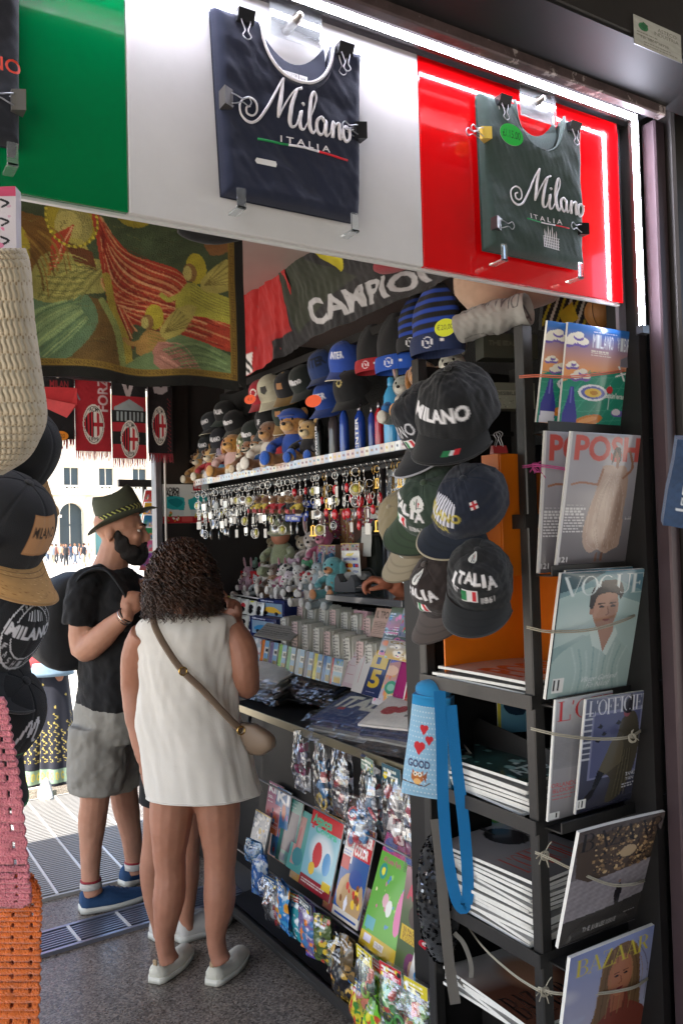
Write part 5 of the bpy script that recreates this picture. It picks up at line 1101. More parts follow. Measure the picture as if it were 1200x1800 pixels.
# ================================================================== CAPS
STR_ = mat('cap_black_strap', '#17171a', rough=.8)
def cap(label, T, crown_cv, brim_col, edge_col=None, group='baseball caps hanging on the rack', under=None, s=1.0, kind='fabric', crush=.0, seed=0, cork=False, hi=True):
    t = thing('baseball_cap', label, 'cap', group, T @ Matrix.Scale(s, 4))
    cv = crown_cv if isinstance(crown_cv, Canvas) else Canvas(*((60, 30) if hi else (32, 16)), crown_cv)
    th = (cv.U-.5)*2*math.pi; v = cv.Vv; ph = v*math.pi/2
    rz = np.sin(ph)**.8; x = .082*rz*np.sin(th); y = -.095*rz*np.cos(th); z = .118*np.cos(ph)**.85
    z = z*(1+.10*np.cos(th)*np.sin(ph)); n_ = smooth_noise(np.stack([x, y, z], -1), 26, seed); k = 1+crush*n_
    seam = 1-.012*np.exp(-(((th/(math.pi/3)+.5) % 1-.5)/.05)**2)
    # opening at the back
    P = np.stack([x*k*seam, y*k*seam, z*k*seam], -1)
    b = MB(); b.grid(P, PRINT['fabric'], col=cv.a); b.grid(P*.97, cmat(under or '#1b1a1a', kind='fabric')); b.build('crown', t)
    b = MB(); b.ell((0, 0, .118), (.009, .009, .004), cmat(brim_col if isinstance(brim_col, str) else '#222222', kind='fabric'), 8); b.build('button', t)
    cb = brim_col if isinstance(brim_col, Canvas) else Canvas(*((40, 18) if hi else (16, 8)), brim_col)
    if not isinstance(brim_col, Canvas) and hi:
        for q in range(5): cb.rect(0, .18+.15*q, 1, .205+.15*q, '#000000', .28)
    a = (cb.U-.5)*rad(140); q = cb.Vv; ext = .072*np.cos((cb.U-.5)*math.pi)**.55
    X = .082*np.sin(a); Y = -.095*np.cos(a); fx = X*(1+.05*q); fy = Y-ext*q
    Z = .118*.06*0+.010*np.cos((cb.U-.5)*math.pi)-.030*(np.abs(fx)/.085)**2*q*1.1-.006*q
    Bm = np.stack([fx, fy, Z], -1); b = MB(); b.grid(Bm, PRINT['fabric'], col=cb.a); B2 = Bm.copy(); B2[..., 2] -= .004; b.grid(B2, cmat(under or '#151515', kind='fabric'))
    ed = [tuple((Bm[-1, i]+B2[-1, i])/2) for i in range(cb.w)]; em = cmat(edge_col, kind='fabric') if edge_col else cmat(brim_col if isinstance(brim_col, str) else '#2a2320', kind='fabric')
    b.tube(ed, .0028, em, 6); b.build('brim', t)
    return t
def logo(base, fn, w_=150, h_=80): c = Canvas(w_, h_, base); c.noise(.10, 50, 3); fn(c); return c
ITX = lambda c, x0=.37, v0=.40, w_=.26: (c.text('I', x0, v0+.10, .028, .2, '#d8d5d5', .04), c.text('T', x0+.04, v0+.03, .05, .2, '#d8d5d5', .04), c.text('A', x0+.09, v0, .055, .2, '#d8d5d5', .04), c.text('L', x0+.145, v0+.02, .04, .2, '#d8d5d5', .04), c.text('I', x0+.19, v0+.05, .02, .2, '#d8d5d5', .04), c.text('A', x0+.215, v0+.10, .05, .2, '#d8d5d5', .04))
def tric(c, x, y, w_, h_): c.rect(x-.004, y-.008, x+w_+.004, y+h_+.008, '#dddada'); c.rect(x, y, x+w_/3, y+h_, '#1f7a45'); c.rect(x+2*w_/3, y, x+w_, y+h_, '#bf2430')
def f_it(c): ITX(c); tric(c, .455, .70, .075, .16); c.text('EST', .385, .70, .05, .08, '#d0cdcd', .02); c.text('1861', .55, .80, .065, .09, '#d0cdcd', .02)
def f_mil(c, txt='MILANO', col='#d6d4d6'): c.text(txt, .36, .64, .28, .18, col, .04)
def f_navy(c):
    for k in range(9): h_ = .16+.16*math.sin(math.pi*(k+.5)/9); c.poly([(.40+.02*k, .80), (.40+.02*k, .60-h_*.6), (.406+.02*k, .50-h_*.6), (.412+.02*k, .60-h_*.6), (.412+.02*k, .80)], '#c9c9d4')
    c.text('MILANO', .385, .60, .22, .14, '#b0a13d', .03); c.text('ITALIA', .43, .80, .12, .09, '#b0a13d', .01); c.rect(.66, .42, .70, .56, '#d8d5d5'); c.rect(.675, .42, .685, .56, '#b52730'); c.rect(.66, .47, .70, .51, '#b52730')
def roundtag(c, x=.5, y=.25, rx=.052, ry=.16):
    c.ell(x, y, rx, ry, '#cfcfcb'); c.poly([(x-.025, y-.05), (x-.01, y-.02), (x-.012, y+.05)], '#2a6b46'); c.poly([(x+.006, y-.05), (x+.022, y-.02), (x+.01, y+.05)], '#b83a40'); c.line([(x, y-.09), (x, y+.1)], .008, '#16181a'); c.line([(x-.03, y+.075), (x+.03, y+.07)], .002, '#555')
# big black MILANO cap
cap('large black cap with white LANO letters and small Italian flag, at the rack top', AT(806, 728, 1.86, yaw=-24, rx=44, ry=10), logo('#101114', lambda c: (f_mil(c))), (lambda c: (c.poly([(.60, .52), (.67, .50), (.67, .72), (.60, .76)], '#1f7a45'), c.rect(.67, .5, .71, .72, '#dddddd'), c.rect(.71, .48, .75, .72, '#c0202c'), c)[-1])(Canvas(60, 30, '#111215')), '#0b0b0d', s=1.04, crush=.13, seed=2)
cap('navy black cap with ANO letters behind the big black cap', AT(768, 745, 1.96, yaw=-66, rx=54, ry=16), logo('#12141a', lambda c: (c.text('MILANO', .36, .55, .28, .2, '#c9c9cf', .0), tric(c, .52, .80, .06, .1))), '#14161c', '#9a9aa2', s=.94, crush=.11, seed=3)
cap('washed green ITALIA cap with a round paper tag', AT(772, 888, 1.99, yaw=-46, rx=54, ry=42), logo('#2c3b30', lambda c: (f_it(c), roundtag(c, .60, .36))), '#31412f', '#26322a', s=.96, crush=.13, seed=4)
cap('khaki cap hanging behind the washed green one', AT(742, 925, 2.12, yaw=-62, rx=62, ry=26), '#7d7258', '#847a66', '#6a614e', s=1.0, crush=.11, seed=5)
cap('navy MILANO ITALIA cap with white cathedral embroidery and beige brim edge', AT(828, 892, 1.91, yaw=-34, rx=50, ry=32), logo('#151c2c', f_navy), '#1b2330', '#a99f88', s=.95, crush=.11, seed=6)
cap('brown ITALIA cap half behind the black ITALIA cap', AT(792, 1035, 2.04, yaw=-50, rx=54, ry=10), logo('#2c2321', lambda c: (ITX(c), tric(c, .48, .72, .06, .14), roundtag(c, .5, .2))), '#4b423e', '#3c3431', s=.94, crush=.11, seed=7)
cap('black ITALIA cap with Italian flag patch and EST 1861, lowest on the rack', AT(844, 1028, 1.88, yaw=-12, rx=42, ry=8), logo('#17181a', lambda c: (f_it(c), roundtag(c, .47, .12, .06, .12))), '#1e2022', '#2a2c2d', s=.93, crush=.13, seed=8)
for px, py, D, y in ((806, 612, 1.9, 0), (800, 820, 1.95, 0)):
    pass
# rolled shirts, ball and scarf on top of the rack
c = Canvas(110, 70, '#8f8d88'); c.noise(.08, 20, 1)
for k, s_ in enumerate(('MILANO', 'ITALIA')): c.text(s_, .35, .15+.4*k, .6, .25, '#4c4a4c', 0, a=-12)
c.lines(.1, .1, .3, 6, .14, '#55534f', .12, 2)
T = AT(866, 560, 2.05, yaw=-20, ry=-6); t = thing('rolled_tshirt', 'rolled pale grey T-shirt with black lettering on top of the rack', 'T-shirt', None, T)
def Sroll(u, v): 
    x = (u-.5)*.18; a = v*2*math.pi; n_ = 1+.16*smooth_noise(np.stack([x*2, np.cos(a)*.06, np.sin(a)*.06], -1), 28, 4); r = (.046-.25*np.abs(x)**1.7)*n_; return np.stack([x, -r*np.cos(a), r*np.sin(a)*.85], -1)
b = MB(); P = Sroll(c.U, c.Vv); b.grid(P, PRINT['fabric'], col=c.a); b.build('roll', t)
T = AT(858, 500, 2.15, yaw=-20); t = thing('tshirt_bundle', 'peach coloured T-shirt bundle hanging above the grey roll', 'T-shirt', None, T)
b = MB(); b.ell((0, 0, 0), (.095, .06, .075), cmat('#a88a74', kind='fabric'), 24, nz=.12, nf=22); b.build('bundle', t)
b = MB(); b.ell((.10, .03, -.01), (.09, .05, .06), cmat('#7d5c4c', kind='fabric'), 24, nz=.12, nf=22, seed=3); b.build('bundle', t)
T = AT(1056, 548, 2.3); t = thing('souvenir_ball', 'small tan leather football behind the magazines', 'ball', None, T); b = MB(); b.ell((0, 0, 0), (.045, .045, .045), mat('tan_ball', '#9a6a38', rough=.5, bump=.3), 20); b.build('ball', t); b = MB()
for a in (0, 60, 120): b.tube([(.0455*math.cos(q)*math.cos(rad(a)), .0455*math.cos(q)*math.sin(rad(a)), .0455*math.sin(q)) for q in np.linspace(0, 6.28, 30)], .0009, cmat('#5a3a1c'), 5)
b.build('seam', t)
c = Canvas(60, 50, '#19181a'); 
for k in range(9): c.poly([(k*.13, .2), (k*.13+.05, .2), (k*.13-.1, .9), (k*.13-.15, .9)], '#b6a32a' if k % 2 else '#c9c5b8')
c.poly([(.3, .6), (.55, .3), (.7, .7), (.45, .95)], '#c9ad2c')
T, w_, h_ = quad((950, 580), (1040, 575), (955, 505), D=2.35, d=(.9, -.3, 0)); t = thing('folded_scarf', 'black and yellow striped folded scarf behind the rack top', 'scarf', None, T); sheet(c, flat_S(w_, h_, wave=.012), 'cloth', t, thick=.02, kind='fabric', edge=cmat('#1a1a1a', kind='fabric'))
# denim bag at the right edge
c = Canvas(60, 70, '#2b3f5c'); c.noise(.12, 60, 2)
for r_ in range(4):
    for k in range(6): c.rect(.18+k*.12, .28+r_*.12, .25+k*.12, .37+r_*.12, '#b9bec4'); c.ell(.215+k*.12, .33+r_*.12, .018, .03, '#2b3f5c')
c.rect(.12, .24, .95, .27, '#b9bec4'); c.rect(.12, .78, .95, .81, '#b9bec4'); c.line([(.3, .1), (.4, .2)], .02, '#b9bec4')
T, w_, h_ = quad((1165, 925), (1290, 905), (1188, 770), D=1.45, d=(.8, -.6, 0)); t = thing('denim_pouch', 'blue denim pouch with white building print at the right edge', 'bag', None, T)
def Sd(u, v): x = (u-.5)*w_; z = (1-v)*h_; return np.stack([x-.012*(1-v)*0, -.012*np.sin(np.pi*u)-.006*smooth_noise(np.stack([x, z, 0*x], -1), 40, 2), z+.10*w_*np.maximum(0, .3-u)*(v > .5)*0], -1)
sheet(c, Sd, 'pouch', t, thick=.015, kind='fabric', edge=cmat('#24364f', kind='fabric'))
# ================================================================== TAPESTRY (a generic woven scene), SCARVES, FLAGS
def tapestry_art():
    c = Canvas(230, 190, '#39452f'); c.noise(.18, 14, 2)
    c.poly([(.0, .25), (.1, .2), (.22, .26), (.3, .5), (.12, .75), (0, .7)], '#6b4a1c', sm=3); c.poly([(0, .55), (.2, .6), (.52, .62), (.50, .98), (0, .98)], '#5c4520'); c.poly([(0, .62), (.28, .58), (.36, .70), (.32, .84), (.2, .98), (0, 1)], '#536b52', sm=3); c.poly([(.0, .78), (.2, .66), (.3, .70), (.1, .9)], '#6f8460', sm=3)
    c.ell(.26, .19, .11, .16, '#98892a'); c.ell(.52, .08, .09, .10, '#8f8027'); c.ell(.03, .40, .06, .14, '#98892a')
    c.poly([(.08, .62), (.13, .42), (.24, .38), (.42, .42), (.40, .56), (.30, .60), (.2, .66)], '#87824a', sm=3)
    for k in range(9): c.line([(.12+.02*k, .64), (.20+.02*k, .5), (.34+.006*k, .44)], .006, ['#5d5d33', '#a39c5e'][k % 2], .8, sm=3)
    c.ell(.27, .22, .075, .11, '#8e8650'); c.ell(.245, .24, .055, .09, '#a79c60'); c.poly([(.22, .30), (.30, .30), (.36, .42), (.28, .45)], '#a5994f'); c.poly([(.23, .32), (.34, .36), (.36, .46), (.27, .43)], '#5c3218')
    red = [(.34, .10), (.40, .20), (.50, .32), (.62, .35), (.74, .40), (.80, .56), (.88, .60), (.97, .66), (.98, .82), (.85, .80), (.66, .74), (.50, .72), (.49, .92), (.45, .80), (.40, .60), (.38, .45), (.36, .3)]
    c.poly(red, '#9c3524', sm=4)
    for k in range(15):
        a = .38+.03*k; c.line([(.42, .60), (a, .50+.012*k), (.5+.034*k, .38+.020*k)], .010, ['#b98760', '#7c2015', '#b4553a'][k % 3], .65, sm=5, taper=False)
    for k in range(8): c.line([(.43, .62), (.58+.02*k, .66+.01*k), (.75+.025*k, .72+.012*k)], .008, ['#bd8c68', '#7c2015'][k % 2], .7, sm=5)
    rq = random.Random(9)
    for k in range(70):
        a = rq.random(); c.line([(.40+.05*a, .62-.35*a+.02*rq.random()), (.5+.2*a, .40+.3*rq.random()*.9), (.66+.28*a, .44+.34*rq.random())], .0035, rq.choice(['#b4764e', '#7c2015', '#6a1a12', '#c08a64', '#a8462c']), .5, sm=4)
    for k in range(120):
        x = rq.random()*.95; y = rq.random()*.9; c.line([(x, y), (x+.03, y+.012*rq.uniform(-1, 1)), (x+.06, y+.02*rq.uniform(-1, 1))], .003, rq.choice(['#23301f', '#5c6a44', '#7a7440', '#4a3a1c']), .35)
    for k in range(6): c.line([(.38+.01*k, .16+.03*k), (.44+.012*k, .30+.02*k), (.42+.008*k, .5)], .012, ['#b98760', '#8e2a1c'][k % 2], .7, sm=4)
    c.poly([(.18, .30), (.27, .22), (.22, .42), (.16, .52)], '#a23a26'); c.line([(.19, .46), (.22, .34), (.26, .24)], .006, '#c9967a')
    def folds(A, B, n, cols, wd=.006, al=.75, seed=0):
        q_ = random.Random(seed); A = cr(np.array(A, float), 6); B = cr(np.array(B, float), 6); m_ = min(len(A), len(B)); A = A[np.linspace(0, len(A)-1, m_).astype(int)]; B = B[np.linspace(0, len(B)-1, m_).astype(int)]
        for k in range(n):
            t_ = (k+.5)/n; P_ = A*(1-t_)+B*t_; i0 = q_.randrange(0, max(1, m_//4)); i1 = m_-q_.randrange(0, max(1, m_//3)); c.line(P_[i0:i1], wd*q_.uniform(.6, 1.5), cols[k % len(cols)], al)
    RC = ['#b9805c', '#8c2418', '#6e1810', '#c39470', '#a63c28', '#7c2015']
    folds([(.36, .14), (.46, .30), (.62, .36), (.76, .42), (.80, .56)], [(.37, .2), (.385, .42), (.40, .56), (.56, .62), (.80, .66)], 20, RC, .008)
    folds([(.42, .60), (.60, .60), (.80, .62), (.97, .68)], [(.46, .66), (.58, .73), (.78, .77), (.96, .82)], 12, RC, .007, seed=2)
    folds([(.42, .60), (.45, .72), (.50, .90)], [(.48, .64), (.52, .72), (.54, .74)], 7, RC, .006, seed=3)
    folds([(.13, .42), (.24, .38), (.36, .42)], [(.10, .62), (.22, .64), (.34, .58)], 14, ['#a8a262', '#6a6c3c', '#8d8a4c', '#55592f'], .006, seed=4)
    folds([(.02, .80), (.14, .68), (.28, .62)], [(.16, .98), (.26, .86), (.34, .72)], 14, ['#7d9268', '#4c6448', '#667d58', '#8a9a6c'], .007, seed=5)
    folds([(.10, .22), (.22, .28), (.26, .46)], [(.06, .36), (.12, .5), (.14, .66)], 8, ['#7c5824', '#5a3c14', '#8a6a30'], .008, seed=6)
    c.line([(.40, .48), (.43, .66), (.48, .80), (.50, .98)], .035, '#8f7f33', sm=4); c.line([(.38, .62), (.44, .76), (.47, .97)], .03, '#77814e', sm=4)
    for (x, y, s_, cc) in ((.80, .38, 1.2, '#98943e'), (.60, .68, .95, '#93713f')):
        c.ell(x+.01, y-.02, .042*s_, .075*s_, '#a0932e'); c.ell(x-.02, y+.01, .028*s_, .045*s_, '#7a5a34'); c.ell(x-.032, y+.015, .018*s_, .035*s_, '#a79c60')
        c.poly([(x-.03*s_, y+.06*s_), (x+.05*s_, y+.08*s_), (x+.22*s_, y+.14*s_), (x+.20*s_, y+.24*s_), (x+.05*s_, y+.22*s_), (x-.08*s_, y+.20*s_)], cc, sm=3)
        for k in range(6): c.line([(x-.02, y+.07+.02*k), (x+.08*s_, y+.11*s_+.018*k), (x+.2*s_, y+.15*s_+.014*k)], .005, '#6f6a30', .7, sm=3)
        c.poly([(x+.03, y+.05), (x+.12*s_, y-.08*s_), (x+.22*s_, y-.10*s_), (x+.15*s_, y+.06*s_), (x+.06, y+.11)], '#9d9150', sm=2)
        for k in range(6): c.line([(x+.05, y+.07), (x+(.12+.018*k)*s_, y-(.08-.02*k)*s_)], .004, '#6d6230')
        c.line([(x-.04, y+.12), (x-.10*s_, y+.15*s_), (x-.13*s_, y+.13*s_)], .022, cc, sm=3)
    c.poly([(.62, .84), (.72, .76), (.98, .86), (.98, 1), (.50, 1), (.52, .9)], '#5e7250', sm=2); c.poly([(.62, .80), (.72, .84), (.84, .98), (.7, 1), (.60, .92)], '#9a6a62', sm=2)
    for k in range(5): c.line([(.64+.01*k, .84), (.74+.015*k, .97)], .006, '#7a4a46', .7)
    c.poly([(.70, .09), (.80, .06), (.82, .14), (.74, .17)], '#7d5a2c', sm=2); c.ell(.82, .10, .03, .06, '#2a6da0'); c.poly([(.84, .16), (.93, .13), (.97, .22), (.88, .27)], '#7a5230', sm=2); c.line([(.64, .12), (.72, .13)], .02, '#9a8a50')
    folds([(.64, .80), (.74, .82), (.84, .97)], [(.60, .88), (.66, .94), (.74, .99)], 8, ['#b08078', '#7e5450', '#94655e'], .006, seed=7)
    folds([(.64, .84), (.8, .80), (.97, .88)], [(.72, .97), (.86, .95), (.97, .97)], 9, ['#738a62', '#4a5f42', '#60774f'], .007, seed=8)
    c.line([(.215, .215), (.222, .235), (.212, .25), (.222, .262)], .004, '#6a6238'); c.ell(.232, .222, .008, .005, '#4a4224'); c.line([(.225, .212), (.24, .208)], .003, '#5c5430')
    for k in range(12): c.line([(.235+.006*k, .125+.002*k), (.30+.002*k, .16+.012*k), (.325, .25)], .003, ['#6e683c', '#a49a62'][k % 2], .7, sm=3)
    for k in range(60): x_ = .26+.105*math.cos(k*.105); y_ = .19+.155*math.sin(k*.105); c.ell(x_, y_, .006, .008, ['#c2b23c', '#7d7020'][k % 2])
    c.noise(.16, 28, 5); c.noise(.12, 80, 7); c.noise(.10, 190, 6)
    c.a = np.clip(c.a*1.35*np.array([.97, 1.0, .85]), 0, 1)
    # gold border and dark hem
    for (a, b_, e, f_) in ((.965, 0, .995, 1), (0, .955, .995, .99)): 
        c.rect(a, b_, e, f_, '#8a6f26')
    for k in range(60): c.ell(.98, k/60, .010, .006, '#5e4516', ring=.4); c.ell(k/60, .972, .006, .010, '#5e4516', ring=.4)
    c.rect(.995, 0, 1, 1, '#14150f'); c.rect(0, .99, 1, 1, '#14150f'); return c
c = tapestry_art(); W = 240
YT = 2.62
TL = PY(10, 300, YT); BR = PY(418, 672, YT); w_ = BR.x-TL.x; h_ = TL.z-BR.z
t = thing('tapestry', 'large woven tapestry with a red robed kneeling figure and gold border', 'tapestry', None, TR(((TL.x+BR.x)/2, YT, BR.z)))
def St(u, v):
    x = (u-.5)*w_; z = (1-v)*h_; y = .010*np.sin(x*26+1)*v+.006*smooth_noise(np.stack([x, z, 0*x], -1), 12, 3); z = z-.008*np.sin(x*15+1)*v; return np.stack([x, y, z], -1)
sheet(c, St, 'cloth', t, thick=.006, kind='tapestry', edge=cmat('#14150f', kind='fabric'))
HEM = cmat('#12130e', kind='fabric'); b = MB(); q = np.linspace(0, 1, 60)
P = St(q, np.ones_like(q)); P2 = P.copy(); P2[:, 2] -= .03; b.grid(np.stack([P, P2]), HEM)
q2 = np.linspace(0, 1, 50); P = St(np.ones_like(q2), q2); P2 = P.copy(); P2[:, 0] += .028; P[-1, 2] -= .0; P2[-1, 2] -= .03; b.grid(np.stack([P, P2]), HEM); b.build('hem', t)
# garments tucked above the tapestry
t = thing('hanging_shirt', 'black folded shirt sticking out between banner and tapestry', 'T-shirt', None, AT(375, 408, 2.35)); b = MB(); b.ell((0, 0, 0), (.10, .02, .035), cmat('#0f1013', kind='fabric'), 18, nz=.08); b.build('cloth', t)
c = Canvas(60, 40, '#a02a34'); 
for k in range(10): c.line([(k*.12-.1, 0), (k*.12+.1, 1)], .06, ['#d8d3d0', '#24222a'][k % 2]); 
c.line([(0, .9), (1, .7)], .1, '#a02a34'); t = thing('patterned_pouch', 'red, white and black patterned pouch above the tapestry', 'bag', None, AT(168, 358, 2.2, rx=0)); b = MB()
a = np.linspace(0, 1, 3); X = (c.U-.5)*.17; Z = -.05*np.sqrt(np.clip(1-(2*c.U-1)**2, 0, 1))*c.Vv; b.grid(np.stack([X, -.01*np.sin(np.pi*c.U)*np.sin(np.pi*c.Vv), Z+.03], -1), PRINT['fabric'], col=c.a); b.tube([(-.085, 0, .03), (-.06, 0, .0), (0, 0, -.022), (.06, 0, .0), (.085, 0, .03)], .004, TH_R, 6, sub=4); b.build('pouch', t)
# scarves on a rod in the far opening
YSC = 4.06
def crest(c, cx, cy, r):
    k = r*c.asp**-1 if 0 else r
    c.ell(cx, cy, r, r*1.42/c.asp, '#d5d0c8'); c.ell(cx, cy, r*.9, r*1.3/c.asp, '#16151a'); c.ell(cx, cy, r*.86, r*1.25/c.asp, '#d5d0c8')
    v0, v1 = cy-r*.78/c.asp, cy+r*.78/c.asp
    m = (((c.U-cx)/(r*.86))**2+((c.Vv-cy)*c.asp/(r*.92))**2 < 1)
    for i in range(6):
        x0 = cx-r*.86+i*r*.15; mm = m & (c.U >= x0) & (c.U < x0+r*.15) & (c.U < cx); c._mix(mm*1.0, ['#b3202c', '#16151a'][i % 2])
    c._mix((m & (c.U >= cx))*1.0, '#ddd8d2'); c._mix((m & (c.U >= cx) & (abs(c.U-cx-r*.42) < r*.13))*1.0, '#b3202c'); c._mix((m & (c.U >= cx) & (abs(c.Vv-cy)*c.asp < r*.14))*1.0, '#b3202c')
    c.text('ACM', cx-r*.42, cy-r*1.2/c.asp, r*.84, r*.3/c.asp, '#16151a', .02); c.text('1899', cx-r*.45, cy+r*.92/c.asp, r*.9, r*.26/c.asp, '#16151a', .01)
def scarf(label, pxl, pxr, ytop, ybot, cv, fringe, rz=0, dy=0):
    a = PY(pxl, ybot, YSC+dy); e = PY(pxr, ybot, YSC+dy); top = PY((pxl+pxr)/2, ytop, YSC+dy).z
    w_ = e.x-a.x; h_ = top-a.z; t = thing('football_scarf', label, 'scarf', 'football scarves hanging in the far opening', TR(((a.x+e.x)/2, YSC+dy, a.z), rz=rz))
    sheet(cv, flat_S(w_, h_, wave=.006, bulge=.008), 'cloth', t, thick=.012, kind='fabric', edge=cmat('#2a1216', kind='fabric'))
    b = MB(); rg = random.Random(pxl); n = 26
    for i in range(n): x = (i+.5)/n*w_-w_/2; b.tube([(x, .004, .004), (x+rg.uniform(-.003, .003), .002, -.02), (x+rg.uniform(-.006, .006), .004, -.04-rg.uniform(0, .012))], [.0028, .0024, .0012], fringe, 5)
    b.build('fringe', t)
FR = cmat('#8e1e2c', kind='fabric'); FR2 = cmat('#b35a62', kind='fabric')
c = Canvas(70, 170, '#141216'); c.rect(0, 0, 1, .32, '#a51f2a'); crest(c, .45, .43, .12); c.line([(.6, .43), (.95, .43)], .03, '#8e2028'); c.text('MILAN', .2, .52, .6, .06, '#8e2028', .02); c.rect(.93, 0, 1, 1, '#2a1418')
scarf('black and dark red MILAN scarf behind the orange €20 tag', 78, 132, 560, 770, c, FR)
c = Canvas(70, 200, '#a01d29'); c.noise(.08, 60, 1); c.text('FORZA', .62, .70, .42*2.2, .30*.35, '#cfb9bd', .02, a=-90); crest(c, .5, .80, .30); c.line([(0, .55), (.12, .62)], .04, '#6d6d78')
scarf('red scarf with vertical white letters and round crest', 134, 196, 560, 792, c, FR2, dy=.01)
c = Canvas(70, 200, '#151417'); c.text('VA', .28, .42, .5, .12, '#b8aeb0', .04, a=180) if 0 else None; c.poly([(.2, .40), (.32, .40), (.46, .52), (.60, .40), (.72, .40), (.5, .58), (.42, .58)], '#b0a6a8'); c.rect(0, .56, 1, .66, '#a01d29'); c.rect(.06, .66, .94, .74, '#15171a'); c.poly([(.05, .64), (.5, .58), (.92, .64), (.92, .66), (.05, .66)], '#8d979a')
for k in range(7): c.rect(.12+.12*k, .67, .18+.12*k, .735, '#8d979a')
c.rect(0, .745, 1, .81, '#a01d29'); c.rect(0, .81, 1, .90, '#151417'); c.rect(0, .90, 1, 1, '#a01d29'); crest(c, .5, .865, .27)
scarf('black and red striped scarf with stadium drawing and crest', 199, 258, 560, 805, c, FR2, dy=-.02)
c = Canvas(60, 180, '#170f13'); c.noise(.3, 120, 3); c.poly([(.1, .42), (.25, .42), (.3, .5), (.55, .52), (.7, .48), (.7, .42), (.85, .42), (.8, .54), (.55, .57), (.25, .56)], '#aaa0a2'); crest(c, .45, .80, .30)
for k in range(40): c.ell(.8+.15*(k % 3)/3, .6+.01*k, .02, .004, '#8e1e2c')
scarf('dark red-speckled scarf with crest, rightmost in the far opening', 262, 304, 560, 796, c, FR, dy=.02)
c = Canvas(40, 24, '#e08a24'); c.text('€20', .25, .25, .5, .5, '#5a3a16', .0); p = PY(108, 766, YSC-.03); oval_tag(c, Matrix.Translation(p), 'price_tag', 'orange oval price tag reading €20 on the left scarf', .066, .044)
b = MB(); b.tube([(-.6, YSC, 2.42), (1.5, YSC, 2.42)], .012, STEEL, 10); tag(b.build('scarf_rail'), 'steel rail the football scarves hang from', 'rail')
# red kite-like cloth & grey cloth beside the knit bag
t = thing('red_cloth', 'folded red cloth corner hanging between knit bag and scarves', 'cloth', None, AT(108, 712, 3.3)); b = MB(); b.add([(-.09, 0, .07), (.06, 0, .07), (.06, -.01, .0), (.02, .0, -.05), (-.09, .01, .02)], [(0, 1, 2, 3, 4)], cmat('#b3272c', kind='fabric'), False); b.add([(-.09, -.012, .03), (.055, -.02, .0), (.02, -.015, -.052), (-.09, -.012, -.0)], [(0, 1, 2, 3)], cmat('#cc4a4c', kind='fabric'), False); b.build('cloth', t)
# ---------------------------------------------------------------- big flags slung under the ceiling on the inner side
def flag_surf(c, corners, name, label, sag=.04, seed=0, edge='#222'):
    """corners TL,TR,BR,BL as world points"""
    A, B, C_, D_ = [np.array(tuple(p)) for p in corners]
    U, V = c.U[..., None], c.Vv[..., None]; P = (A*(1-U)+B*U)*(1-V)+(D_*(1-U)+C_*U)*V
    P[..., 2] -= sag*np.sin(np.pi*c.U)*(.3+.7*c.Vv); n = smooth_noise(np.stack([c.U*1.5, c.Vv*.5, 0*c.U], -1), 9, seed); P[..., 0] += .02*n; P[..., 1] += .018*smooth_noise(np.stack([c.U+c.Vv*.5, c.Vv*.6, 0*c.U], -1), 13, seed+2)
    o = thing(name, label, 'flag', None, Matrix.Translation(Vector(P.mean((0, 1)).tolist()))); b = MB(); b.grid(P, PRINT['fabric'], col=c.a); Q = P+np.array([.004, 0, .003]); b.grid(Q[::4, ::4], cmat(edge, kind='fabric')); wb(b, 'cloth', o)
c = Canvas(110, 80, '#b0201f'); c.noise(.10, 8, 4); c.rect(0, .8, 1, 1, '#a81d20'); c.rect(.55, .86, 1, 1, '#18181c'); c.poly([(0, .86), (.25, .86), (.2, 1), (0, 1)], '#d8d4d2'); c.line([(.02, .88), (.15, .98)], .02, '#222'); c.line([(.1, .87), (.22, .97)], .02, '#222')
flag_surf(c, (PX(408, 446, 1.68), PX(484, 404, 1.68), PX(540, 600, 1.58), PX(426, 668, 1.58)), 'red_flag', 'red flag slung under the ceiling beside the tapestry', .0, 2, '#8c1c1c')
c = Canvas(240, 130, '#16171b'); c.poly([(0, 0), (.34, 0), (.25, .25), (.52, .55), (.04, .92), (0, .6)], '#2a3122'); c.poly([(.26, 0), (.52, 0), (.64, .34), (.47, .22), (.42, .46), (.34, .2), (.33, 0)], '#c3b81e'); c.rect(.62, 0, 1, .22, '#274a9a'); c.line([(.6, .0), (.8, .2)], .03, '#d4d6d8'); c.ell(.85, .05, .2, .18, '#7c1520')
c.text('CAMPIONI', .15, .66, .86, .26, '#b7b7ba', .035)
flag_surf(c, (PX(474, 423, 1.67), PX(760, 400, 1.67), PX(812, 480, 1.50), PX(520, 606, 1.56)), 'black_flag', 'black and blue flag reading CAMPIONI slung above the cap rail', .0, 5, '#111')
t = thing('red_round_cushion', 'dark red round cloth above the CAMPIONI flag', 'cloth', None, Matrix.Translation(PX(700, 455, 1.50))); b = MB(); b.ell((0, 0, 0), (.05, .12, .035), cmat('#8c1426', kind='fabric'), 20, nz=.05); b.build('cloth', t)
# ---------------------------------------------------------------- perforated rail the caps hang from
XC = 1.66
a = PX(428, 650, XC); e = PX(800, 492, XC)
b = MB(); b.box((XC-.01, e.y-.3, 2.33), (XC+.03, a.y+.2, 2.36), DARK2); b.box((XC+.14, e.y-.3, 1.88), (XC+.15, a.y+.6, 2.40), mat('mesh_board', '#131313', rough=.7, bump=1, bs=140)); 
tag(b.build('cap_rail'), 'black perforated rail and mesh board behind the hanging caps', 'rail')
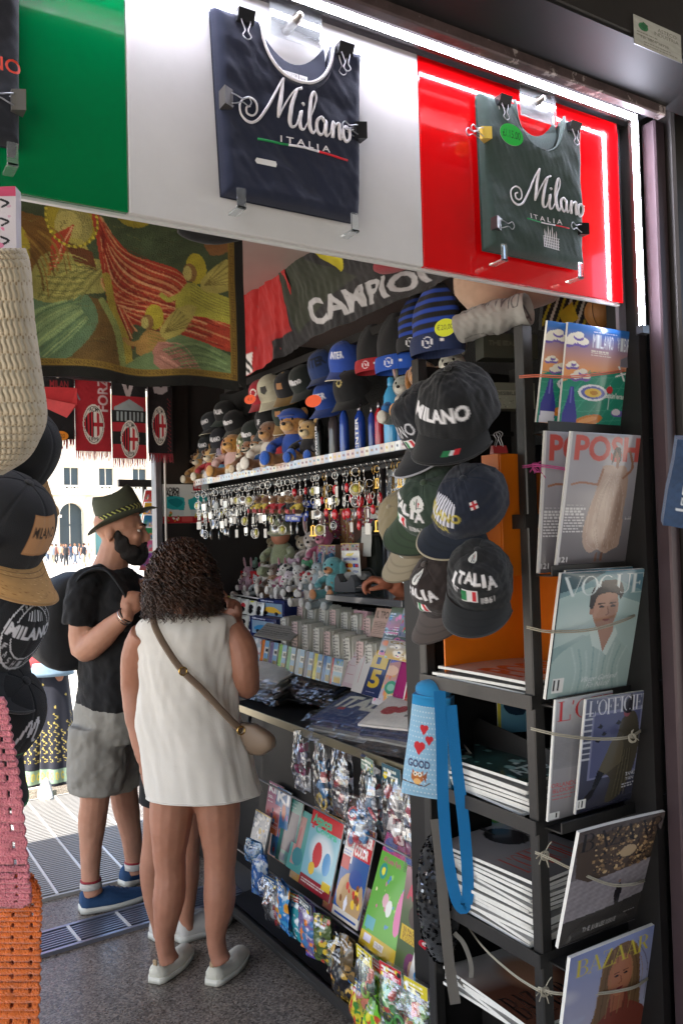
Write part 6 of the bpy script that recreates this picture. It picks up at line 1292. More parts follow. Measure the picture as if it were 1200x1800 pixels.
# shelf with printed edge strip
XS = 1.60; zs = 1.925
sy0, sy1 = PX(735, 790, XS).y-.25, PX(343, 850, XS).y
shf = thing('plush_shelf', 'long shelf with printed edge strip carrying soft toys over the keyrings', 'shelf', None, Matrix.Translation((XS, sy0, zs)))
b = MB(); b.box((XS, sy0, zs-.012), (XS+.26, sy1, zs), DARK2); wb(b, 'board', shf)
cs = Canvas(420, 8, '#a9a6b4'); rg = random.Random(5)
for k in range(70):
    x = k/70; cs.rect(x, 0, x+.013, 1, rg.choice(['#b7a7a0', '#a6b0bd', '#c9c0a8', '#98a0b4', '#b99c8c', '#d2d0cc'])); cs.rect(x+.003, .3, x+.009, .7, rg.choice(['#8a6a4c', '#c0a050', '#7a4a54', '#5a7a8a', '#3f4450']))
b = MB(); P = np.stack([np.full(cs.U.shape, XS-.008), sy1+(sy0-sy1)*cs.U, zs+.006-.030*cs.Vv], -1); b.grid(P, PRINT['plastic'], col=cs.a); b.box((XS-.006, sy0, zs-.026), (XS-.001, sy1, zs+.006), STEEL); wb(b, 'edge_strip', shf)
b = MB(); b.box((XS+.0, sy0, zs-.075), (XS+.012, sy1, zs-.05), DARK2)
for k in range(60): y = sy0+(sy1-sy0)*k/60; b.tube([(XS+.0, y, zs-.06), (XS-.03, y, zs-.062), (XS-.036, y, zs-.055)], .0018, CHROME, 5)
wb(b, 'hook_rail', shf)
# ---------------------------------------------------------------- caps and beanies on the rail
def f_word(w_, col='#cfcfd2', x=.40, y=.55, ww=.2, h=.2): return lambda c: c.text(w_, x, y, ww, h, col, .04)
rail = [ # px, py, crown, brim, fn, label, scale
 (377, 745, '#23272b', '#1d2022', f_word('MILANO'), 'dark cap reading MILANO at the left end, upper', .9), (400, 728, '#17181a', '#22302a', f_word('ITALIA'), 'black ITALIA cap at left, upper row', .95),
 (370, 785, '#1b2022', '#55584e', f_word('MILANO'), 'black cap with light brim at left, lower row', .9), (392, 775, '#1c1e26', '#383530', f_word('MILANO'), 'navy cap beside the left lower one', .95),
 (418, 745, '#111214', '#3d3c36', f_word('Milano'), 'black cap with script beside the ITALIA one', .95), (412, 790, '#8d1320', '#7c101c', f_word('Milano'), 'crimson cap with white Milano script', .95),
 (440, 782, '#6a7050', '#77785a', lambda c: c.blobs(60, .01, .04, ['#b6b08a', '#3f4c30', '#b0626a', '#d2cdb8'], 3), 'floral green cap in the lower row', .95), (452, 765, '#202825', '#1e2824', f_word('Milano'), 'dark green cap between floral and cream ones', 1.0),
 (466, 695, '#9c1f2e', '#8a1824', lambda c: (c.ell(.5, .6, .06, .16, '#d2c9c4'), c.ell(.5, .6, .04, .1, '#9c1f2e')), 'red crest cap in the upper row', 1.0), (484, 690, '#b1ad98', '#b7b29c', lambda c: (c.poly([(.46, .5), (.54, .5), (.54, .68), (.5, .76), (.46, .68)], '#3a3a38')), 'cream cap with dark badge in the upper row', 1.1),
 (478, 742, '#16171a', '#3b3f40', f_word('JF', ww=.06, x=.47), 'black cap with pale brim edge under the cream one', 1.05), (512, 682, '#16171c', '#7c6236', lambda c: c.rect(.46, .5, .54, .72, '#9a6f4a'), 'black cap with cork brim and leather patch, upper', 1.0),
 (508, 730, '#1b2a23', '#8d6e3c', lambda c: c.rect(.46, .5, .54, .7, '#9a6f4a'), 'green cap with cork brim, lower', 1.05), (540, 672, '#1d2422', '#2c2f2d', f_word('Milano'), 'black cap with white script and patterned top', 1.0),
 (576, 652, '#1f3564', '#1c3160', f_word('INTER', '#131a2c', .36, .42, .28, .3), 'dusky blue INTER cap behind the bright one', 1.1), (612, 640, '#27489c', '#213f8c', f_word('INTER', '#d5d8e0', .42, .48, .16, .2), 'bright blue INTER cap in the upper row', 1.12),
 (584, 705, '#1e3f8a', '#1a387c', f_word('INTER', '#d5d8e0'), 'blue INTER cap in the lower row', 1.05), (622, 690, '#141518', '#141518', lambda c: c.ell(.5, .5, .04, .12, '#a99a62', ring=.5), 'black cap with gold ring badge', 1.1)]
for i, (px, py, cr_, br_, fn, lb, s_) in enumerate(rail):
    X = XC+.02+.05*(py > 720); q = PX(px, py+4, X)
    T = Matrix.Translation(q) @ rot(rz=-74+(i*37 % 16)) @ rot(ry=(i*53 % 14)-7) @ rot(rx=30+(i*29 % 14))
    cap(lb, T, logo(cr_, fn, 90, 48), br_, None if i % 3 else '#b9b3a0', group='caps hanging on the inner rail', s=s_*.74, hi=False, seed=i)
def beanie(label, px, py, body, cuff, badge, X=XC+.01, s=1.0, yaw=-72):
    s *= .84; q = PX(px, py+8, X); t = thing('beanie', label, 'beanie', 'beanies hanging on the inner rail', Matrix.Translation(q) @ rot(rz=yaw) @ Matrix.Scale(s, 4))
    c = Canvas(96, 40, body); 
    for k in range(48): c.rect(k/48, 0, k/48+.008, 1, '#000', .35)
    if isinstance(badge, tuple) and badge[0] == 'stripes':
        for k in range(5): c.rect(0, .12+.18*k, 1, .20+.18*k, '#1d3f9a')
    b = MB(); th = (c.U-.5)*2*math.pi; zz = c.Vv; r = .085*np.sin(np.clip(zz*1.25+.12, 0, 1)*math.pi/2)**.7; n_ = 1+.07*np.sin(th*5+zz*4)*(1-zz)
    b.grid(np.stack([r*n_*np.sin(th), -.55*r*n_*np.cos(th), .17*(1-zz)], -1), PRINT['fabric'], col=c.a); b.build('knit', t)
    c = Canvas(96, 20, cuff); 
    for k in range(48): c.rect(k/48, 0, k/48+.006, 1, '#000', .25)
    if badge:
        c.ell(.5, .5, .03, .32, '#d8d8dc'); c.ell(.5, .5, .024, .26, cuff); c.line([(.49, .35), (.51, .65)], .006, '#d8d8dc'); c.line([(.50, .35), (.51, .65)], .004, '#d8d8dc'); c.rect(.57, .42, .59, .56, '#dadada')
    b = MB(); th = (c.U-.5)*2*math.pi; r = .092+.004*np.sin(np.pi*c.Vv); b.grid(np.stack([r*np.sin(th), -.58*r*np.cos(th), .012-.055*c.Vv], -1), PRINT['fabric'], col=c.a); b.build('cuff', t)
beanie('black beanie with red cuff and round crest', 655, 630, '#131316', '#9c1c26', True, s=.95); beanie('black beanie with blue cuff and round white crest', 698, 625, '#141417', '#1f4fae', True, s=1.12)
beanie('blue and black striped beanie beside the blue-cuffed one', 735, 590, '#141417', '#15171c', ('stripes',), s=1.05); beanie('blue and black striped hat under the lime price tag', 768, 590, '#141417', '#1b2a50', ('stripes',), s=1.15, X=XC-.12)
c = Canvas(50, 36, '#c3cf1c'); c.text('€20,00', .12, .3, .76, .36, '#4a521a', .0); q = PX(782, 576, XC-.24); oval_tag(c, Matrix.Translation(q) @ rot(rz=-60), 'price_tag', 'lime yellow oval price tag reading €20,00', .060, .048)
c = Canvas(40, 24, '#e0531e'); q = PX(551, 705, XC-.12); oval_tag(c, Matrix.Translation(q) @ rot(rz=-68), 'price_tag', 'blank orange oval price tag above the toy bears', .075, .045)
c = Canvas(40, 24, '#e0531e'); c.text('€10', .3, .3, .4, .35, '#7a2a10'); q = PX(440, 702, XC-.1); oval_tag(c, Matrix.Translation(q) @ rot(rz=-68), 'price_tag', 'orange price tag among the leftmost caps', .065, .04)
# ---------------------------------------------------------------- soft toys on the shelf
def plush(label, T, fur, belly=None, ears='round', shirt=None, s=1.0, group='soft toys on the upper shelf', nose='#17120f', spots=None, foot=None, name='plush_toy', cat='soft toy'):
    t = thing(name, label, cat, group, T @ Matrix.Scale(s, 4)); f = cmat(fur, kind='plush'); bl = cmat(belly or fur, kind='plush')
    b = MB(); b.ell((0, 0, .055), (.042, .038, .055), cmat(shirt, kind='fabric') if shirt else f, 14, nz=.05, nf=60); b.build('body', t)
    b = MB(); b.ell((0, -.005, .128), (.043, .040, .040), f, 16, nz=.04, nf=70)
    if spots:
        for k in range(7): a = k*2.4; b.ell((.036*math.cos(a), -.02+.02*math.sin(a*1.7), .128+.03*math.sin(a)), (.010, .010, .010), cmat(spots, kind='plush'), 8)
    h = b.build('head', t)
    b = MB(); b.ell((0, -.040, .116), (.022, .020, .016), bl, 12); b.ell((0, -.060, .122), (.0075, .005, .0055), cmat(nose, .3), 8); b.build('muzzle', h)
    for q in (-.017, .017): b = MB(); b.ell((q, -.038, .138), (.0045, .004, .0055), cmat('#0c0a0a', .1), 8); b.build('eye', h)
    for q in (-1, 1):
        b = MB()
        if ears == 'round': b.ell((q*.034, 0, .160), (.015, .009, .015), f, 10)
        elif ears == 'long': b.ell((q*.018, 0, .200), (.011, .008, .042), f, 10, T=TR(ry=q*6)); b.ell((q*.018, -.005, .200), (.006, .006, .032), cmat('#b98f90', kind='plush'), 8, T=TR(ry=q*6))
        elif ears == 'flop': b.ell((q*.044, -.002, .118), (.012, .018, .032), f if not spots else cmat(spots, kind='plush'), 10)
        elif ears == 'horn': b.tube([(q*.015, 0, .16), (q*.017, 0, .185)], .004, f, 6); b.ell((q*.017, 0, .188), (.006, .006, .006), cmat('#6b4a2c', kind='plush'), 8)
        b.build('ear', h)
        b = MB(); b.tube([(q*.034, -.005, .085), (q*.058, -.030, .066), (q*.052, -.052, .050)], [.014, .014, .016], f if not shirt or shirt == fur else cmat(shirt, kind='fabric'), 10, sub=3); b.build('arm', t)
        b = MB(); b.tube([(q*.022, -.01, .022), (q*.040, -.052, .018), (q*.046, -.080, .020)], [.020, .019, .021], f, 10, sub=3); b.ell((q*.046, -.094, .022), (.019, .009, .022), cmat(foot or belly or fur, kind='plush'), 10); b.build('leg', t)
    return t
def onshelf(px, X=XS+.09, yaw=-70): q = PX(px, 800, X); return TR((X, q.y, zs), rz=yaw)
pl_list = [(352, '#b78a4c', '#d9cfb8', 'horn', None, .95, '#5c3a1c', 'giraffe soft toy at the left end of the shelf'), (373, '#c29a5c', '#d9cfb8', 'horn', '#a22c34', 1.0, '#5c3a1c', 'giraffe soft toy with red scarf, second on the shelf'),
 (393, '#8f8496', '#cfc8ca', 'round', '#5a88a8', .9, None, 'grey elephant-like soft toy in light blue'), (412, '#a8742e', '#c99a5a', 'flop', '#c9a8a4', 1.25, None, 'golden dog soft toy in a pale pink top'), (441, '#7a4a22', '#c9b8a0', 'flop', '#6b4a34', .95, None, 'brown and white puppy soft toy'),
 (457, '#8a5c34', '#d6ccba', 'round', '#c9bda8', 1.0, None, 'small tan bear with white feet'), (478, '#7a5130', '#b58a58', 'round', '#cfcac0', 1.3, None, 'brown bear in a black and white striped shirt'), (519, '#a0703a', '#caa066', 'round', '#24489c', 1.4, None, 'tan bear in a blue football shirt and cap')]
pl_list += [(428, '#c9a06a', '#e0d4bc', 'round', None, .8, None, 'small honey bear between the golden dog and the puppy'), (500, '#5c3c22', '#c9b090', 'flop', '#b0282e', 1.0, None, 'dark brown dog in a red top on the shelf'), (545, '#b8945c', '#ddc9a0', 'round', '#1c1c22', 1.05, None, 'sandy bear in a black top beside the football bear'),
 (365, '#a8a09a', '#dcd6d0', 'long', None, .7, None, 'tiny grey rabbit between the giraffes'), (468, '#d0c8bc', '#e6e0d8', 'long', '#3a6aa8', .85, None, 'cream rabbit in a blue top on the shelf'), (384, '#8a6a44', '#cdbb98', 'flop', '#c8b02c', .75, None, 'tiny brown dog in a yellow top near the giraffes')]
for px, f_, bl, er, sh_, s_, sp, lb in pl_list: plush(lb, onshelf(px, yaw=-62), f_, bl, er, sh_, s_, spots=sp, foot=('#e0dcd2' if 'feet' in lb or 'striped' in lb else '#1e56b4' if 'football' in lb else None))
b = MB(); b.ell((0, -.004, .150), (.046, .044, .026), cmat('#24489c', kind='fabric'), 14); b.ell((0, -.045, .148), (.03, .022, .004), cmat('#24489c', kind='fabric'), 10); b.build('toy_cap', [o for o in COL.objects if o.get('label', '').startswith('tan bear in a blue')][0])
# bottles in sleeves, tall bottle, gift bags with toys
def bottle(label, px, col, h_=.17, r=.022, X=XS+.06, txt=None, shape='bottle', ty=.0):
    q = PX(px, 800, X); t = thing('bottle', label, 'bottle', 'bottles on the upper shelf', TR((X, q.y, zs), rz=-68)); m = cmat(col, .2, 'gloss')
    b = MB(); b.lathe([(0, 0), (r, 0), (r*1.02, .01), (r, h_*.55), (r*.95, h_*.72), (r*.5, h_*.84), (r*.35, h_*.86)], m, 20); b.build('flask', t)
    b = MB(); b.lathe([(r*.42, h_*.86), (r*.44, h_*.9), (r*.42, h_*.97), (r*.2, h_), (0, h_)], cmat('#9a9aa0', .3, 'metal') if not shape == 'tall' else m, 16); b.build('lid', t)
    if txt: 
        b = MB(); V, F, W_2, Hh = glyphs(txt, .03); X_ = .001+V[:, 1]/Hh*r*.7-r*.3; Z_ = .02+V[:, 0]/W_2*h_*.6; Y_ = -np.sqrt(np.maximum(r*r-X_*X_, 0))-.0012; b.add(np.column_stack([-X_, Y_, Z_]), F, cmat('#d0d0d4', .5), False); b.build('lettering', t)
bottle('black bottle reading JUVENTUS', 562, '#101114', .19, .018, txt='JUVENTUS'); bottle('dark smoky bottle beside the black one', 588, '#3f3a3c', .19, .022); bottle('clear-capped blue bottle beside the INTER one', 606, '#28479a', .20, .018); bottle('blue bottle reading INTER', 634, '#1f3f94', .18, .020, txt='INTER')
bottle('slim blue bottle beside the red one', 655, '#2c3f8a', .16, .014); bottle('red bottle on the shelf', 668, '#a81f2a', .17, .017); bottle('tall sky-blue bottle on the shelf', 690, '#3f93c4', .24, .028, shape='tall', X=XS+.05)
def giftbag(label, px, txt, flag=False, X=XS+.03):
    q = PX(px, 800, X); T = TR((X, q.y, zs), rz=-66); c = Canvas(60, 50, '#2d6f9e')
    if flag: c.rect(.25, .1, .45, .6, '#2b8a4c'); c.rect(.45, .1, .6, .6, '#dddddd'); c.rect(.6, .1, .75, .6, '#c02a34'); c.poly([(.2, .6), (.3, .1), (.4, .6)], '#222'); c.text('PROMESSE', .2, .68, .5, .12, '#e0e0e0')
    else: c.rect(0, 0, 1, 1, '#24508c'); c.text(txt[0], .05, .15, .8, .25, '#dfe4e8', .03); c.text(txt[1], .12, .5, .8, .25, '#dfe4e8', .03)
    t = thing('gift_box', label, 'box', None, T); sheet(c, flat_S(.075, .07), 'box', t, thick=.05, kind='plastic', edge=cmat('#2d6f9e'))
giftbag('blue box reading FORZA AZZURRI under the rabbit', 716, ('FORZA', 'AZZURRI')); giftbag('blue box with Italian flag logo under the brown dog', 742, '', True); giftbag('blue box with white N ring at shelf end', 768, ('(N)', ''))
q = PX(712, 800, XS+.07); plush('grey rabbit soft toy sitting on a blue box', TR((XS+.08, q.y, zs+.07), rz=-62), '#8b8f86', '#c9c6bc', 'long', '#2f6aa8', 1.0); q = PX(748, 800, XS+.07); plush('brown dog soft toy in a white shirt sitting on a blue box', TR((XS+.07, q.y, zs+.07), rz=-62), '#8f5e2a', '#b5813f', 'flop', '#b9b6ae', 1.15)
q = PX(796, 800, XS+.05); plush('white rabbit soft toy peeking beside the black cap', TR((XS+.06, q.y, zs+.09), rz=-62), '#a9a99c', '#d0ccc0', 'long', None, 1.0)
# ---------------------------------------------------------------- keyrings in rows under the shelf
def ring(b, m, z=0, r=.011): b.tube([(r*math.cos(a), 0, z+r*math.sin(a)) for a in np.linspace(0, 2*math.pi, 14, endpoint=False)], .0012, m, 5, closed=True)
GOLDM = mat('gold_metal', '#b9924a', rough=.25, metal=1)
def kprotos():
    out = []
    def mk(label, col_m, build):
        t = thing('keyring', label, 'keyring', 'keyrings hanging in rows under the shelf', Matrix.Identity(4)); b = MB(); ring(b, CHROME if col_m is None else col_m); b.tube([(0, 0, -.011), (0, .002, -.02), (0, 0, -.03)], .0013, CHROME, 5); b.build('ring', t); b = MB(); build(b); b.build('charm', t); out.append(t)
    def disc(m): return lambda b: (b.lathe([(0, -.0015), (.016, -.0015), (.017, 0), (.016, .0015), (0, .0015)], m, 20, T=TR((0, 0, -.046), rx=90)), b.tube([(.0165*math.cos(a), -.001, -.046+.0165*math.sin(a)) for a in np.linspace(0, 6.28, 18, endpoint=False)], .0012, CHROME, 5, closed=True))
    mk('silver disc keyring in the rows under the shelf', None, disc(cmat('#a9a8a6', .2, 'metal'))); mk('black and white disc keyring in the rows under the shelf', None, lambda b: (disc(cmat('#15151a', .3))(b), b.tube([(.009*math.cos(a), -.003, -.046+.009*math.sin(a)) for a in np.linspace(0, 6.28, 14, endpoint=False)], .0014, cmat('#d8d8d8'), 5, closed=True)))
    mk('red glass charm keyring in the rows under the shelf', None, lambda b: b.ell((0, 0, -.045), (.011, .007, .016), cmat('#b01c26', .1, 'gloss'), 10)); mk('gold letter keyring in the rows under the shelf', GOLDM, lambda b: (b.box((-.008, -.001, -.06), (-.003, .001, -.03), GOLDM), b.box((.003, -.001, -.06), (.008, .001, -.03), GOLDM), b.box((-.008, -.001, -.033), (.008, .001, -.03), GOLDM), b.box((-.012, -.001, -.064), (.012, .001, -.06), GOLDM)))
    mk('silver scooter keyring in the rows under the shelf', None, lambda b: (b.box((-.010, -.002, -.06), (.010, .002, -.035), cmat('#c5c3bf', .2, 'metal'), c=.001), b.tube([(.007*math.cos(a), 0, -.066+.007*math.sin(a)) for a in np.linspace(0, 6.28, 12, endpoint=False)], .002, CHROME, 5, closed=True), b.tube([(0, 0, -.035), (.008, 0, -.028)], .002, CHROME, 5)))
    mk('white enamel keyring in the rows under the shelf', None, lambda b: b.box((-.009, -.0015, -.062), (.009, .0015, -.032), cmat('#c9c6c0', .3, 'gloss'), c=.001)); mk('blue tag keyring in the rows under the shelf', None, lambda b: (b.box((-.018, -.003, -.055), (.018, .003, -.032), cmat('#1e3f9c', .3, 'gloss'), c=.002), b.box((-.010, -.0036, -.048), (.010, -.003, -.040), cmat('#c9ccd4'))))
    mk('round multicoloured keyring in the rows under the shelf', None, lambda b: (disc(cmat('#8a7d52', .3, 'gloss'))(b), b.ell((0, -.003, -.044), (.008, .002, .009), cmat('#a8a238', .3), 8)))
    return out
KP = kprotos(); used_k = set(); rg = random.Random(21)
def place_key(pi, T):
    if pi not in used_k: KP[pi].matrix_basis = T; used_k.add(pi)
    else: dup(KP[pi], T)
spec = [(590, 655, 6), (640, 690, 2), (700, 745, 3), (655, 700, 7)]
rows = [(0, 62, -.078), (1, 54, -.120), (2, 48, -.165), (3, 34, -.215)]
for r_, n, dz in rows:
    for i in range(n):
        y = sy0+.10+(sy1-sy0-.16)*(i+.5*(r_ % 2)+.25*rg.random())/n
        if r_ == 3 and (i*7 % 5 == 0): continue
        far = (y-sy0)/(sy1-sy0); pi = rg.choice([0, 4, 5, 4, 0, 5, 1, 7] if far > .5 else [1, 0, 2, 7, 4, 3, 5, 0]) 
        if far < .18: pi = rg.choice([3, 3, 0, 7, 3])
        if .42 < far < .52 and r_ in (1, 2): pi = 6
        if .20 < far < .34 and r_ in (1, 2) and i % 2: pi = 2
        place_key(pi, TR((XS-.034+.022*(r_ % 2)+.02*rg.random(), y, zs+dz), rz=-90+rg.uniform(-45, 45), s=rg.uniform(.95, 1.35)))
for px in (455, 468, 482, 496, 510, 526):
    q = PX(px, 885, XS-.06); fm = rg.choice(['#7a4a24', '#5c3418', '#8a6234']); plush('tiny bear keyring in red and black hanging in a bunch', TR((XS-.06, q.y, q.z-.04), rz=-75+rg.uniform(-20, 20)), fm, '#a8824c', 'round', rg.choice(['#1a1a1e', '#9c1c26', '#b09a3a']), .42, group='tiny bear keyrings hanging in a bunch', foot='#a81f26', name='bear_keyring', cat='keyring')
# ================================================================== COUNTER, PAPERS, TABLE
VD = (0, -1, 0)
TB = thing('display_table', 'long black table edge with metal rim carrying the wrapped T-shirts', 'table', None, Matrix.Translation((1.62, 2.1, .88)))
zT = .875; yT0, yT1 = 2.02, 3.62
b = MB(); b.box((1.60, yT0, zT-.03), (2.0, yT1, zT), DARK2, c=.003); wb(b, 'top', TB)
b = MB(); b.box((1.592, yT0, zT-.028), (1.599, yT1, zT+.004), mat('rim_metal', '#8d8670', rough=.35, metal=.8), c=.001); wb(b, 'rim', TB)
for y in (yT0+.05, yT1-.15):
    b = MB(); b.tube([(1.63, y, zT-.03), (1.50, y, .10)], .008, STEEL, 8); wb(b, 'leg', TB)
b = MB(); b.prism([(1.60, .10), (1.66, .84), (1.72, .84), (1.72, .05), (1.50, .05), (1.48, .08)], -3.40, -2.05, DARK2, T=Matrix(((1, 0, 0, 0), (0, -1, 0, 0), (0, 0, 1, 0), (0, 0, 0, 1)))); wb(b, 'skirt_panel', TB)
b = MB(); b.box((1.44, 2.06, .055), (1.50, 3.42, .075), RK, c=.002); b.box((1.44, 2.06, .075), (1.445, 3.42, .10), RK); wb(b, 'bottom_tray', TB)
b = MB(); b.lathe([(0, -.012), (.03, -.012), (.034, 0), (.03, .012), (0, .012)], mat('black_rubber', '#0d0d0d', rough=.8), 18, T=TR((1.50, 3.40, .036), rx=90)); wb(b, 'caster', TB)
b = MB(); b.box((1.95, 2.3, zT), (2.2, 4.15, 1.12), DARK2); b.box((2.04, 2.3, 1.12), (2.5, 4.15, 1.24), DARK2); wb(b, 'stepped_riser', TB)
def vsheet(name, label, cat, cv, BL, BR, TL, X, group=None, thick=.004, kind='gloss', edge=None, tilt=None, d=VD, **k):
    T, w_, h_ = quad(BL, BR, TL, X=X, d=d, tilt=tilt); t = thing(name, label, cat, group, T); sheet(cv, flat_S(w_, h_, **k), 'cover' if cat in ('magazine', 'book') else 'front', t, thick=thick, kind=kind, edge=edge); return t
PAL = ['#c03a3a', '#e0b13a', '#2f7fb0', '#2f8a56', '#d86a9a', '#8a4fa0', '#e8e2d4', '#3a4668', '#e07a34', '#6fb4c0']
def cv_rand(seed, bg, title=None, tcol='#ffffff', w_=48, h_=64, did=False, pic=True, tb=.04):
    r = random.Random(seed); c = Canvas(w_, h_, bg); 
    if pic:
        c.grad(bg, r.choice(PAL), .3, 1.3); c.blobs(7, .06, .22, [r.choice(PAL) for _ in range(4)], seed, (.1, .3, .9, .95), soft=.5, al=.8); c.blobs(12, .02, .07, [r.choice(PAL) for _ in range(4)], seed+1, (.05, .3, .95, .95))
    if title: c.text(title, .06, .04, .88, .17, tcol, tb, did=did)
    c.lines(.08, .28, .35, 4, .035, tcol, .4, seed); c.lines(.55, .75, .4, 5, .03, '#eeeeee', .4, seed+3); return c
# ---- robo toy box on the end wall
c = Canvas(90, 72, '#d9d9d4'); c.grad('#d9dad6', '#bfc6c4', 0, .5); c.poly([(.04, .36), (.2, .30), (.44, .34), (.5, .42), (.6, .34), (.96, .30), (.92, .62), (.6, .66), (.3, .66), (.06, .6)], '#2ba0a0', sm=2); c.poly([(.1, .42), (.3, .36), (.44, .46), (.3, .6)], '#1c7c80', sm=2)
c.poly([(.46, .3), (.60, .26), (.66, .34), (.54, .40), (.56, .56), (.60, .8), (.44, .8), (.48, .5)], '#cfd2ca', sm=2); c.text('ROBO', .06, .08, .30, .12, '#1b1b1d', .05); c.text('ALIVE', .06, .19, .30, .12, '#1b1b1d', .05); c.rect(.66, .01, .84, .16, '#b3242c'); c.text('TRY ME', .68, .05, .14, .06, '#eeeeee', .02)
c.rect(0, .82, 1, 1, '#a8252b'); c.text('ACTION', .68, .74, .3, .12, '#d9c02c', .05); c.rect(.4, .84, .64, .97, '#c9504c'); c.blobs(14, .01, .03, ['#d98a3a', '#5a8a3a', '#e8e0d0'], 5, (.02, .72, .4, .95))
T, w_, h_ = quad((287, 920), (368, 912), (286, 851), Y=4.18, tilt=0); t = thing('toy_box', 'white and teal toy box reading ROBO ALIVE hanging on the dark wall', 'box', None, T); sheet(c, flat_S(w_, h_), 'box', t, thick=.06, kind='gloss', edge=cmat('#b9b9b4'))
# little picture cards rack behind the man (postcards)
for k in range(6):
    px, py = 262-k*0, 868+k*26; vs_ = cv_rand(k+30, PAL[k], None, w_=12, h_=16)
    T, w_, h_ = quad((250-k, 893+k*22), (268, 880+k*22), (256-k, 862+k*22), Y=4.5, tilt=None); t = thing('postcard_pack', f'tilted postcard pack number {["one","two","three","four","five","six"][k]} from top on rack beyond the hat brim', 'postcards', 'postcards on the outdoor rack beyond the man', T); sheet(vs_, flat_S(w_, h_), 'cards', t, thick=.012)
b = MB(); p = PY(258, 850, 4.52); b.box((p.x-.02, 4.52, .2), (p.x, 4.54, p.z), DARK); b.box((p.x-.16, 4.5, p.z-.02), (p.x+.12, 4.53, p.z+.02), DARK); tag(b.build('postcard_rack'), 'dark frame of the postcard rack beyond the man', 'rack')
# ---- heap of soft toys on the counter
XP = 2.06; rgp = random.Random(8)
heap = [(425, 1000, '#b03a72', None, 'flop', None, .9, 'pink bird-like soft toy at the left of the heap'), (446, 985, '#7d8272', '#a8a898', 'long', None, 1.05, 'grey green rabbit soft toy with long ears in the heap'), (470, 980, '#3f7fa0', '#c05a80', 'round', None, 1.0, 'blue and pink soft toy in the heap'),
 (486, 985, '#9c8f70', '#c9bfa8', 'round', None, 1.2, 'beige lamb soft toy beside the doll'), (552, 975, '#c9c0bc', '#ddd6d0', 'long', None, 1.25, 'white unicorn soft toy beside the doll'), (571, 968, '#b85a80', '#d890a8', 'horn', None, 1.1, 'pink flamingo soft toy at the back of the heap'),
 (448, 1005, '#8ab0a0', '#d0d0c8', 'round', None, .8, 'pale turquoise owl soft toy in the heap'), (485, 1022, '#5a4436', '#cfc6b8', 'flop', None, .95, 'brown and white puppy soft toy in the front row'), (503, 1022, '#d0cbc2', '#e2ded6', 'flop', '#15151a', .95, 'black and white cow soft toy in the front row'),
 (520, 1010, '#c9a8b8', '#e0dcd4', 'round', None, .85, 'pinkish kitten soft toy in the front row'), (528, 1028, '#1a1a1c', '#d8d4cc', 'round', None, .9, 'black and white panda soft toy in the front row'), (545, 1012, '#4a9a6a', '#c04a8a', 'round', None, .8, 'multicoloured soft toy with pink and green fur'),
 (548, 1038, '#c9c2b8', '#e0dcd4', 'flop', '#a82a30', 1.0, 'white soft toy with a red heart in front'), (575, 1010, '#2c6a90', '#5a3a2a', 'round', None, 1.0, 'blue and brown soft toy beside the trinket box'), (590, 1020, '#5a9ca0', '#c98a5a', 'flop', None, 1.1, 'teal and orange bird soft toy at the heap\'s right'), (572, 1045, '#9aa6a8', '#d0d4d2', 'flop', None, .9, 'pale blue soft toy lowest of the heap'), (535, 975, '#b0a490', '#d0c8b8', 'round', None, 1.0, 'cream soft toy behind the doll')]
heap += [(412+i*14.5, 1018+(i*13 % 26), ['#c9b8bc', '#c8c4bc', '#b08a9a', '#a8b4b8', '#d0c8c0', '#9a7a5a', '#c06a88'][i % 7], '#ddd8d2', ['round', 'flop', 'long', 'round'][i % 4], None, .66+.2*((i*5) % 3)/3, ['pale pink', 'cream', 'mauve', 'pale blue', 'ivory', 'tan', 'rose'][i % 7]+' little soft toy wedged low in the heap, '+['far left', 'left', 'left of the puppy', 'beside the puppy', 'under the doll', 'beside the cow toy', 'in the middle', 'beside the panda', 'right of the panda', 'near the heart toy', 'beside the brown toy', 'near the till', 'beside the bird toy'][i]) for i in range(13)]
for i, (px, py, f_, bl, er, sp, s_, lb) in enumerate(heap):
    X = XP+(.10 if py < 990 else 0 if py < 1015 else -.08); q = PX(px, py, X); plush(lb, TR((q.x, q.y, q.z-.07*s_), rz=-62+rgp.uniform(-25, 25), rx=rgp.uniform(-8, 8)), f_, bl, er, None, s_, group='soft toys heaped on the counter', spots=sp)
q = PX(497, 992, XP); t = thing('baby_doll', 'large baby doll in pale green hooded suit sitting in the toy heap', 'doll', None, TR((q.x, q.y, q.z-.06), rz=-60, s=1.55)); gm = cmat('#8a9272', kind='plush')
b = MB(); b.ell((0, 0, .06), (.045, .04, .06), gm, 14); b.build('body', t); b = MB(); b.ell((0, -.012, .135), (.034, .030, .032), cmat('#b87a60', kind='skin'), 14); hh = b.build('head', t); b = MB(); b.lathe([(.040, 0), (.041, .012), (.034, .034), (.012, .055), (.004, .075), (0, .078)], gm, 16, T=TR((0, -.005, .142), rx=12)); b.tube([(.04*math.cos(a), .04*math.sin(a)-.008, .146) for a in np.linspace(0, 6.28, 18, endpoint=False)], .007, cmat('#b0b090', kind='plush'), 8, closed=True); b.build('hood', hh)
for q_ in (-1, 1):
    b = MB(); b.tube([(q_*.036, -.01, .09), (q_*.055, -.03, .07), (q_*.045, -.05, .06)], [.014, .013, .012], gm, 8, sub=3); b.build('arm', t); b = MB(); b.tube([(q_*.022, -.01, .02), (q_*.035, -.05, .015), (q_*.04, -.08, .02)], [.019, .018, .016], gm, 8, sub=3); b.build('leg', t)
    b = MB(); b.ell((q_*.011, -.040, .14), (.0035, .003, .004), cmat('#101018', .1), 6); b.build('eye', hh)
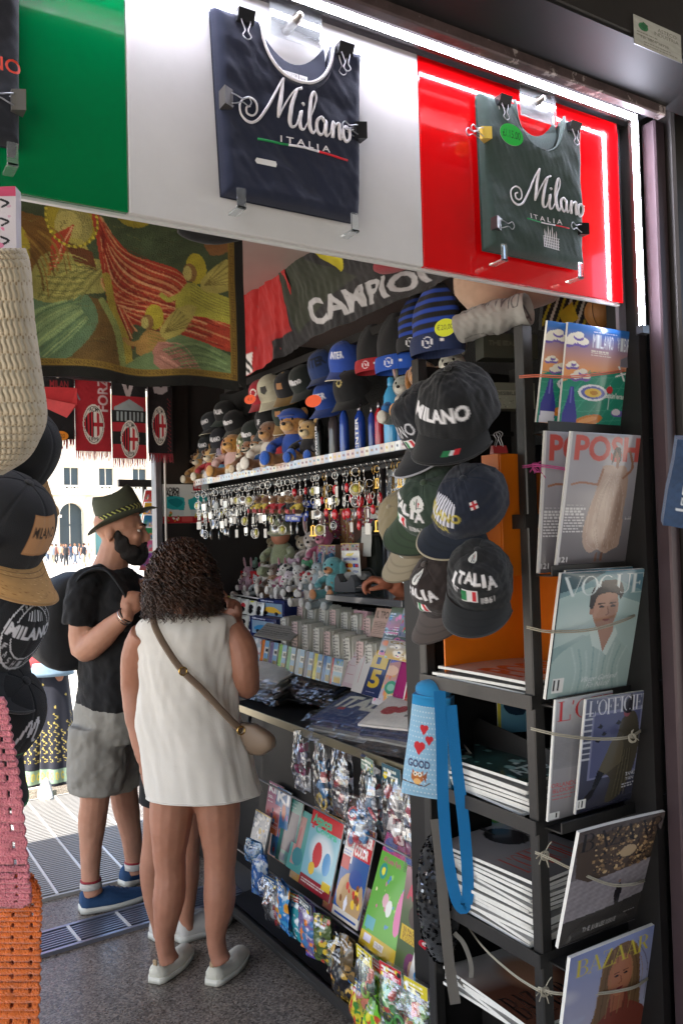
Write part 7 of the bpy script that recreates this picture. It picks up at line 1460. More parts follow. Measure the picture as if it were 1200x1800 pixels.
# boxes around the heap
def wbox(name, label, cv, BL, BR, TL, X, depth, edge, kind='gloss', group=None, tilt=0, d=VD, cat='box'):
    T, w_, h_ = quad(BL, BR, TL, X=X, d=d, tilt=tilt); t = thing(name, label, cat, group, T); sheet(cv, flat_S(w_, h_), 'box', t, thick=depth, kind=kind, edge=cmat(edge)); return t
c = Canvas(50, 30, '#a81f26'); c.rect(.04, .15, .62, .9, '#6a4a48'); c.blobs(8, .05, .1, ['#c98a7a', '#8a2a2a', '#d0c0b8'], 4, (.1, .3, .6, .8)); c.text('FERRARI', .68, .35, .28, .2, '#d8c8c8', .02)
wbox('toy_box', 'red window box in front of the pink toy', c, (417, 1030), (458, 1034), (420, 1003), XP-.10, .06, '#a81f26')
c = Canvas(40, 30, '#2a6aa8'); c.rect(.1, .2, .9, .8, '#9ac0d0'); wbox('toy_box', 'small blue box left of the red window box', c, (395, 1030), (418, 1031), (397, 1006), XP-.02, .08, '#24568a')
cc = lambda s: (lambda c: (c.rect(.08, .18, .92, .80, '#7e98ac'), c.poly([(.15, .62), (.3, .40), (.6, .36), (.82, .52), (.86, .66)], PAL[s % 6], sm=2), c.ell(.3, .68, .07, .09, '#151515'), c.ell(.7, .68, .07, .09, '#151515'), c.text('bburago', .1, .03, .5, .11, '#d0d4dc', .02), c)[-1])(Canvas(56, 44, '#16265c'))
for i, (BL, BR, TL, X) in enumerate((((476, 1052), (512, 1060), (480, 1030), 1.96), ((455, 1086), (500, 1098), (464, 1052), 1.88), ((440, 1118), (486, 1134), (450, 1082), 1.82))):
    wbox('toy_car_box', f'dark blue window box with a model car, {["smallest at the top","middle one","lowest and nearest the shirts"][i]}', cc(i), BL, BR, TL, X, .10, ['#2a68a8', '#16265c', '#16265c'][i], group='model car boxes beside the newspapers')
c = Canvas(50, 40, '#c9b022'); c.rect(.2, .3, .9, .8, '#1c2c4c'); wbox('toy_car_box', 'yellow and blue model car box beside the toy heap', c, (512, 1056), (530, 1052), (514, 1034), 1.94, .08, '#2a68a8', group='model car boxes beside the newspapers')
# hanging blister cards left of the boxes
for k in range(14):
    px = 400+(k % 5)*14; py = 1052+(k//5)*28+(k % 5)*3; c = Canvas(14, 22, '#cfd2cc'); c.ell(.5, .45, .3, .2, ['#1a1a1c', '#8ab03a', '#b02a34', '#25262c'][k % 4]); c.ell(.5, .7, .3, .2, '#17181c'); c.rect(.3, .02, .7, .12, '#c8d02c' if k % 3 == 0 else '#a0a0a0')
    T, w_, h_ = quad((px-8, py+20), (px+5, py+23), (px-4, py-6), X=1.86, d=VD); t = thing('blister_card', 'small blister card with dark gadget left of the model car boxes', 'pack', 'blister cards hanging left of the model cars', T); sheet(c, flat_S(w_, h_, bulge=.008), 'card', t, thick=.003, kind='plastic')
b = MB()
for z_, X_ in ((1042, 1.90), (1072, 1.87)): a_ = PX(395, z_, X_); e_ = PX(478, z_+14, X_); b.tube([a_, e_], .004, cmat('#c9c8c2', .4), 6)
tag(b.build('hanging_rail'), 'thin white rails the blister cards hang from', 'rail')
# trinket boxes behind
for i, (BL, BR, TL, col, lb) in enumerate((((560, 948), (600, 952), (562, 905), '#7a3a4a', 'pink and gold trinket box behind the toys'), ((598, 955), (622, 958), (600, 895), '#a87a5a', 'tall sparkly gold box behind the counter'), ((628, 930), (656, 925), (630, 890), '#8a3a44', 'dark red sparkly box near the receipts'), ((600, 1000), (632, 1006), (602, 955), '#b0a0a0', 'silver patterned cube box beside the card sign'), ((560, 1000), (590, 1010), (558, 958), '#8a8a9a', 'silver sequin box above the teal toy'))):
    c = Canvas(40, 44, col); c.blobs(110, .01, .05, ['#c9a04c', '#b03a6a', '#d8d0c8', '#8a5aa0', '#3a8a8a', '#7a1c2c'], i); c.rect(0, 0, 1, .04, '#c9b070'); c.rect(.48, 0, .52, 1, '#c9b070'); wbox('trinket_box', lb, c, BL, BR, TL, 2.3 if i < 3 else 2.08, .08, '#8a6a5a', group=None)
# dark slanted board, receipts, card sign and terminal, pen tray
b = MB(); q0, q1, q2 = PX(658, 912, 2.12), PX(664, 1040, 2.12), PX(562, 1034, 2.12); v = [tuple(p) for p in (q0, q1, q2)]; v += [(x+.03, y, z) for x, y, z in v]; b.add(v, [(0, 1, 2), (3, 5, 4), (0, 3, 4, 1), (1, 4, 5, 2), (2, 5, 3, 0)], mat('slant_board', '#20261f', rough=.6), False); tag(b.build('slanted_board'), 'dark slanted board behind the card terminal', 'board')
c = Canvas(20, 60, '#c9c9c4'); c.lines(.15, .2, .7, 1, .05, '#777', .4, 2); vsheet('receipt', 'long white receipt pinned on the slanted board', 'paper', c, (634, 978), (652, 980), (636, 926), 2.10, thick=.0006, kind='paper', wave=.004)
c = Canvas(50, 24, '#c4c4be'); vsheet('receipt', 'white paper strip lying on top of the slanted board', 'paper', c, (650, 912), (674, 910), (651, 898), 2.14, thick=.0006, kind='paper', wave=.004)
c = Canvas(40, 60, '#c9c9c4'); c.poly([(.3, .1), (.7, .08), (.6, .2), (.2, .22)], '#c9b42c'); c.rect(.1, .26, .9, .40, '#b9b9c8'); c.text('BANCOMAT', .12, .28, .76, .09, '#2c3c8c', .03); c.ell(.30, .58, .15, .09, '#b8302c'); c.ell(.45, .58, .15, .09, '#d0882c'); c.rect(.60, .50, .92, .66, '#2a5ab0'); c.ell(.8, .58, .1, .07, '#c03a3a'); c.ell(.35, .80, .12, .07, '#c9862c'); c.text('VISA', .55, .76, .35, .10, '#2c3c8c', .03)
vsheet('card_sign', 'white sign with BANCOMAT and card logos on the till', 'sign', c, (603, 1012), (634, 1016), (600, 968), 2.02, thick=.003)
q = PX(612, 1040, 1.98); t = thing('card_terminal', 'grey card terminal cradle in front of the card sign', 'terminal', None, TR((q.x, q.y, q.z), rz=-55)); tm = cmat('#3a3b40', .4); b = MB(); b.prism([(-.05, 0), (.05, 0), (.045, .05), (.03, .075), (.01, .045), (-.02, .045), (-.035, .08), (-.048, .06)], -.04, .04, tm); b.build('cradle', t); b = MB(); b.box((-.06, .03, .05), (.07, .12, .085), cmat('#a9a9a6', .4), c=.012); b.tube([(.03, .06, .085), (.09, .05, .10), (.12, .08, .03)], .004, cmat('#222222'), 6, sub=4); b.build('printer', t)
q = PX(640, 1046, 1.92); t = thing('counter_ledge', 'glossy grey ledge under the card terminal', 'shelf', None, TR((q.x, q.y, q.z))); b = MB(); b.box((-.06, -.35, -.03), (.35, .22, -.002), mat('ledge', '#4a4c50', rough=.2, coat=.5), c=.003); b.build('ledge', t)
q = PX(658, 1034, 1.98); t = thing('calculator', 'black calculator under the cashier\'s hand', 'calculator', None, TR((q.x, q.y, q.z), rz=-50)); b = MB(); b.box((-.07, -.04, 0), (.07, .05, .012), cmat('#1b1c20', .35), c=.003); b.build('body', t)
b = MB(); [b.box((-.06+.018*i, -.03+.018*j, .012), (-.047+.018*i, -.017+.018*j, .015), cmat('#5a5c64', .5)) for i in range(6) for j in range(3)]; b.build('keys', t)
# steel and white posts by the window
b = MB(); p = PX(678, 1030, 2.5); b.tube([(p.x, p.y, .9), (p.x, p.y, 2.2)], .018, STEEL, 14); tag(b.build('steel_pole'), 'thin steel pole in front of the bright rear window', 'pole')
b = MB(); p = PX(668, 1040, 2.15); b.tube([(p.x, p.y, 1.1), (p.x, p.y, 1.62)], .02, DARK2, 14); b.lathe([(.03, 0), (.04, .01), (.03, .02)], DARK2, 12, T=TR((p.x, p.y, 1.62))); tag(b.build('black_pole'), 'short black pole beside the slanted board', 'pole')
# ---- newspapers standing folded in rows
NP = ['#cbc9bc', '#d6d4c8', '#e0ded4', '#b8b6a8']
def newspaper(label, px, py, X, h_=.15, col='#9a988e', title=None, w_=.055, yaw=-80, ry=0, lay=7):
    q = PX(px, py, X); t = thing('newspaper', label, 'newspaper', 'newspapers standing folded on the counter', TR((q.x, q.y, q.z), rz=yaw, ry=ry)); b = MB(); r = random.Random(px)
    for k in range(lay):
        x = -w_/2+k*w_/lay; m = cmat(r.choice(NP), .85); pts = [[(x+.006*math.sin(j*.8+k)+.002*j, y_, h_*j/5+(.006*r.random() if j == 5 else 0)) for j in range(6)] for y_ in (-.035, .04)]
        b.grid(pts, m, smooth=True); b.tube([(x, -.035, 0), (x+.003, -.038, h_*.5), (x+.008, -.035, h_)], .0022, m, 5)
    b.build('pages', t); c = Canvas(16, 40, col); c.lines(.2, .06, .7, 9, .1, '#4f4e4a', .35, px)
    if title: c.text(title, .2, .05, .55, .9*.6, '#15151a' if title != 'ROSA' else '#8c1f2a', .02)
    for k in range(12): c.rect(.05, .08*k, .30, .08*k+.05, '#2c2b2a', .75)
    sheet(c, flat_S(w_*.75, h_*.97), 'front_page', t, TR((-w_*.18, -.042, 0)), thick=.002, kind='paper', edge=cmat('#8e8c80')); return t
r = random.Random(3)
for i in range(9): newspaper(f'folded newspaper, {["leftmost","second from left","third from left","fourth from left","fifth, in the middle","sixth from left","seventh from left","eighth from left","rightmost"][i]} in the front row', 514+i*19, 1142+i*7, 1.88, .155, ['#d0cec4', '#d0b8b2', '#cac8be'][i % 3], ry=r.uniform(-3, 6))
for i in range(8): newspaper(f'folded newspaper, {["leftmost","second from left","third from left","fourth from left","fifth from left","sixth from left","seventh from left","rightmost"][i]} in the back row', 520+i*20, 1100+i*6, 1.98, .14, ['#cfcdc4', '#cdb2ac', '#c2c0b6'][i % 3], ry=r.uniform(-3, 6))
c = Canvas(40, 50, '#b99b8c'); c.text('IL TPO', .1, .1, .8, .25, '#4a3a30', .02); c.lines(.1, .45, .8, 8, .06, '#6f5a50', .4, 3)
vsheet('newspaper', 'salmon folded newspaper leaning right of the newspaper rows', 'newspaper', c, (650, 1118), (676, 1124), (662, 1068), 1.92, thick=.02, kind='paper', edge=cmat('#b08a72')); c = Canvas(40, 50, '#b99095'); c.lines(.1, .1, .8, 10, .08, '#7c585c', .4, 4)
vsheet('newspaper', 'pink folded newspaper between the white ones and the salmon one', 'newspaper', c, (618, 1105), (642, 1112), (622, 1072), 1.95, thick=.02, kind='paper', edge=cmat('#b09498'))
c = Canvas(60, 30, '#9c9a90'); c.lines(.05, .2, .9, 5, .15, '#5c5a54', .35, 2); T = Matrix.Translation(PX(478, 1122, 1.74)) @ rot(rz=-60) @ rot(rx=-68, ry=6); t = thing('newspaper', 'open newspaper sheet lying beside the woman\'s elbow', 'newspaper', None, T); sheet(c, flat_S(.20, .12, wave=.006), 'pages', t, thick=.006, kind='paper', edge=cmat('#8e8c80'))
# ---- guide books
gb = ['#c8702c', '#6a5a80', '#7ab03c', '#2f8a44', '#7f94a8', '#232c66', '#c9bc22', '#2468a8', '#b8262c']
for i, col in enumerate(gb):
    x0, x1 = 458+i*15.5, 470+i*15.5
    if i == 8: x1 = 600
    c = Canvas(60 if i == 8 else 18, 50, '#6f9cc0'); c.rect(0, 0, .14 if i == 8 else .45, 1, col)
    if i == 8:
        c.grad('#3f7ab0', '#9ab8c8', 0, .4, region=(.14, 0, 1, 1)); c.rect(.16, .26, 1, .5, '#cfcfca'); c.text('MILANO', .2, .31, .72, .14, '#22262c', .0); c.poly([(.3, .95)]+[(.3+.05*k, .62+.12*(k % 2)) for k in range(13)]+[(.92, .95)], '#b0923c'); c.rect(.14, .9, 1, 1, '#2a5a8a'); c.blobs(10, .02, .05, ['#2a5a34', '#7a9a5a'], 2, (.2, .05, .95, .2)); c.text('Guida alla Citta', .05, .1, .07, .7, '#e0dcd8', 0)
    else: c.rect(.5, .26, 1, .5, '#cfcfca'); c.rect(.6, .32, .95, .44, '#2c3038'); c.rect(.5, .7, 1, .95, '#8a7a4a')
    vsheet('guide_book', f'Milan guide book with {["orange","purple","lime green","green","grey blue","navy","yellow","bright blue","red"][i]} spine standing on the counter', 'book', c, (x0-3, 1168+i*4.2), (x1-2, 1171+i*4.2+(6 if i == 8 else 0)), (x0+3, 1124+i*4.0), 1.80, 'guide books standing in a row', thick=.018)
c = Canvas(40, 40, '#a8b4bc'); c.blobs(20, .03, .1, ['#c08a8a', '#7a9ab0', '#d8d8d8'], 3); vsheet('sticker_pack', 'pale plastic-wrapped sticker pack left of the guide books', 'pack', c, (430, 1168), (456, 1172), (434, 1118), 1.80, thick=.03, kind='plastic')
# ---- leaning magazines on the right of the table
def mg(label, cv, BL, BR, TL, X, **k): return vsheet('magazine', label, 'magazine', cv, BL, BR, TL, X, 'magazines leaning on the counter', thick=.008, **k)
c = Canvas(44, 70, '#b9a4a8'); c.rect(.1, .1, .9, .9, '#c2b6b6'); c.lines(.15, .3, .6, 3, .2, '#a05a60', .1, 1); mg('pale pink magazine at the left of the leaning row', c, (600, 1205), (622, 1216), (622, 1130), 1.80)
c = Canvas(44, 70, '#c4c0bc'); c.line([(.3, .2), (.3, .8)], .02, '#b0484e'); mg('white magazine beside the pale pink one', c, (616, 1214), (640, 1224), (640, 1134), 1.79)
c = Canvas(56, 80, '#1f2a50'); c.rect(0, 0, .9, .38, '#c0a022'); c.rect(.28, .14, .5, .3, '#2b3358'); c.text('5', .18, .42, .6, .4, '#c0a022', .04); c.lines(.2, .9, .5, 1, .03, '#9a9ab0', .4, 2); mg('navy magazine with a large yellow 5', c, (634, 1220), (664, 1234), (660, 1142), 1.78)
c = cv_rand(44, '#5a5a9a', None, w_=56, h_=80); c.ell(.4, .3, .3, .1, '#d8d0c8'); c.poly([(0, .2), (.9, .05), (1, .4), (.2, .6)], '#c98a4c', .6); c.ell(.6, .62, .26, .13, '#3a8a6a'); c.ell(.6, .62, .16, .07, '#7fb09a'); mg('purple magazine with orange sky and green circle', c, (652, 1236), (690, 1256), (682, 1150), 1.77)
c = cv_rand(46, '#4a5a80', 'WIRED', '#2a3048', w_=50, h_=80); mg('slate blue magazine behind the magenta one', c, (672, 1236), (706, 1252), (702, 1160), 1.79)
c = Canvas(50, 80, '#7c1c58'); c.rect(.12, .02, .95, .95, '#8c1f5c'); c.rect(0, .86, 1, 1, '#4a3a86'); c.ell(.45, .05, .1, .03, '#c9b0c0'); mg('magenta magazine with a purple foot', c, (684, 1244), (708, 1258), (708, 1152), 1.765)
c = Canvas(50, 80, '#a4232c'); c.rect(0, 0, .1, 1, '#d8d4d0'); c.text('PATER', .14, .05, .8, .12, '#d0b8b0', .03); c.text('VIT', .2, .32, .7, .18, '#c9a8a0', .04); c.ell(.5, .75, .26, .18, '#a87a5a'); c.ell(.5, .68, .2, .08, '#3a2c24'); c.rect(.2, .86, .9, 1, '#17181c'); mg('red magazine with a man\'s portrait at the bottom', c, (702, 1258), (724, 1268), (722, 1160), 1.76)
c = Canvas(56, 80, '#20364a'); c.text('HESP', .1, .02, .9, .15, '#b82c30', .04); c.ell(.6, .4, .2, .16, '#6a8a9a', .8, soft=.5); c.ell(.55, .5, .08, .07, '#c8602c'); c.ell(.3, .7, .08, .06, '#8a9aa8'); c.text('GRAVITY', .05, .85, .6, .1, '#c9c9c9', .03); mg('dark blue magazine with red masthead and rocket glow', c, (718, 1266), (752, 1276), (742, 1166), 1.755)
for i, (BL, BR, TL, col, tt, tc, X, lb) in enumerate((((674, 1112), (700, 1122), (690, 1064), '#5a6a5a', None, '#fff', 1.86, 'green grey magazine in the upper right rows'), ((698, 1118), (718, 1124), (712, 1058), '#8a8e90', 'C', '#6a6e70', 1.85, 'grey magazine with a pale ring on its cover'), ((712, 1124), (736, 1132), (726, 1050), '#6a7a58', 'Bell', '#e8e4dc', 1.84, 'green magazine reading Bell in the upper rows'), ((732, 1130), (758, 1140), (744, 1056), '#4a86b4', 'Sta', '#1c3c7a', 1.82, 'sky blue magazine reading Sta in the upper rows'), ((752, 1130), (772, 1136), (760, 1060), '#8e9a84', 'Gia', '#e0dcc8', 1.81, 'pale green magazine behind the brown cap'),
        ((664, 1150), (706, 1166), (676, 1106), '#3f4a44', 'QUATTRO', '#d8d8d8', 1.83, 'dark magazine reading QUATTRO'), ((708, 1160), (768, 1180), (716, 1108), '#5f8c98', 'auto', '#c82c4a', 1.79, 'blue magazine reading auto in pink letters'), ((674, 1156), (716, 1172), (684, 1124), '#9a958c', 'GQ', '#7a6230', 1.80, 'grey magazine with gold GQ letters'), ((742, 1186), (768, 1194), (750, 1130), '#b0584a', 'Fe', '#d8c8b8', 1.775, 'salmon magazine beside the auto one'))):
    mg(lb, cv_rand(60+i, col, tt, tc), BL, BR, TL, X)
# ---- T-shirts in crinkled clear bags
def filmmat(name, fac, rough, mxf=.65):
    m = bpy.data.materials.new(name); m.use_nodes = True; n = m.node_tree.nodes; L = m.node_tree.links; n.remove(n['Principled BSDF'])
    t = n.new('ShaderNodeBsdfTransparent'); g = n.new('ShaderNodeBsdfGlossy'); g.inputs['Roughness'].default_value = rough; g.inputs['Color'].default_value = (.95, .97, 1, 1)
    lw = n.new('ShaderNodeLayerWeight'); lw.inputs['Blend'].default_value = .35; mr = n.new('ShaderNodeMapRange'); mr.inputs[3].default_value = fac; mr.inputs[4].default_value = mxf
    mx = n.new('ShaderNodeMixShader'); L.new(lw.outputs['Facing'], mr.inputs[0]); L.new(mr.outputs[0], mx.inputs[0]); L.new(t.outputs[0], mx.inputs[1]); L.new(g.outputs[0], mx.inputs[2]); L.new(mx.outputs[0], n['Material Output'].inputs[0]); return m
PLM = filmmat('clear_plastic_film', .14, .10)
PLM2 = filmmat('thin_wrap_film', .07, .13, .22)
def film(b, w_, d_, h_, seed, n=26, T=None, amp=.010, f=50, m=None):
    u, v = np.meshgrid(np.linspace(-1, 1, n), np.linspace(-1, 1, n)); e = np.clip(1-np.maximum(np.abs(u), np.abs(v))**6, 0, 1)
    P = np.stack([u*w_/2, v*d_/2, h_*e+amp*smooth_noise(np.stack([u*w_/2, v*d_/2, 0*u], -1), f, seed)*(1.2-.4*e)+.001], -1); b.grid(P, m or PLM, smooth=False, T=T)
def packed(label, T, cv, w_, d_, h_, base, seed):
    t = thing('packed_tshirt', label, 'T-shirt', 'plastic wrapped T-shirts on the table', T)
    def S(u, v): x = (u-.5)*w_*.92; y = (.5-v)*d_*.92; return np.stack([x, y, h_*np.clip(1-np.maximum(np.abs(2*u-1), np.abs(2*v-1))**5, .3, 1)+.003*smooth_noise(np.stack([x, y, 0*x], -1), 18, seed)], -1)
    sheet(cv, S, 'shirt', t, thick=h_*.6, kind='fabric', edge=cmat(base, kind='fabric'), ndir=(0, 0, -1))
    b = MB(); film(b, w_*1.06, d_*1.08, h_*1.15+.002, seed, 40, m=PLM2); b.build('wrapper', t); return t
def shirtcv(base, fn=None): c = Canvas(70, 60, base); c.noise(.12, 14, 3); (fn(c) if fn else None); return c
piles = [((470, 1222), .32, .28, '#d2d0c8', 'pale grey packed T-shirt on the left pile', 4, -40, lambda c: (c.rect(.60, .35, .84, .55, '#4a4c50'), c.lines(.62, .4, .2, 2, .07, '#c9c9c9', .4, 1), c.rect(.15, .65, .25, .69, '#a05a58'))), ((560, 1232), .30, .25, '#1c1b1f', 'black packed T-shirt with an orange print', 4, -36, lambda c: (c.ell(.3, .4, .12, .08, '#8a3a2c'), c.ell(.42, .35, .06, .04, '#b07a34'), c.lines(.6, .3, .3, 3, .1, '#6a6a70', .3, 2))),
 ((640, 1280), .36, .27, '#1d3566', 'blue packed T-shirt reading ITALIA', 3, -34, lambda c: (c.text('ITALIA', .10, .28, .80, .36, '#d5d5c8', .05), c.rect(.2, .66, .3, .72, '#9a2c34'), c.rect(.66, .66, .8, .70, '#3a8a4a'))), ((690, 1318), .32, .22, '#cfcbc4', 'white packed T-shirt with red heart at the front right', 5, -30, lambda c: (c.ell(.22, .55, .10, .14, '#a01f28'), c.ell(.36, .5, .07, .12, '#a01f28'), c.lines(.45, .3, .5, 4, .12, '#222226', .45, 5))),
 ((440, 1205), .22, .2, '#7a877e', 'grey green packed T-shirt behind the pale grey one', 3, -44, lambda c: (c.rect(.4, .3, .9, .6, '#a9aca4'), c.text('MILANO', .45, .38, .4, .14, '#3a3a3a', .02)))]
for i, (pp, w_, d_, col, lb, n, yaw, fn) in enumerate(piles):
    n += 2; w_ *= 1.12; d_ *= 1.12
    for k in range(n):
        z = zT+.006+k*.018; q = PZ(pp[0], pp[1], zT+.02); top = k == n-1; rr = random.Random(i*10+k)
        base = col if top else rr.choice(['#17171b', '#8a8a86', '#1c2c50', '#141416'])
        q.x = max(q.x, 1.60+.5*max(w_, d_)*.82); z += .05 if i in (0, 1, 4) else .01; q.x += .06 if i in (0, 1, 4) else 0
        packed(lb if top else f'wrapped T-shirt lower in the pile under the {["pale grey","black","blue ITALIA","white heart","grey green"][i]} one', TR((q.x+rr.uniform(-.008, .008), q.y+rr.uniform(-.01, .01), z), rz=yaw+rr.uniform(-4, 4)-40, rx=15), shirtcv(base, fn if top else None), w_, d_, .013, base, i*7+k)
# ---- under-table display: rails, hanging toy bags, children's magazines, bagged toys
def toybag(label, px, py, X, w_, h_, cols, seed, header=None, group='toy bags hanging under the table edge', opaque=False, yaw=-90, hook=True):
    q = PX(px, py, X); t = thing('toy_bag', label, 'toy bag', group, TR((q.x, q.y, q.z), rz=yaw+random.Random(seed).uniform(-12, 12))); r = random.Random(seed); n = 22
    u, v = np.meshgrid(np.linspace(0, 1, n), np.linspace(0, 1, n+6)); x = (u-.5)*w_*(1-.12*np.cos(v*6)*.3-.45*np.clip(.22-v, 0, 1)*2); z = -v*h_
    bul = .030*np.sin(np.pi*u)*np.sin(np.pi*np.clip(v*1.05-.05, 0, 1)); cr_ = smooth_noise(np.stack([x, z, 0*x], -1), 60, seed)*.007
    b = MB()
    if opaque:
        c = Canvas(36, 44, cols[0]); c.blobs(60, .03, .12, cols, seed); c.lines(.1, .1, .8, 2, .08, '#ddd', .4, seed)
        uu, vv = c.U, c.Vv; X_ = (uu-.5)*w_*(1-.3*np.clip(.2-vv, 0, 1)); Z_ = -vv*h_; B_ = .028*np.sin(np.pi*uu)*np.sin(np.pi*vv)+smooth_noise(np.stack([X_, Z_, 0*X_], -1), 55, seed)*.008
        b.grid(np.stack([X_, -B_, Z_], -1), PRINT['plastic'], col=c.a); b.grid(np.stack([x, .010+0*x, z], -1)[::4, ::4], cmat(cols[0], .4)); b.build('bag', t)
    else:
        for k in range(9):
            m = cmat(r.choice(cols), .3, 'gloss'); cx, cz = r.uniform(-.3, .3)*w_, -h_*r.uniform(.28, .9); T2 = TR((cx, -.004+.01*r.random(), cz), rx=r.uniform(-30, 30), ry=r.uniform(-50, 50))
            kk = k % 3; bb = MB()
            if kk == 0: b.ell((0, 0, 0), (w_*.15, .012, w_*.17), m, 10, T=T2)
            elif kk == 1: b.box((-w_*.13, -.008, -w_*.17), (w_*.13, .008, w_*.17), m, T=T2, c=.003)
            else: b.tube([(w_*.17*math.cos(a), 0, w_*.17*math.sin(a)) for a in np.linspace(0, 6.28, 14, endpoint=False)], .006, m, 6, closed=True, T=T2)
        b.build('toys', t); b = MB(); b.grid(np.stack([x, -bul-cr_-.008, z], -1), PLM, smooth=False); b.grid(np.stack([x, .014+0*x, z], -1)[::3, ::3], PLM); b.build('film', t)
    if header:
        c = Canvas(40, 20, header); c.blobs(8, .03, .1, ['#d8c02c', '#eeeeee', '#222222'], seed, (.1, .2, .9, .9)); c.lines(.1, .25, .8, 2, .3, '#f0f0e0', .4, seed); sheet(c, flat_S(w_*.86, h_*.20), 'header_card', t, TR((0, -.012, -h_*.16)), thick=.002, kind='gloss')
    return t
UP = [(528, 1282, 1.60, .10, .24, ['#b03a6a', '#8a8aa8', '#c9c9d0', '#6a3a4a'], None, 'pinkish toy bag at the left under the table'), (565, 1300, 1.61, .11, .27, ['#2c7ab0', '#c9a82c', '#c03a34', '#2a6aa0'], None, 'toy bag with blue ring and yellow pieces'), (598, 1312, 1.61, .11, .26, ['#2a2c34', '#8a8a90', '#a83a34', '#4a8a5a'], None, 'dark toy bag with red and green bits'),
  (650, 1335, 1.60, .13, .26, ['#2c6a90', '#b0b8c0', '#c03a44', '#7aa0b0'], '#3f6a58', 'toy bag with green DINO card under the shirts'), (692, 1352, 1.59, .13, .28, ['#a82430', '#d0c8c0', '#7a1c24'], '#3c5c68', 'toy bag with red round masks and BING card'), (726, 1370, 1.56, .12, .30, ['#a82430', '#7a3a2a', '#2a2a4a'], None, 'toy bag with crimson ring beside the cooler bag'), (625, 1400, 1.57, .12, .18, ['#2c7ab0', '#c9d0d4', '#c03a44'], None, 'silvery blue toy bag just above the sticker album')]
for i, (px, py, X, w_, h_, cl, hd, lb) in enumerate(UP): toybag(lb, px, py, X, w_, h_, cl, 40+i, hd)
b = MB(); b.tube([(1.575, 2.05, .60), (1.575, 3.4, .60)], .004, STEEL, 6); b.tube([(1.50, 2.05, .30), (1.50, 3.4, .30)], .004, STEEL, 6); tag(b.build('hanging_rail'), 'steel rails under the table holding the magazines and toy bags', 'rail')
def kid(label, cv, BL, BR, TL, X, **k): return vsheet('childrens_magazine', label, 'magazine', cv, BL, BR, TL, X, "children's magazines under the table", thick=.005, **k)
c = Canvas(40, 60, '#8a9098'); c.blobs(50, .03, .1, ['#b8b8b0', '#a88a34', '#5a6a80', '#d0d0d0'], 3); c.rect(0, 0, 1, .03, '#c0a030'); kid('small glittery card pack at the far left under the table', c, (436, 1494), (462, 1505), (450, 1422), 1.52)
kid('magazine with pink edge and KIM letters', cv_rand(81, '#a86a8a', 'KIM', '#f0f0f0'), (462, 1455), (486, 1468), (474, 1372), 1.58); kid('blue and white magazine behind the teal one', cv_rand(82, '#3f6fa0', 'KI', '#f0f0f0'), (474, 1500), (498, 1512), (488, 1382), 1.57)
c = Canvas(50, 76, '#3f8078'); c.rect(.2, .2, .9, .8, '#4f4a5a'); c.lines(.3, .06, .4, 2, .05, '#a8c0b8', .3, 1); c.rect(.2, .86, .5, .97, '#3a5a7a'); kid('teal magazine with a dark picture', c, (483, 1508), (512, 1522), (504, 1398), 1.56)
c = Canvas(50, 76, '#58a098'); c.rect(.15, .1, .6, .9, '#c09088'); c.line([(.4, .3), (.3, .8)], .1, '#b86a6a'); c.ell(.5, .75, .3, .15, '#4a8a90'); kid('teal and pink magazine beside the colouring book', c, (502, 1522), (530, 1538), (526, 1420), 1.555)
c = Canvas(96, 130, '#7fb0bc'); c.rect(0, 0, 1, .22, '#b8242c'); c.rect(0, 0, 1, .03, '#d0a020'); c.text('Attacca', .06, .07, .62, .12, '#3fae8a', .04); c.text('&', .06, .19, .10, .07, '#c22a34', .03); c.text('Colora', .2, .19, .68, .10, '#3fae8a', .04); c.ell(.5, .5, .42, .26, '#d8dcdc', .9, soft=.4); c.ell(.4, .55, .14, .16, '#c03038'); c.ell(.72, .60, .12, .14, '#4a90c0'); c.ell(.3, .74, .1, .08, '#d8b03a')
c.rect(0, .86, 1, 1, '#8c1c28'); c.rect(.7, .80, .96, .9, '#d0b02c'); c.lines(.06, .9, .8, 2, .035, '#e8e0d8', .5, 4); kid('colouring book reading Attacca & Colora with red header', c, (524, 1551), (577, 1600), (552, 1417), 1.53)
c = Canvas(96, 130, '#26528c'); c.rect(0, 0, .36, .42, '#c9c4c0'); c.ell(.18, .18, .13, .09, '#b03038'); c.ell(.18, .18, .09, .06, '#3a6ab0'); c.lines(.04, .3, .28, 3, .03, '#3a6ab0', .5, 2); c.rect(.36, 0, 1, .34, '#b8242c'); c.text('STICKER', .4, .08, .58, .11, '#e8e0d8', .05); c.text('COLOR', .4, .21, .5, .11, '#e8e0d8', .05)
for k in range(12): c.poly([(.36+.06*k, 0), (.39+.06*k, 0), (.42+.06*k, .05), (.39+.06*k, .05)], '#c9a82c' if k % 2 else '#222222')
c.rect(0, .36, .3, .5, '#a8242c'); c.poly([(.1, .62), (.5, .5), (.92, .6), (.95, .9), (.1, .88)], '#c09a5a', .8, sm=2); c.ell(.62, .55, .24, .10, '#2a4a8c'); c.blobs(16, .03, .07, ['#e0b83c', '#c03a34', '#d8d8d8', '#7a4a24'], 6, (.15, .6, .9, .85)); c.rect(0, .90, 1, 1, '#c9c0b0'); c.poly([(.35, .82), (.42, .74), (.49, .82), (.45, .9), (.38, .9)], '#d8d8e0'); c.line([(.1, .96), (.9, .96)], .03, '#2a4a8c')
kid('sticker album reading STICKER COLOR with blue and red cover', c, (582, 1604), (627, 1646), (615, 1441), 1.51)
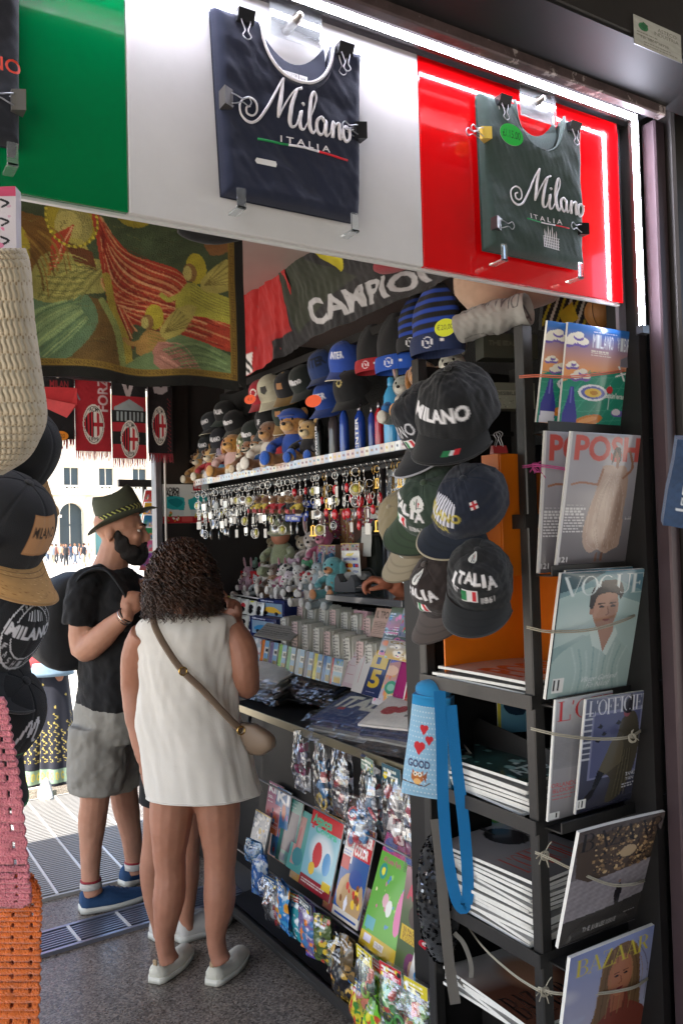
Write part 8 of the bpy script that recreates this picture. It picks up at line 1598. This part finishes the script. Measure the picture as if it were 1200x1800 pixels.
c = Canvas(96, 130, '#5ea03c'); c.rect(0, 0, 1, .17, '#c03a80'); c.ell(.2, .09, .18, .06, '#4a62b0'); c.ell(.8, .13, .16, .05, '#4a62b0'); c.text('Al Luna Park', .1, .2, .5, .05, '#b03a70', .02); c.rect(0, .87, 1, 1, '#c9a82c'); c.blobs(26, .012, .03, ['#d8d0a0', '#4a80b0', '#c86a8a', '#8ac05a'], 8, (.1, .3, .9, .85)); c.ell(.18, .33, .10, .07, '#2a8a7a'); c.ell(.18, .33, .05, .035, '#d8d040'); c.ell(.42, .55, .08, .06, '#d0a0a8'); c.ell(.55, .60, .08, .07, '#d8d8d0'); c.rect(.05, .74, .3, .84, '#5aa0a8'); c.rect(.1, .89, .3, .95, '#d8d0e0'); c.rect(.4, .90, .66, .96, '#e8e0d0'); c.text('COLORA', .42, .91, .22, .035, '#7a4a70', .01); c.ell(.85, .58, .12, .2, '#cf6f9c')
kid('green activity book with pink header reading Al Luna Park', c, (629, 1656), (690, 1698), (680, 1462), 1.49)
c = Canvas(56, 130, '#5a7a4a'); c.grad('#8a5a6a', '#4a5a34', 0, .4); c.text('ALB', .15, .15, .8, .14, '#b03048', .05); c.ell(.6, .42, .25, .10, '#4a3a30'); c.rect(.1, .52, 1, .66, '#c9a82c'); c.text('50 PAGINE', .2, .54, .7, .04, '#6a3a20', .01); c.text("DI ATTIVITA'", .2, .585, .7, .035, '#6a3a20', .01); c.text('E GIOCHI!', .2, .625, .6, .035, '#6a3a20', .01); c.ell(.7, .85, .3, .12, '#6a2a50'); c.ell(.75, .87, .16, .08, '#b88a6a')
kid('activity book with yellow band reading 50 PAGINE', c, (690, 1712), (728, 1730), (716, 1520), 1.475)
c = Canvas(90, 80, '#c9b0a8'); c.rect(0, 0, .5, 1, '#b9c0b8', .6); c.ell(.32, .3, .26, .24, '#b82c60'); c.text('TUTTI', .16, .14, .3, .07, '#e8d8e0', .02); c.text('I COLORI', .14, .23, .36, .07, '#e8d8e0', .02); c.text('COME PER', .14, .32, .36, .07, '#c9a82c', .02); c.text('MAGIA', .2, .41, .24, .07, '#c9a82c', .02); c.ell(.7, .6, .26, .3, '#b88a5a'); c.ell(.6, .8, .2, .2, '#c9a8a0'); c.ell(.9, .3, .1, .3, '#6a3a24'); c.ell(.2, .85, .08, .1, '#3a80b0')
kid('colouring book with magenta circle reading TUTTI I COLORI', c, (716, 1722), (778, 1778), (738, 1632), 1.46)
LOWB = [(446, 1478, .13, .12, ['#3a6a98', '#9ab0c0', '#7a8a94', '#2a4a70'], 'blue foil toy sachets at the far left end'), (468, 1536, .12, .14, ['#5a4a44', '#9a8a80', '#a03a34'], 'silvery toy bag below the sachets'), (497, 1552, .14, .22, ['#2468a8', '#b8c8d0', '#c98a2c', '#3a8ab8'], 'large blue water-toy bag in the bottom row'), (540, 1585, .14, .23, ['#6a5a8a', '#c8722c', '#3a6a9a', '#b0a8b8'], 'purple and orange toy bag in the bottom row'), (566, 1610, .10, .20, ['#4a5a2c', '#a03a2c', '#c9a82c', '#222a22'], 'green and red dinosaur toy bag in the bottom row'), (610, 1648, .10, .17, ['#5a4a30', '#2a2a24', '#8a6a3a'], 'brown toy bag between the purple and green ones'),
  (645, 1672, .12, .26, ['#3a8a2c', '#8ab02c', '#c8502c', '#1f4a1c'], 'bright green toy egg bag, left of three'), (690, 1700, .12, .26, ['#3f9a34', '#c9b82c', '#b83a2c', '#1f4a1c'], 'bright green toy egg bag, middle of three'), (735, 1728, .12, .24, ['#3a8a2c', '#c8702c', '#b82c2c', '#6a9a2c'], 'bright green toy egg bag, right of three'), (655, 1755, .10, .2, ['#6ab02c', '#d0c82c', '#b84a2c'], 'yellow green toy bag lowest of all')]
for i, (px, py, w_, h_, cl, lb) in enumerate(LOWB): toybag(lb, px, py, 1.445+(.03 if i < 2 else 0)-.01*(i > 5), w_*.92, h_*.78, cl, 70+i, [None, None, '#2a5a8a', '#3a4a5a', None, None, '#c9b82c', '#b82c34', '#c9b82c', None][i], group='bagged toys in the bottom row', opaque=i not in (1, 6, 7, 8))
# more magazines tucked behind and more bags filling the gaps
kb = [((470, 1500), (498, 1515), (488, 1392), 'navy'), ((508, 1540), (540, 1556), (532, 1408), 'orange'), ((566, 1592), (600, 1618), (596, 1432), 'pink'), ((610, 1620), (650, 1645), (640, 1462), 'sky blue'), ((668, 1660), (706, 1690), (700, 1500), 'purple'), ((700, 1690), (736, 1716), (730, 1500), 'crimson')]
kc = dict(navy='#24386c', orange='#c86a2c', pink='#c05a8a', purple='#6a4290', crimson='#a02434'); kc['sky blue'] = '#4a8ab8'
for i, (BL, BR, TL, nm) in enumerate(kb): kid(f'{nm} children\'s magazine mostly hidden behind the front row', cv_rand(120+i, kc[nm], ['STORIE', 'GIOCA', 'FIABE', 'COLORA', 'PUZZLE', 'MAGIA'][i], '#ece8e0'), BL, BR, TL, 1.585)
gb2 = [(455, 1500, 'blue and silver'), (480, 1545, 'grey and red'), (520, 1572, 'teal'), (556, 1602, 'violet'), (590, 1632, 'amber'), (626, 1660, 'olive'), (668, 1690, 'lime'), (712, 1716, 'leaf green'), (600, 1668, 'black and gold'), (630, 1720, 'yellow'), (675, 1768, 'bright green'), (720, 1790, 'red and green')]
gc2 = {'blue and silver': ['#2a5a9a', '#a8b4c0', '#5a7a9a'], 'grey and red': ['#7a7a7c', '#a83038', '#b8b8b8'], 'teal': ['#2a8a94', '#c8d4d8', '#1c5a80'], 'violet': ['#5a4290', '#c878a0', '#3a6ab0'], 'amber': ['#c8862c', '#8a3a1c', '#e0c040'], 'olive': ['#5a5a2c', '#8a7a3a', '#2a3a1c'], 'lime': ['#7ab02c', '#2a6a2c', '#e0d840'], 'leaf green': ['#3a8a3a', '#c8502c', '#8ac04a'], 'black and gold': ['#1c1c20', '#b8923c', '#5a4a24'], 'yellow': ['#c8b82c', '#3a7a2c', '#b83a2c'], 'bright green': ['#3aa02c', '#d0c02c', '#1c5a1c'], 'red and green': ['#b8302c', '#4a9a34', '#e0c840']}
for i, (px, py, nm) in enumerate(gb2): toybag(f'{nm} toy packet tucked between the larger bags of the bottom row', px, py, 1.475-.02*(i > 7), .115, .17, gc2[nm], 150+i, [None, '#2a5a8a', '#b83a34', None][i % 4], group='bagged toys in the bottom row', opaque=i % 3 != 1)
c = Canvas(30, 20, '#b8b020'); T = Matrix.Translation(PX(598, 1708, 1.47)) @ rot(rz=-70, ry=25); t = thing('yellow_card', 'plain yellow card lying at the table\'s foot', 'card', None, T); sheet(c, flat_S(.1, .05), 'card', t, thick=.001)
# ---- cooler bag, straps, sequin bag, heart tags
XL = 1.44
c = Canvas(80, 150, '#86adc4'); 
for i in range(14):
    for j in range(20): c.ell((i+.5*(j % 2))/13, j/20, .012, .007, '#c9d4d8')
c.rect(0, 0, 1, .10, '#2585b8')
for x, y, s_ in ((.42, .30, 1), (.34, .48, 1.3), (.56, .40, .9)): c.ell(x-.045*s_, y, .06*s_, .03*s_, '#b8242c'); c.ell(x+.045*s_, y, .06*s_, .03*s_, '#b8242c'); c.poly([(x-.10*s_, y+.008), (x+.10*s_, y+.008), (x, y+.075*s_)], '#b8242c')
c.text('GOOD', .10, .62, .5, .08, '#3a3a5a', .04); c.poly([(.22, .72), (.26, .74), (.42, .74), (.46, .72), (.47, .82), (.34, .88), (.21, .82)], '#a8622f'); c.ell(.34, .84, .08, .03, '#d8a868'); c.poly([(.45, .78), (.55, .72), (.52, .84)], '#8a4a24'); c.ell(.29, .765, .045, .022, '#e0d8c8'); c.ell(.39, .765, .045, .022, '#e0d8c8'); c.ell(.29, .765, .016, .010, '#111'); c.ell(.39, .765, .016, .010, '#111'); c.poly([(.32, .78), (.36, .78), (.34, .80)], '#c8902c'); c.line([(.0, .86), (.5, .88), (.6, .84)], .02, '#5a3a24')
T = AT(748, 1400, 2.26, yaw=-14, ry=5); w_, h_ = .105, .27; t = thing('cooler_bag', 'pale blue dotted cooler bag with red hearts hanging at the table corner', 'bag', None, T)
def Scb(u, v): x = (u-.5)*w_*(1.15-.15*np.cos(v*3)); z = (1-v)*h_; return np.stack([x, -.03*np.sin(np.pi*u)**.6*np.sin(np.pi*np.clip(v, .02, .98))**.4, z], -1)
sheet(c, Scb, 'bag', t, thick=.05, kind='fabric', edge=cmat('#2585b8', kind='fabric')); b = MB(); b.ell((0, .02, h_+.012), (w_*.5, .03, .03), cmat('#1f7fb2', kind='fabric'), 14, nz=.08); b.build('lid', t)
SB = mat('blue_webbing', '#0f6fa8', rough=.85, bump=.6, bs=800)
b = MB()
def ribbon(b, pts, wd, m, th=.0016, n=5, yawf=None):
    P = cr([tuple(p) for p in pts], n); t_ = np.gradient(P, axis=0); s_ = np.cross(t_, np.array(_F)); s_ /= np.linalg.norm(s_, axis=1)[:, None]+1e-9; A = P-s_*wd/2; B = P+s_*wd/2; nn = np.array(_F)*th
    b.grid(np.stack([A, B]), m); b.grid(np.stack([A+nn, B+nn]), m); b.grid(np.stack([A, A+nn]), m); b.grid(np.stack([B, B+nn]), m)
ribbon(b, [PD(x, y, 2.16) for x, y in ((772, 1215), (776, 1300), (778, 1400), (786, 1500), (800, 1575), (815, 1597), (822, 1560), (815, 1450), (800, 1330), (792, 1240))], .030, SB)
tag(b.build('strap'), 'bright blue webbing strap looping down from the cooler bag', 'strap')
b = MB(); ribbon(b, [PD(x, y, 2.19) for x, y in ((765, 1440), (772, 1500), (780, 1600), (790, 1700), (800, 1765))], .028, mat('grey_webbing', '#6a655e', rough=.9, bump=.5, bs=800)); ribbon(b, [PD(x, y, 2.2) for x, y in ((798, 1640), (815, 1660), (828, 1700), (822, 1735), (806, 1722))], .012, mat('grey_webbing2', '#7a766e', rough=.8)); tag(b.build('strap'), 'grey webbing strap hanging below the blue one', 'strap')
SEQ = mat('black_sequins', '#141416', rough=.12, metal=.7); SEQ2 = mat('silver_sequins', '#7a7a80', rough=.15, metal=.9)
t = thing('sequin_bag', 'black sequinned bag hanging behind the straps', 'bag', None, Matrix.Translation(PD(768, 1500, 2.28))); b = MB(); b.ell((0, 0, -.12), (.05, .07, .17), cmat('#0c0c0e', kind='fabric'), 16); b.build('bag', t); b = MB(); r = random.Random(2)
for i in range(900):
    a = r.uniform(0, 6.28); ph = math.acos(r.uniform(-1, 1)); nrm = Vector((math.sin(ph)*math.cos(a), math.sin(ph)*math.sin(a), math.cos(ph))); p = Vector((nrm.x*.052, nrm.y*.072, nrm.z*.172-.12)); nr = (nrm+Vector((r.uniform(-.5, .5), r.uniform(-.5, .5), r.uniform(-.5, .5)))).normalized(); u_ = nr.orthogonal().normalized()*.0055; w2 = nr.cross(u_); b.add([p+u_, p+w2, p-u_, p-w2], [(0, 1, 2, 3)], SEQ2 if r.random() < .12 else SEQ, False)
b.build('sequins', t)
for i, (px, py) in enumerate(((744, 1606), (746, 1660))):
    t = thing('heart_tag', f'{["upper","lower"][i]} red heart shaped tag reading ty', 'tag', 'red heart tags', AT(px, py, 2.32)); b = MB(); hp = [(0.016*16*math.sin(a)**3/16*1.1, 0.014*(13*math.cos(a)-5*math.cos(2*a)-2*math.cos(3*a)-math.cos(4*a))/14) for a in np.linspace(0, 2*math.pi, 30, endpoint=False)]; b.prism(hp, 0, .0015, cmat('#b82432', .3, 'gloss')); glyph_mesh(b, 'ty', -.008, -.006, .016, .013, cmat('#e0dcd8', .5), bold=.04, y=-.0008); b.build('heart', t)
# stuff inside the rack's left bays behind the straps
c = Canvas(40, 80, '#8f8c84'); c.rect(.1, .06, .9, .2, '#7e9a6a'); c.lines(.1, .3, .8, 22, .03, '#55534e', .4, 3); T, w_, h_ = quad((806, 1395), (838, 1390), (806, 1212), D=2.45, d=(.95, -.3, 0), tilt=0); t = thing('paper_sheet', 'printed listing sheet hanging inside the rack', 'paper', None, T); sheet(c, flat_S(w_, h_), 'sheet', t, thick=.001, kind='paper')
c = Canvas(40, 60, '#b8a83a'); c.rect(.12, .05, 1, 1, '#5f8c9a'); c.poly([(.2, .3), (.6, .2), (1, .4), (.9, .6), (.4, .55)], '#1c2c3c', sm=2); T, w_, h_ = quad((875, 1290), (925, 1290), (875, 1215), D=2.4, d=(.95, -.3, 0), tilt=0); t = thing('childrens_magazine', 'yellow edged magazine with a dark fish inside the rack', 'magazine', None, T); sheet(c, flat_S(w_, h_), 'cover', t, thick=.004)
c = Canvas(60, 70, '#a8b0b8'); c.rect(0, 0, .12, 1, '#24407c'); c.ell(.34, .25, .16, .16, '#c9b82c'); c.text('LIKO', .24, .08, .22, .08, '#a8242c', .04); c.ell(.36, .28, .08, .08, '#b8242c'); c.rect(.55, .05, .95, .35, '#5a90b8'); c.ell(.75, .28, .18, .08, '#5a9a4a'); c.rect(.15, .5, .95, .95, '#7fb0c8'); c.blobs(12, .03, .06, ['#c98a2c', '#5a9a4a', '#d8d8d8'], 3, (.2, .55, .9, .9)); T, w_, h_ = quad((812, 1530), (900, 1525), (812, 1412), D=2.42, d=(.95, -.3, 0), tilt=0); t = thing('childrens_magazine', 'picture booklet with round yellow badge inside the rack', 'magazine', None, T); sheet(c, flat_S(w_, h_), 'cover', t, thick=.004)
b = MB(); b.box((1.46, 1.90, .0), (1.60, 2.04, 1.55), DARK2, c=.01); tag(b.build('dark_backpack_stand'), 'black padded panel behind the straps', 'panel')
# ================================================================== LEFT FOREGROUND: hanging bags and caps close to the camera
def outline_sheet(P2, u, v):
    """P2: list of (left px, right px, y px) rows -> px coordinates for u,v"""
    A = cr(np.array(P2, float), 6); t = v*(len(A)-1); i = np.clip(t.astype(int), 0, len(A)-2); f = (t-i)[..., None]
    R = A[i]*(1-f)+A[i+1]*f; return R[..., 0]*(1-u)+R[..., 1]*u, R[..., 2]
def px_grid(P2, D, nu, nv, relief):
    u, v = np.meshgrid(np.linspace(0, 1, nu), np.linspace(0, 1, nv)); X, Y = outline_sheet(P2, u, v)
    d = _F+_R*((X-600)/FPX)[..., None]+_U*((900-Y)/FPX)[..., None]; z = D-relief(u, v)
    return _C+d*z[..., None], u, v
# knitted beige bag: rows of stitches as relief
rows = [(-170, 46, 436), (-170, 55, 470), (-170, 62, 560), (-170, 74, 650), (-170, 84, 730), (-170, 70, 775), (-170, 48, 808), (-170, 6, 835)]
def rk(u, v):
    r = v*21; k = np.floor(r); a = (r-k)*math.pi; s_ = u*24+.5*(k % 2); st = np.abs(np.sin(s_*math.pi+.5*np.sin(r*6.28)))**.7
    e = np.sqrt(np.clip(1-u**14, 0, 1))
    return (.0042*np.sin(a)**.6*(.35+.65*st)+.045*np.sin(np.pi*np.clip(u*.5+.25, 0, 1))*e+.02*e)
P, u, v = px_grid(rows, 1.0, 250, 330, rk)
kn = (v*21-np.floor(v*21)); st = np.abs(np.sin((u*24+.5*(np.floor(v*21) % 2))*math.pi)); nz = smooth_noise(P, 200, 3)
col = lin('#b5a78f')*(1+.10*nz[..., None]); col = np.where(((kn < .16) | (kn > .86))[..., None] & (st < .35)[..., None], lin('#8a7656'), col)  # gaps between stitches coloured darker, their shade put into the colour
t = thing('knit_bag', 'large beige knitted bag at the upper left edge', 'bag', None, Matrix.Translation(Vector(P[-1, 125].tolist()))); b = MB(); b.grid(P, PRINT['fabric'], col=col); Q = _C+(P-_C)*1.10-np.array(_R)*.006; b.grid(Q[::10, ::10], cmat('#b8a586', kind='fabric')); b.grid(np.stack([P[:, -1], Q[:, -1]])[:, ::4], cmat('#b8a586', kind='fabric')); b.grid(np.stack([P[0], Q[0]])[:, ::4], cmat('#b8a586', kind='fabric')); wb(b, 'knit', t)
c = Canvas(60, 90, '#b8b0b4'); c.rect(0, 0, 1, .15, '#b04060'); 
for k in range(10): c.line([(.1+.3*(k % 3), .1*k), (.25+.3*(k % 3), .1*k+.06), (.12+.3*(k % 3), .1*k+.12)], .05, '#16161a', sm=3)
c.blobs(16, .03, .06, ['#c06a8a', '#b08a9a'], 3); T, w_, h_ = quad((-60, 440), (30, 436), (-60, 330), D=1.15, d=(.85, -.5, 0), tilt=0); t = thing('patterned_bag', 'white bag with black squiggles and pink dots above the knit bag', 'bag', None, T); sheet(c, flat_S(w_, h_, wave=.004), 'bag', t, thick=.02, kind='fabric', edge=cmat('#b8b0b4', kind='fabric'))
# cork-brimmed and printed caps, seen from their side
def corkc():
    c = Canvas(80, 50, '#b58a54'); c.noise(.10, 40, 2); c.blobs(260, .004, .012, ['#8a6234', '#cfa870', '#9a7040', '#c09862'], 6)
    for q in range(6): c.rect(0, .12+.14*q, 1, .128+.14*q, '#5c4020', .8)
    return c
def f_patch(c): c.rect(.44, .42, .57, .84, '#a9794e'); c.rect(.447, .44, .563, .82, '#b4855a'); c.text('MILANO', .452, .55, .105, .12, '#2c1c10', .03)
def f_city(c):
    c.ell(.5, .55, .115, .40, '#c9c9cc', ring=.05); c.ell(.5, .55, .085, .30, '#c9c9cc', ring=.05)
    for k, ch in enumerate('THECITYOF'): a = rad(150-15*k*.98); c.text(ch, .5+.098*math.cos(a)-.006, .55-.345*math.sin(a)-.03, .011, .06, '#c9c9cc', .01, a=(90-math.degrees(a))*.6)
    for k, ch in enumerate('FASHION'): a = rad(215+15*k); c.text(ch, .5+.098*math.cos(a)-.006, .55-.345*math.sin(a)-.03, .011, .06, '#c9c9cc', .01)
    c.rect(.39, .50, .61, .66, '#17181b'); c.text('MILANO', .395, .51, .21, .14, '#d0d0d3', .04)
    for k in range(7): c.line([(.46+.013*k, .44), (.46+.013*k, .36-.05*math.sin(k*.5))], .005, '#c9c9cc')
def lcap(label, T, cr_, br_, **k): return cap(label, T, cr_, br_, group='caps hanging at the left edge', **k)
lcap('cap with cork brim at the left edge, upper one tucked under the knit bag', AT(14, 800, 1.28, yaw=46, rx=52, ry=-4), logo('#111216', lambda c: c), corkc(), edge_col='#a47c4a', s=.74)
lcap('black cap with cork brim and stitched tan patch reading MILANO', AT(-12, 938, 1.2, yaw=44, rx=46, ry=-2), logo('#111216', f_patch, 220, 110), corkc(), edge_col='#a47c4a', s=.84)
lcap('black cap printed THE CITY OF MILANO FASHION in a ring', AT(-34, 1105, 1.2, yaw=42, rx=50, ry=4), logo('#17181b', f_city, 260, 130), '#26282b', edge_col='#35383b', s=.88)
lcap('black cap with white script and thin green brim edge, lowest at left', AT(-34, 1265, 1.2, yaw=42, rx=54, ry=8), logo('#0f1013', lambda c: (c.line([(.46, .7), (.475, .5), (.49, .45), (.50, .62), (.515, .45), (.53, .42), (.53, .66), (.55, .7)], .012, '#d0d0d3', sm=4), c.line([(.46, .84), (.55, .84)], .006, '#2a9a5a')), 180, 90), '#121316', edge_col='#1f6a3c', s=.84)
# crocheted net bags: grid with real holes
def net(label, rows, D, col, nu, nv, holes, depth=.03, seed=0, scallop=0):
    def rl(u, v): return .02*np.sin(np.pi*np.clip(u*.5+.25, 0, 1))+.0012*np.sin(v*nv*1.6)+.0016*smooth_noise(np.stack([u*.3, v*.3, 0*u], -1), 60, seed)
    P, u, v = px_grid(rows, D, nu+1, nv+1, rl)
    if scallop: P = P+np.array(_R)*(.003*np.abs(np.sin(v*nv*.55))*(u > .97))[..., None]
    F = []; W_1 = nu+1
    for i in range(nv):
        for j in range(nu):
            if holes(j, i): continue
            a = i*W_1+j; F.append((a, a+1, a+W_1+1, a+W_1))
    t = thing('crochet_bag', label, 'bag', None, Matrix.Translation(Vector(P[-1, nu//2].tolist())))
    b = MB(); b.add(P.reshape(-1, 3), F, mat('yarn_'+col, col, rough=.95, bump=1, bs=420, var=.22, vs=60, sheen=.3), True); o = wb(b, 'net', t)
    so_ = o.modifiers.new('thick', 'SOLIDIFY'); so_.thickness = .0035; return t
hp = lambda j, i: (j % 12 in (6, 7)) and (i % 8 in (3, 4, 5)) and 6 < i
net('pink crochet net bag at the lower left edge', [(-190, 8, 1228), (-190, 20, 1290), (-190, 32, 1360), (-190, 42, 1450), (-190, 50, 1540), (-190, 50, 1585), (-190, 20, 1592)], .98, '#c9727c', 84, 150, lambda j, i: j > 8 and hp(j+2, i), scallop=1)
net('orange crochet net bag below the pink one', [(-190, 52, 1535), (-190, 70, 1570), (-190, 70, 1650), (-190, 68, 1760), (-190, 60, 1900)], 1.02, '#d0661f', 96, 150, lambda j, i: j > 8 and hp(j, i+3), scallop=1, seed=3)
net('second layer of orange crochet behind the hole pattern', [(-190, 48, 1560), (-190, 60, 1650), (-190, 58, 1900)], 1.06, '#a8481a', 60, 100, lambda j, i: False, seed=5)

p = PD(-95, 900, 1.16); st = thing('display_stand', 'dark upright stand carrying the hanging bags and caps, just outside the left edge', 'stand', None, Matrix.Translation((p.x, p.y, 0)))
b = MB(); b.tube([(p.x, p.y, .01), (p.x, p.y, 2.16)], .014, DARK2, 12); wb(b, 'pole', st); b = MB(); b.lathe([(0, 0), (.2, 0), (.2, .012), (.02, .03), (0, .03)], DARK2, 24, T=TR((p.x, p.y, .005))); wb(b, 'base', st)
for z_ in (2.12, 1.86, 1.62, 1.40, 1.20): b = MB(); e_ = Vector((p.x, p.y, z_)); b.tube([e_, e_+Vector((_R*.09).tolist())-Vector((_F*.05).tolist())+Vector((0, 0, .01))], .005, STEEL, 8); wb(b, 'arm', st)
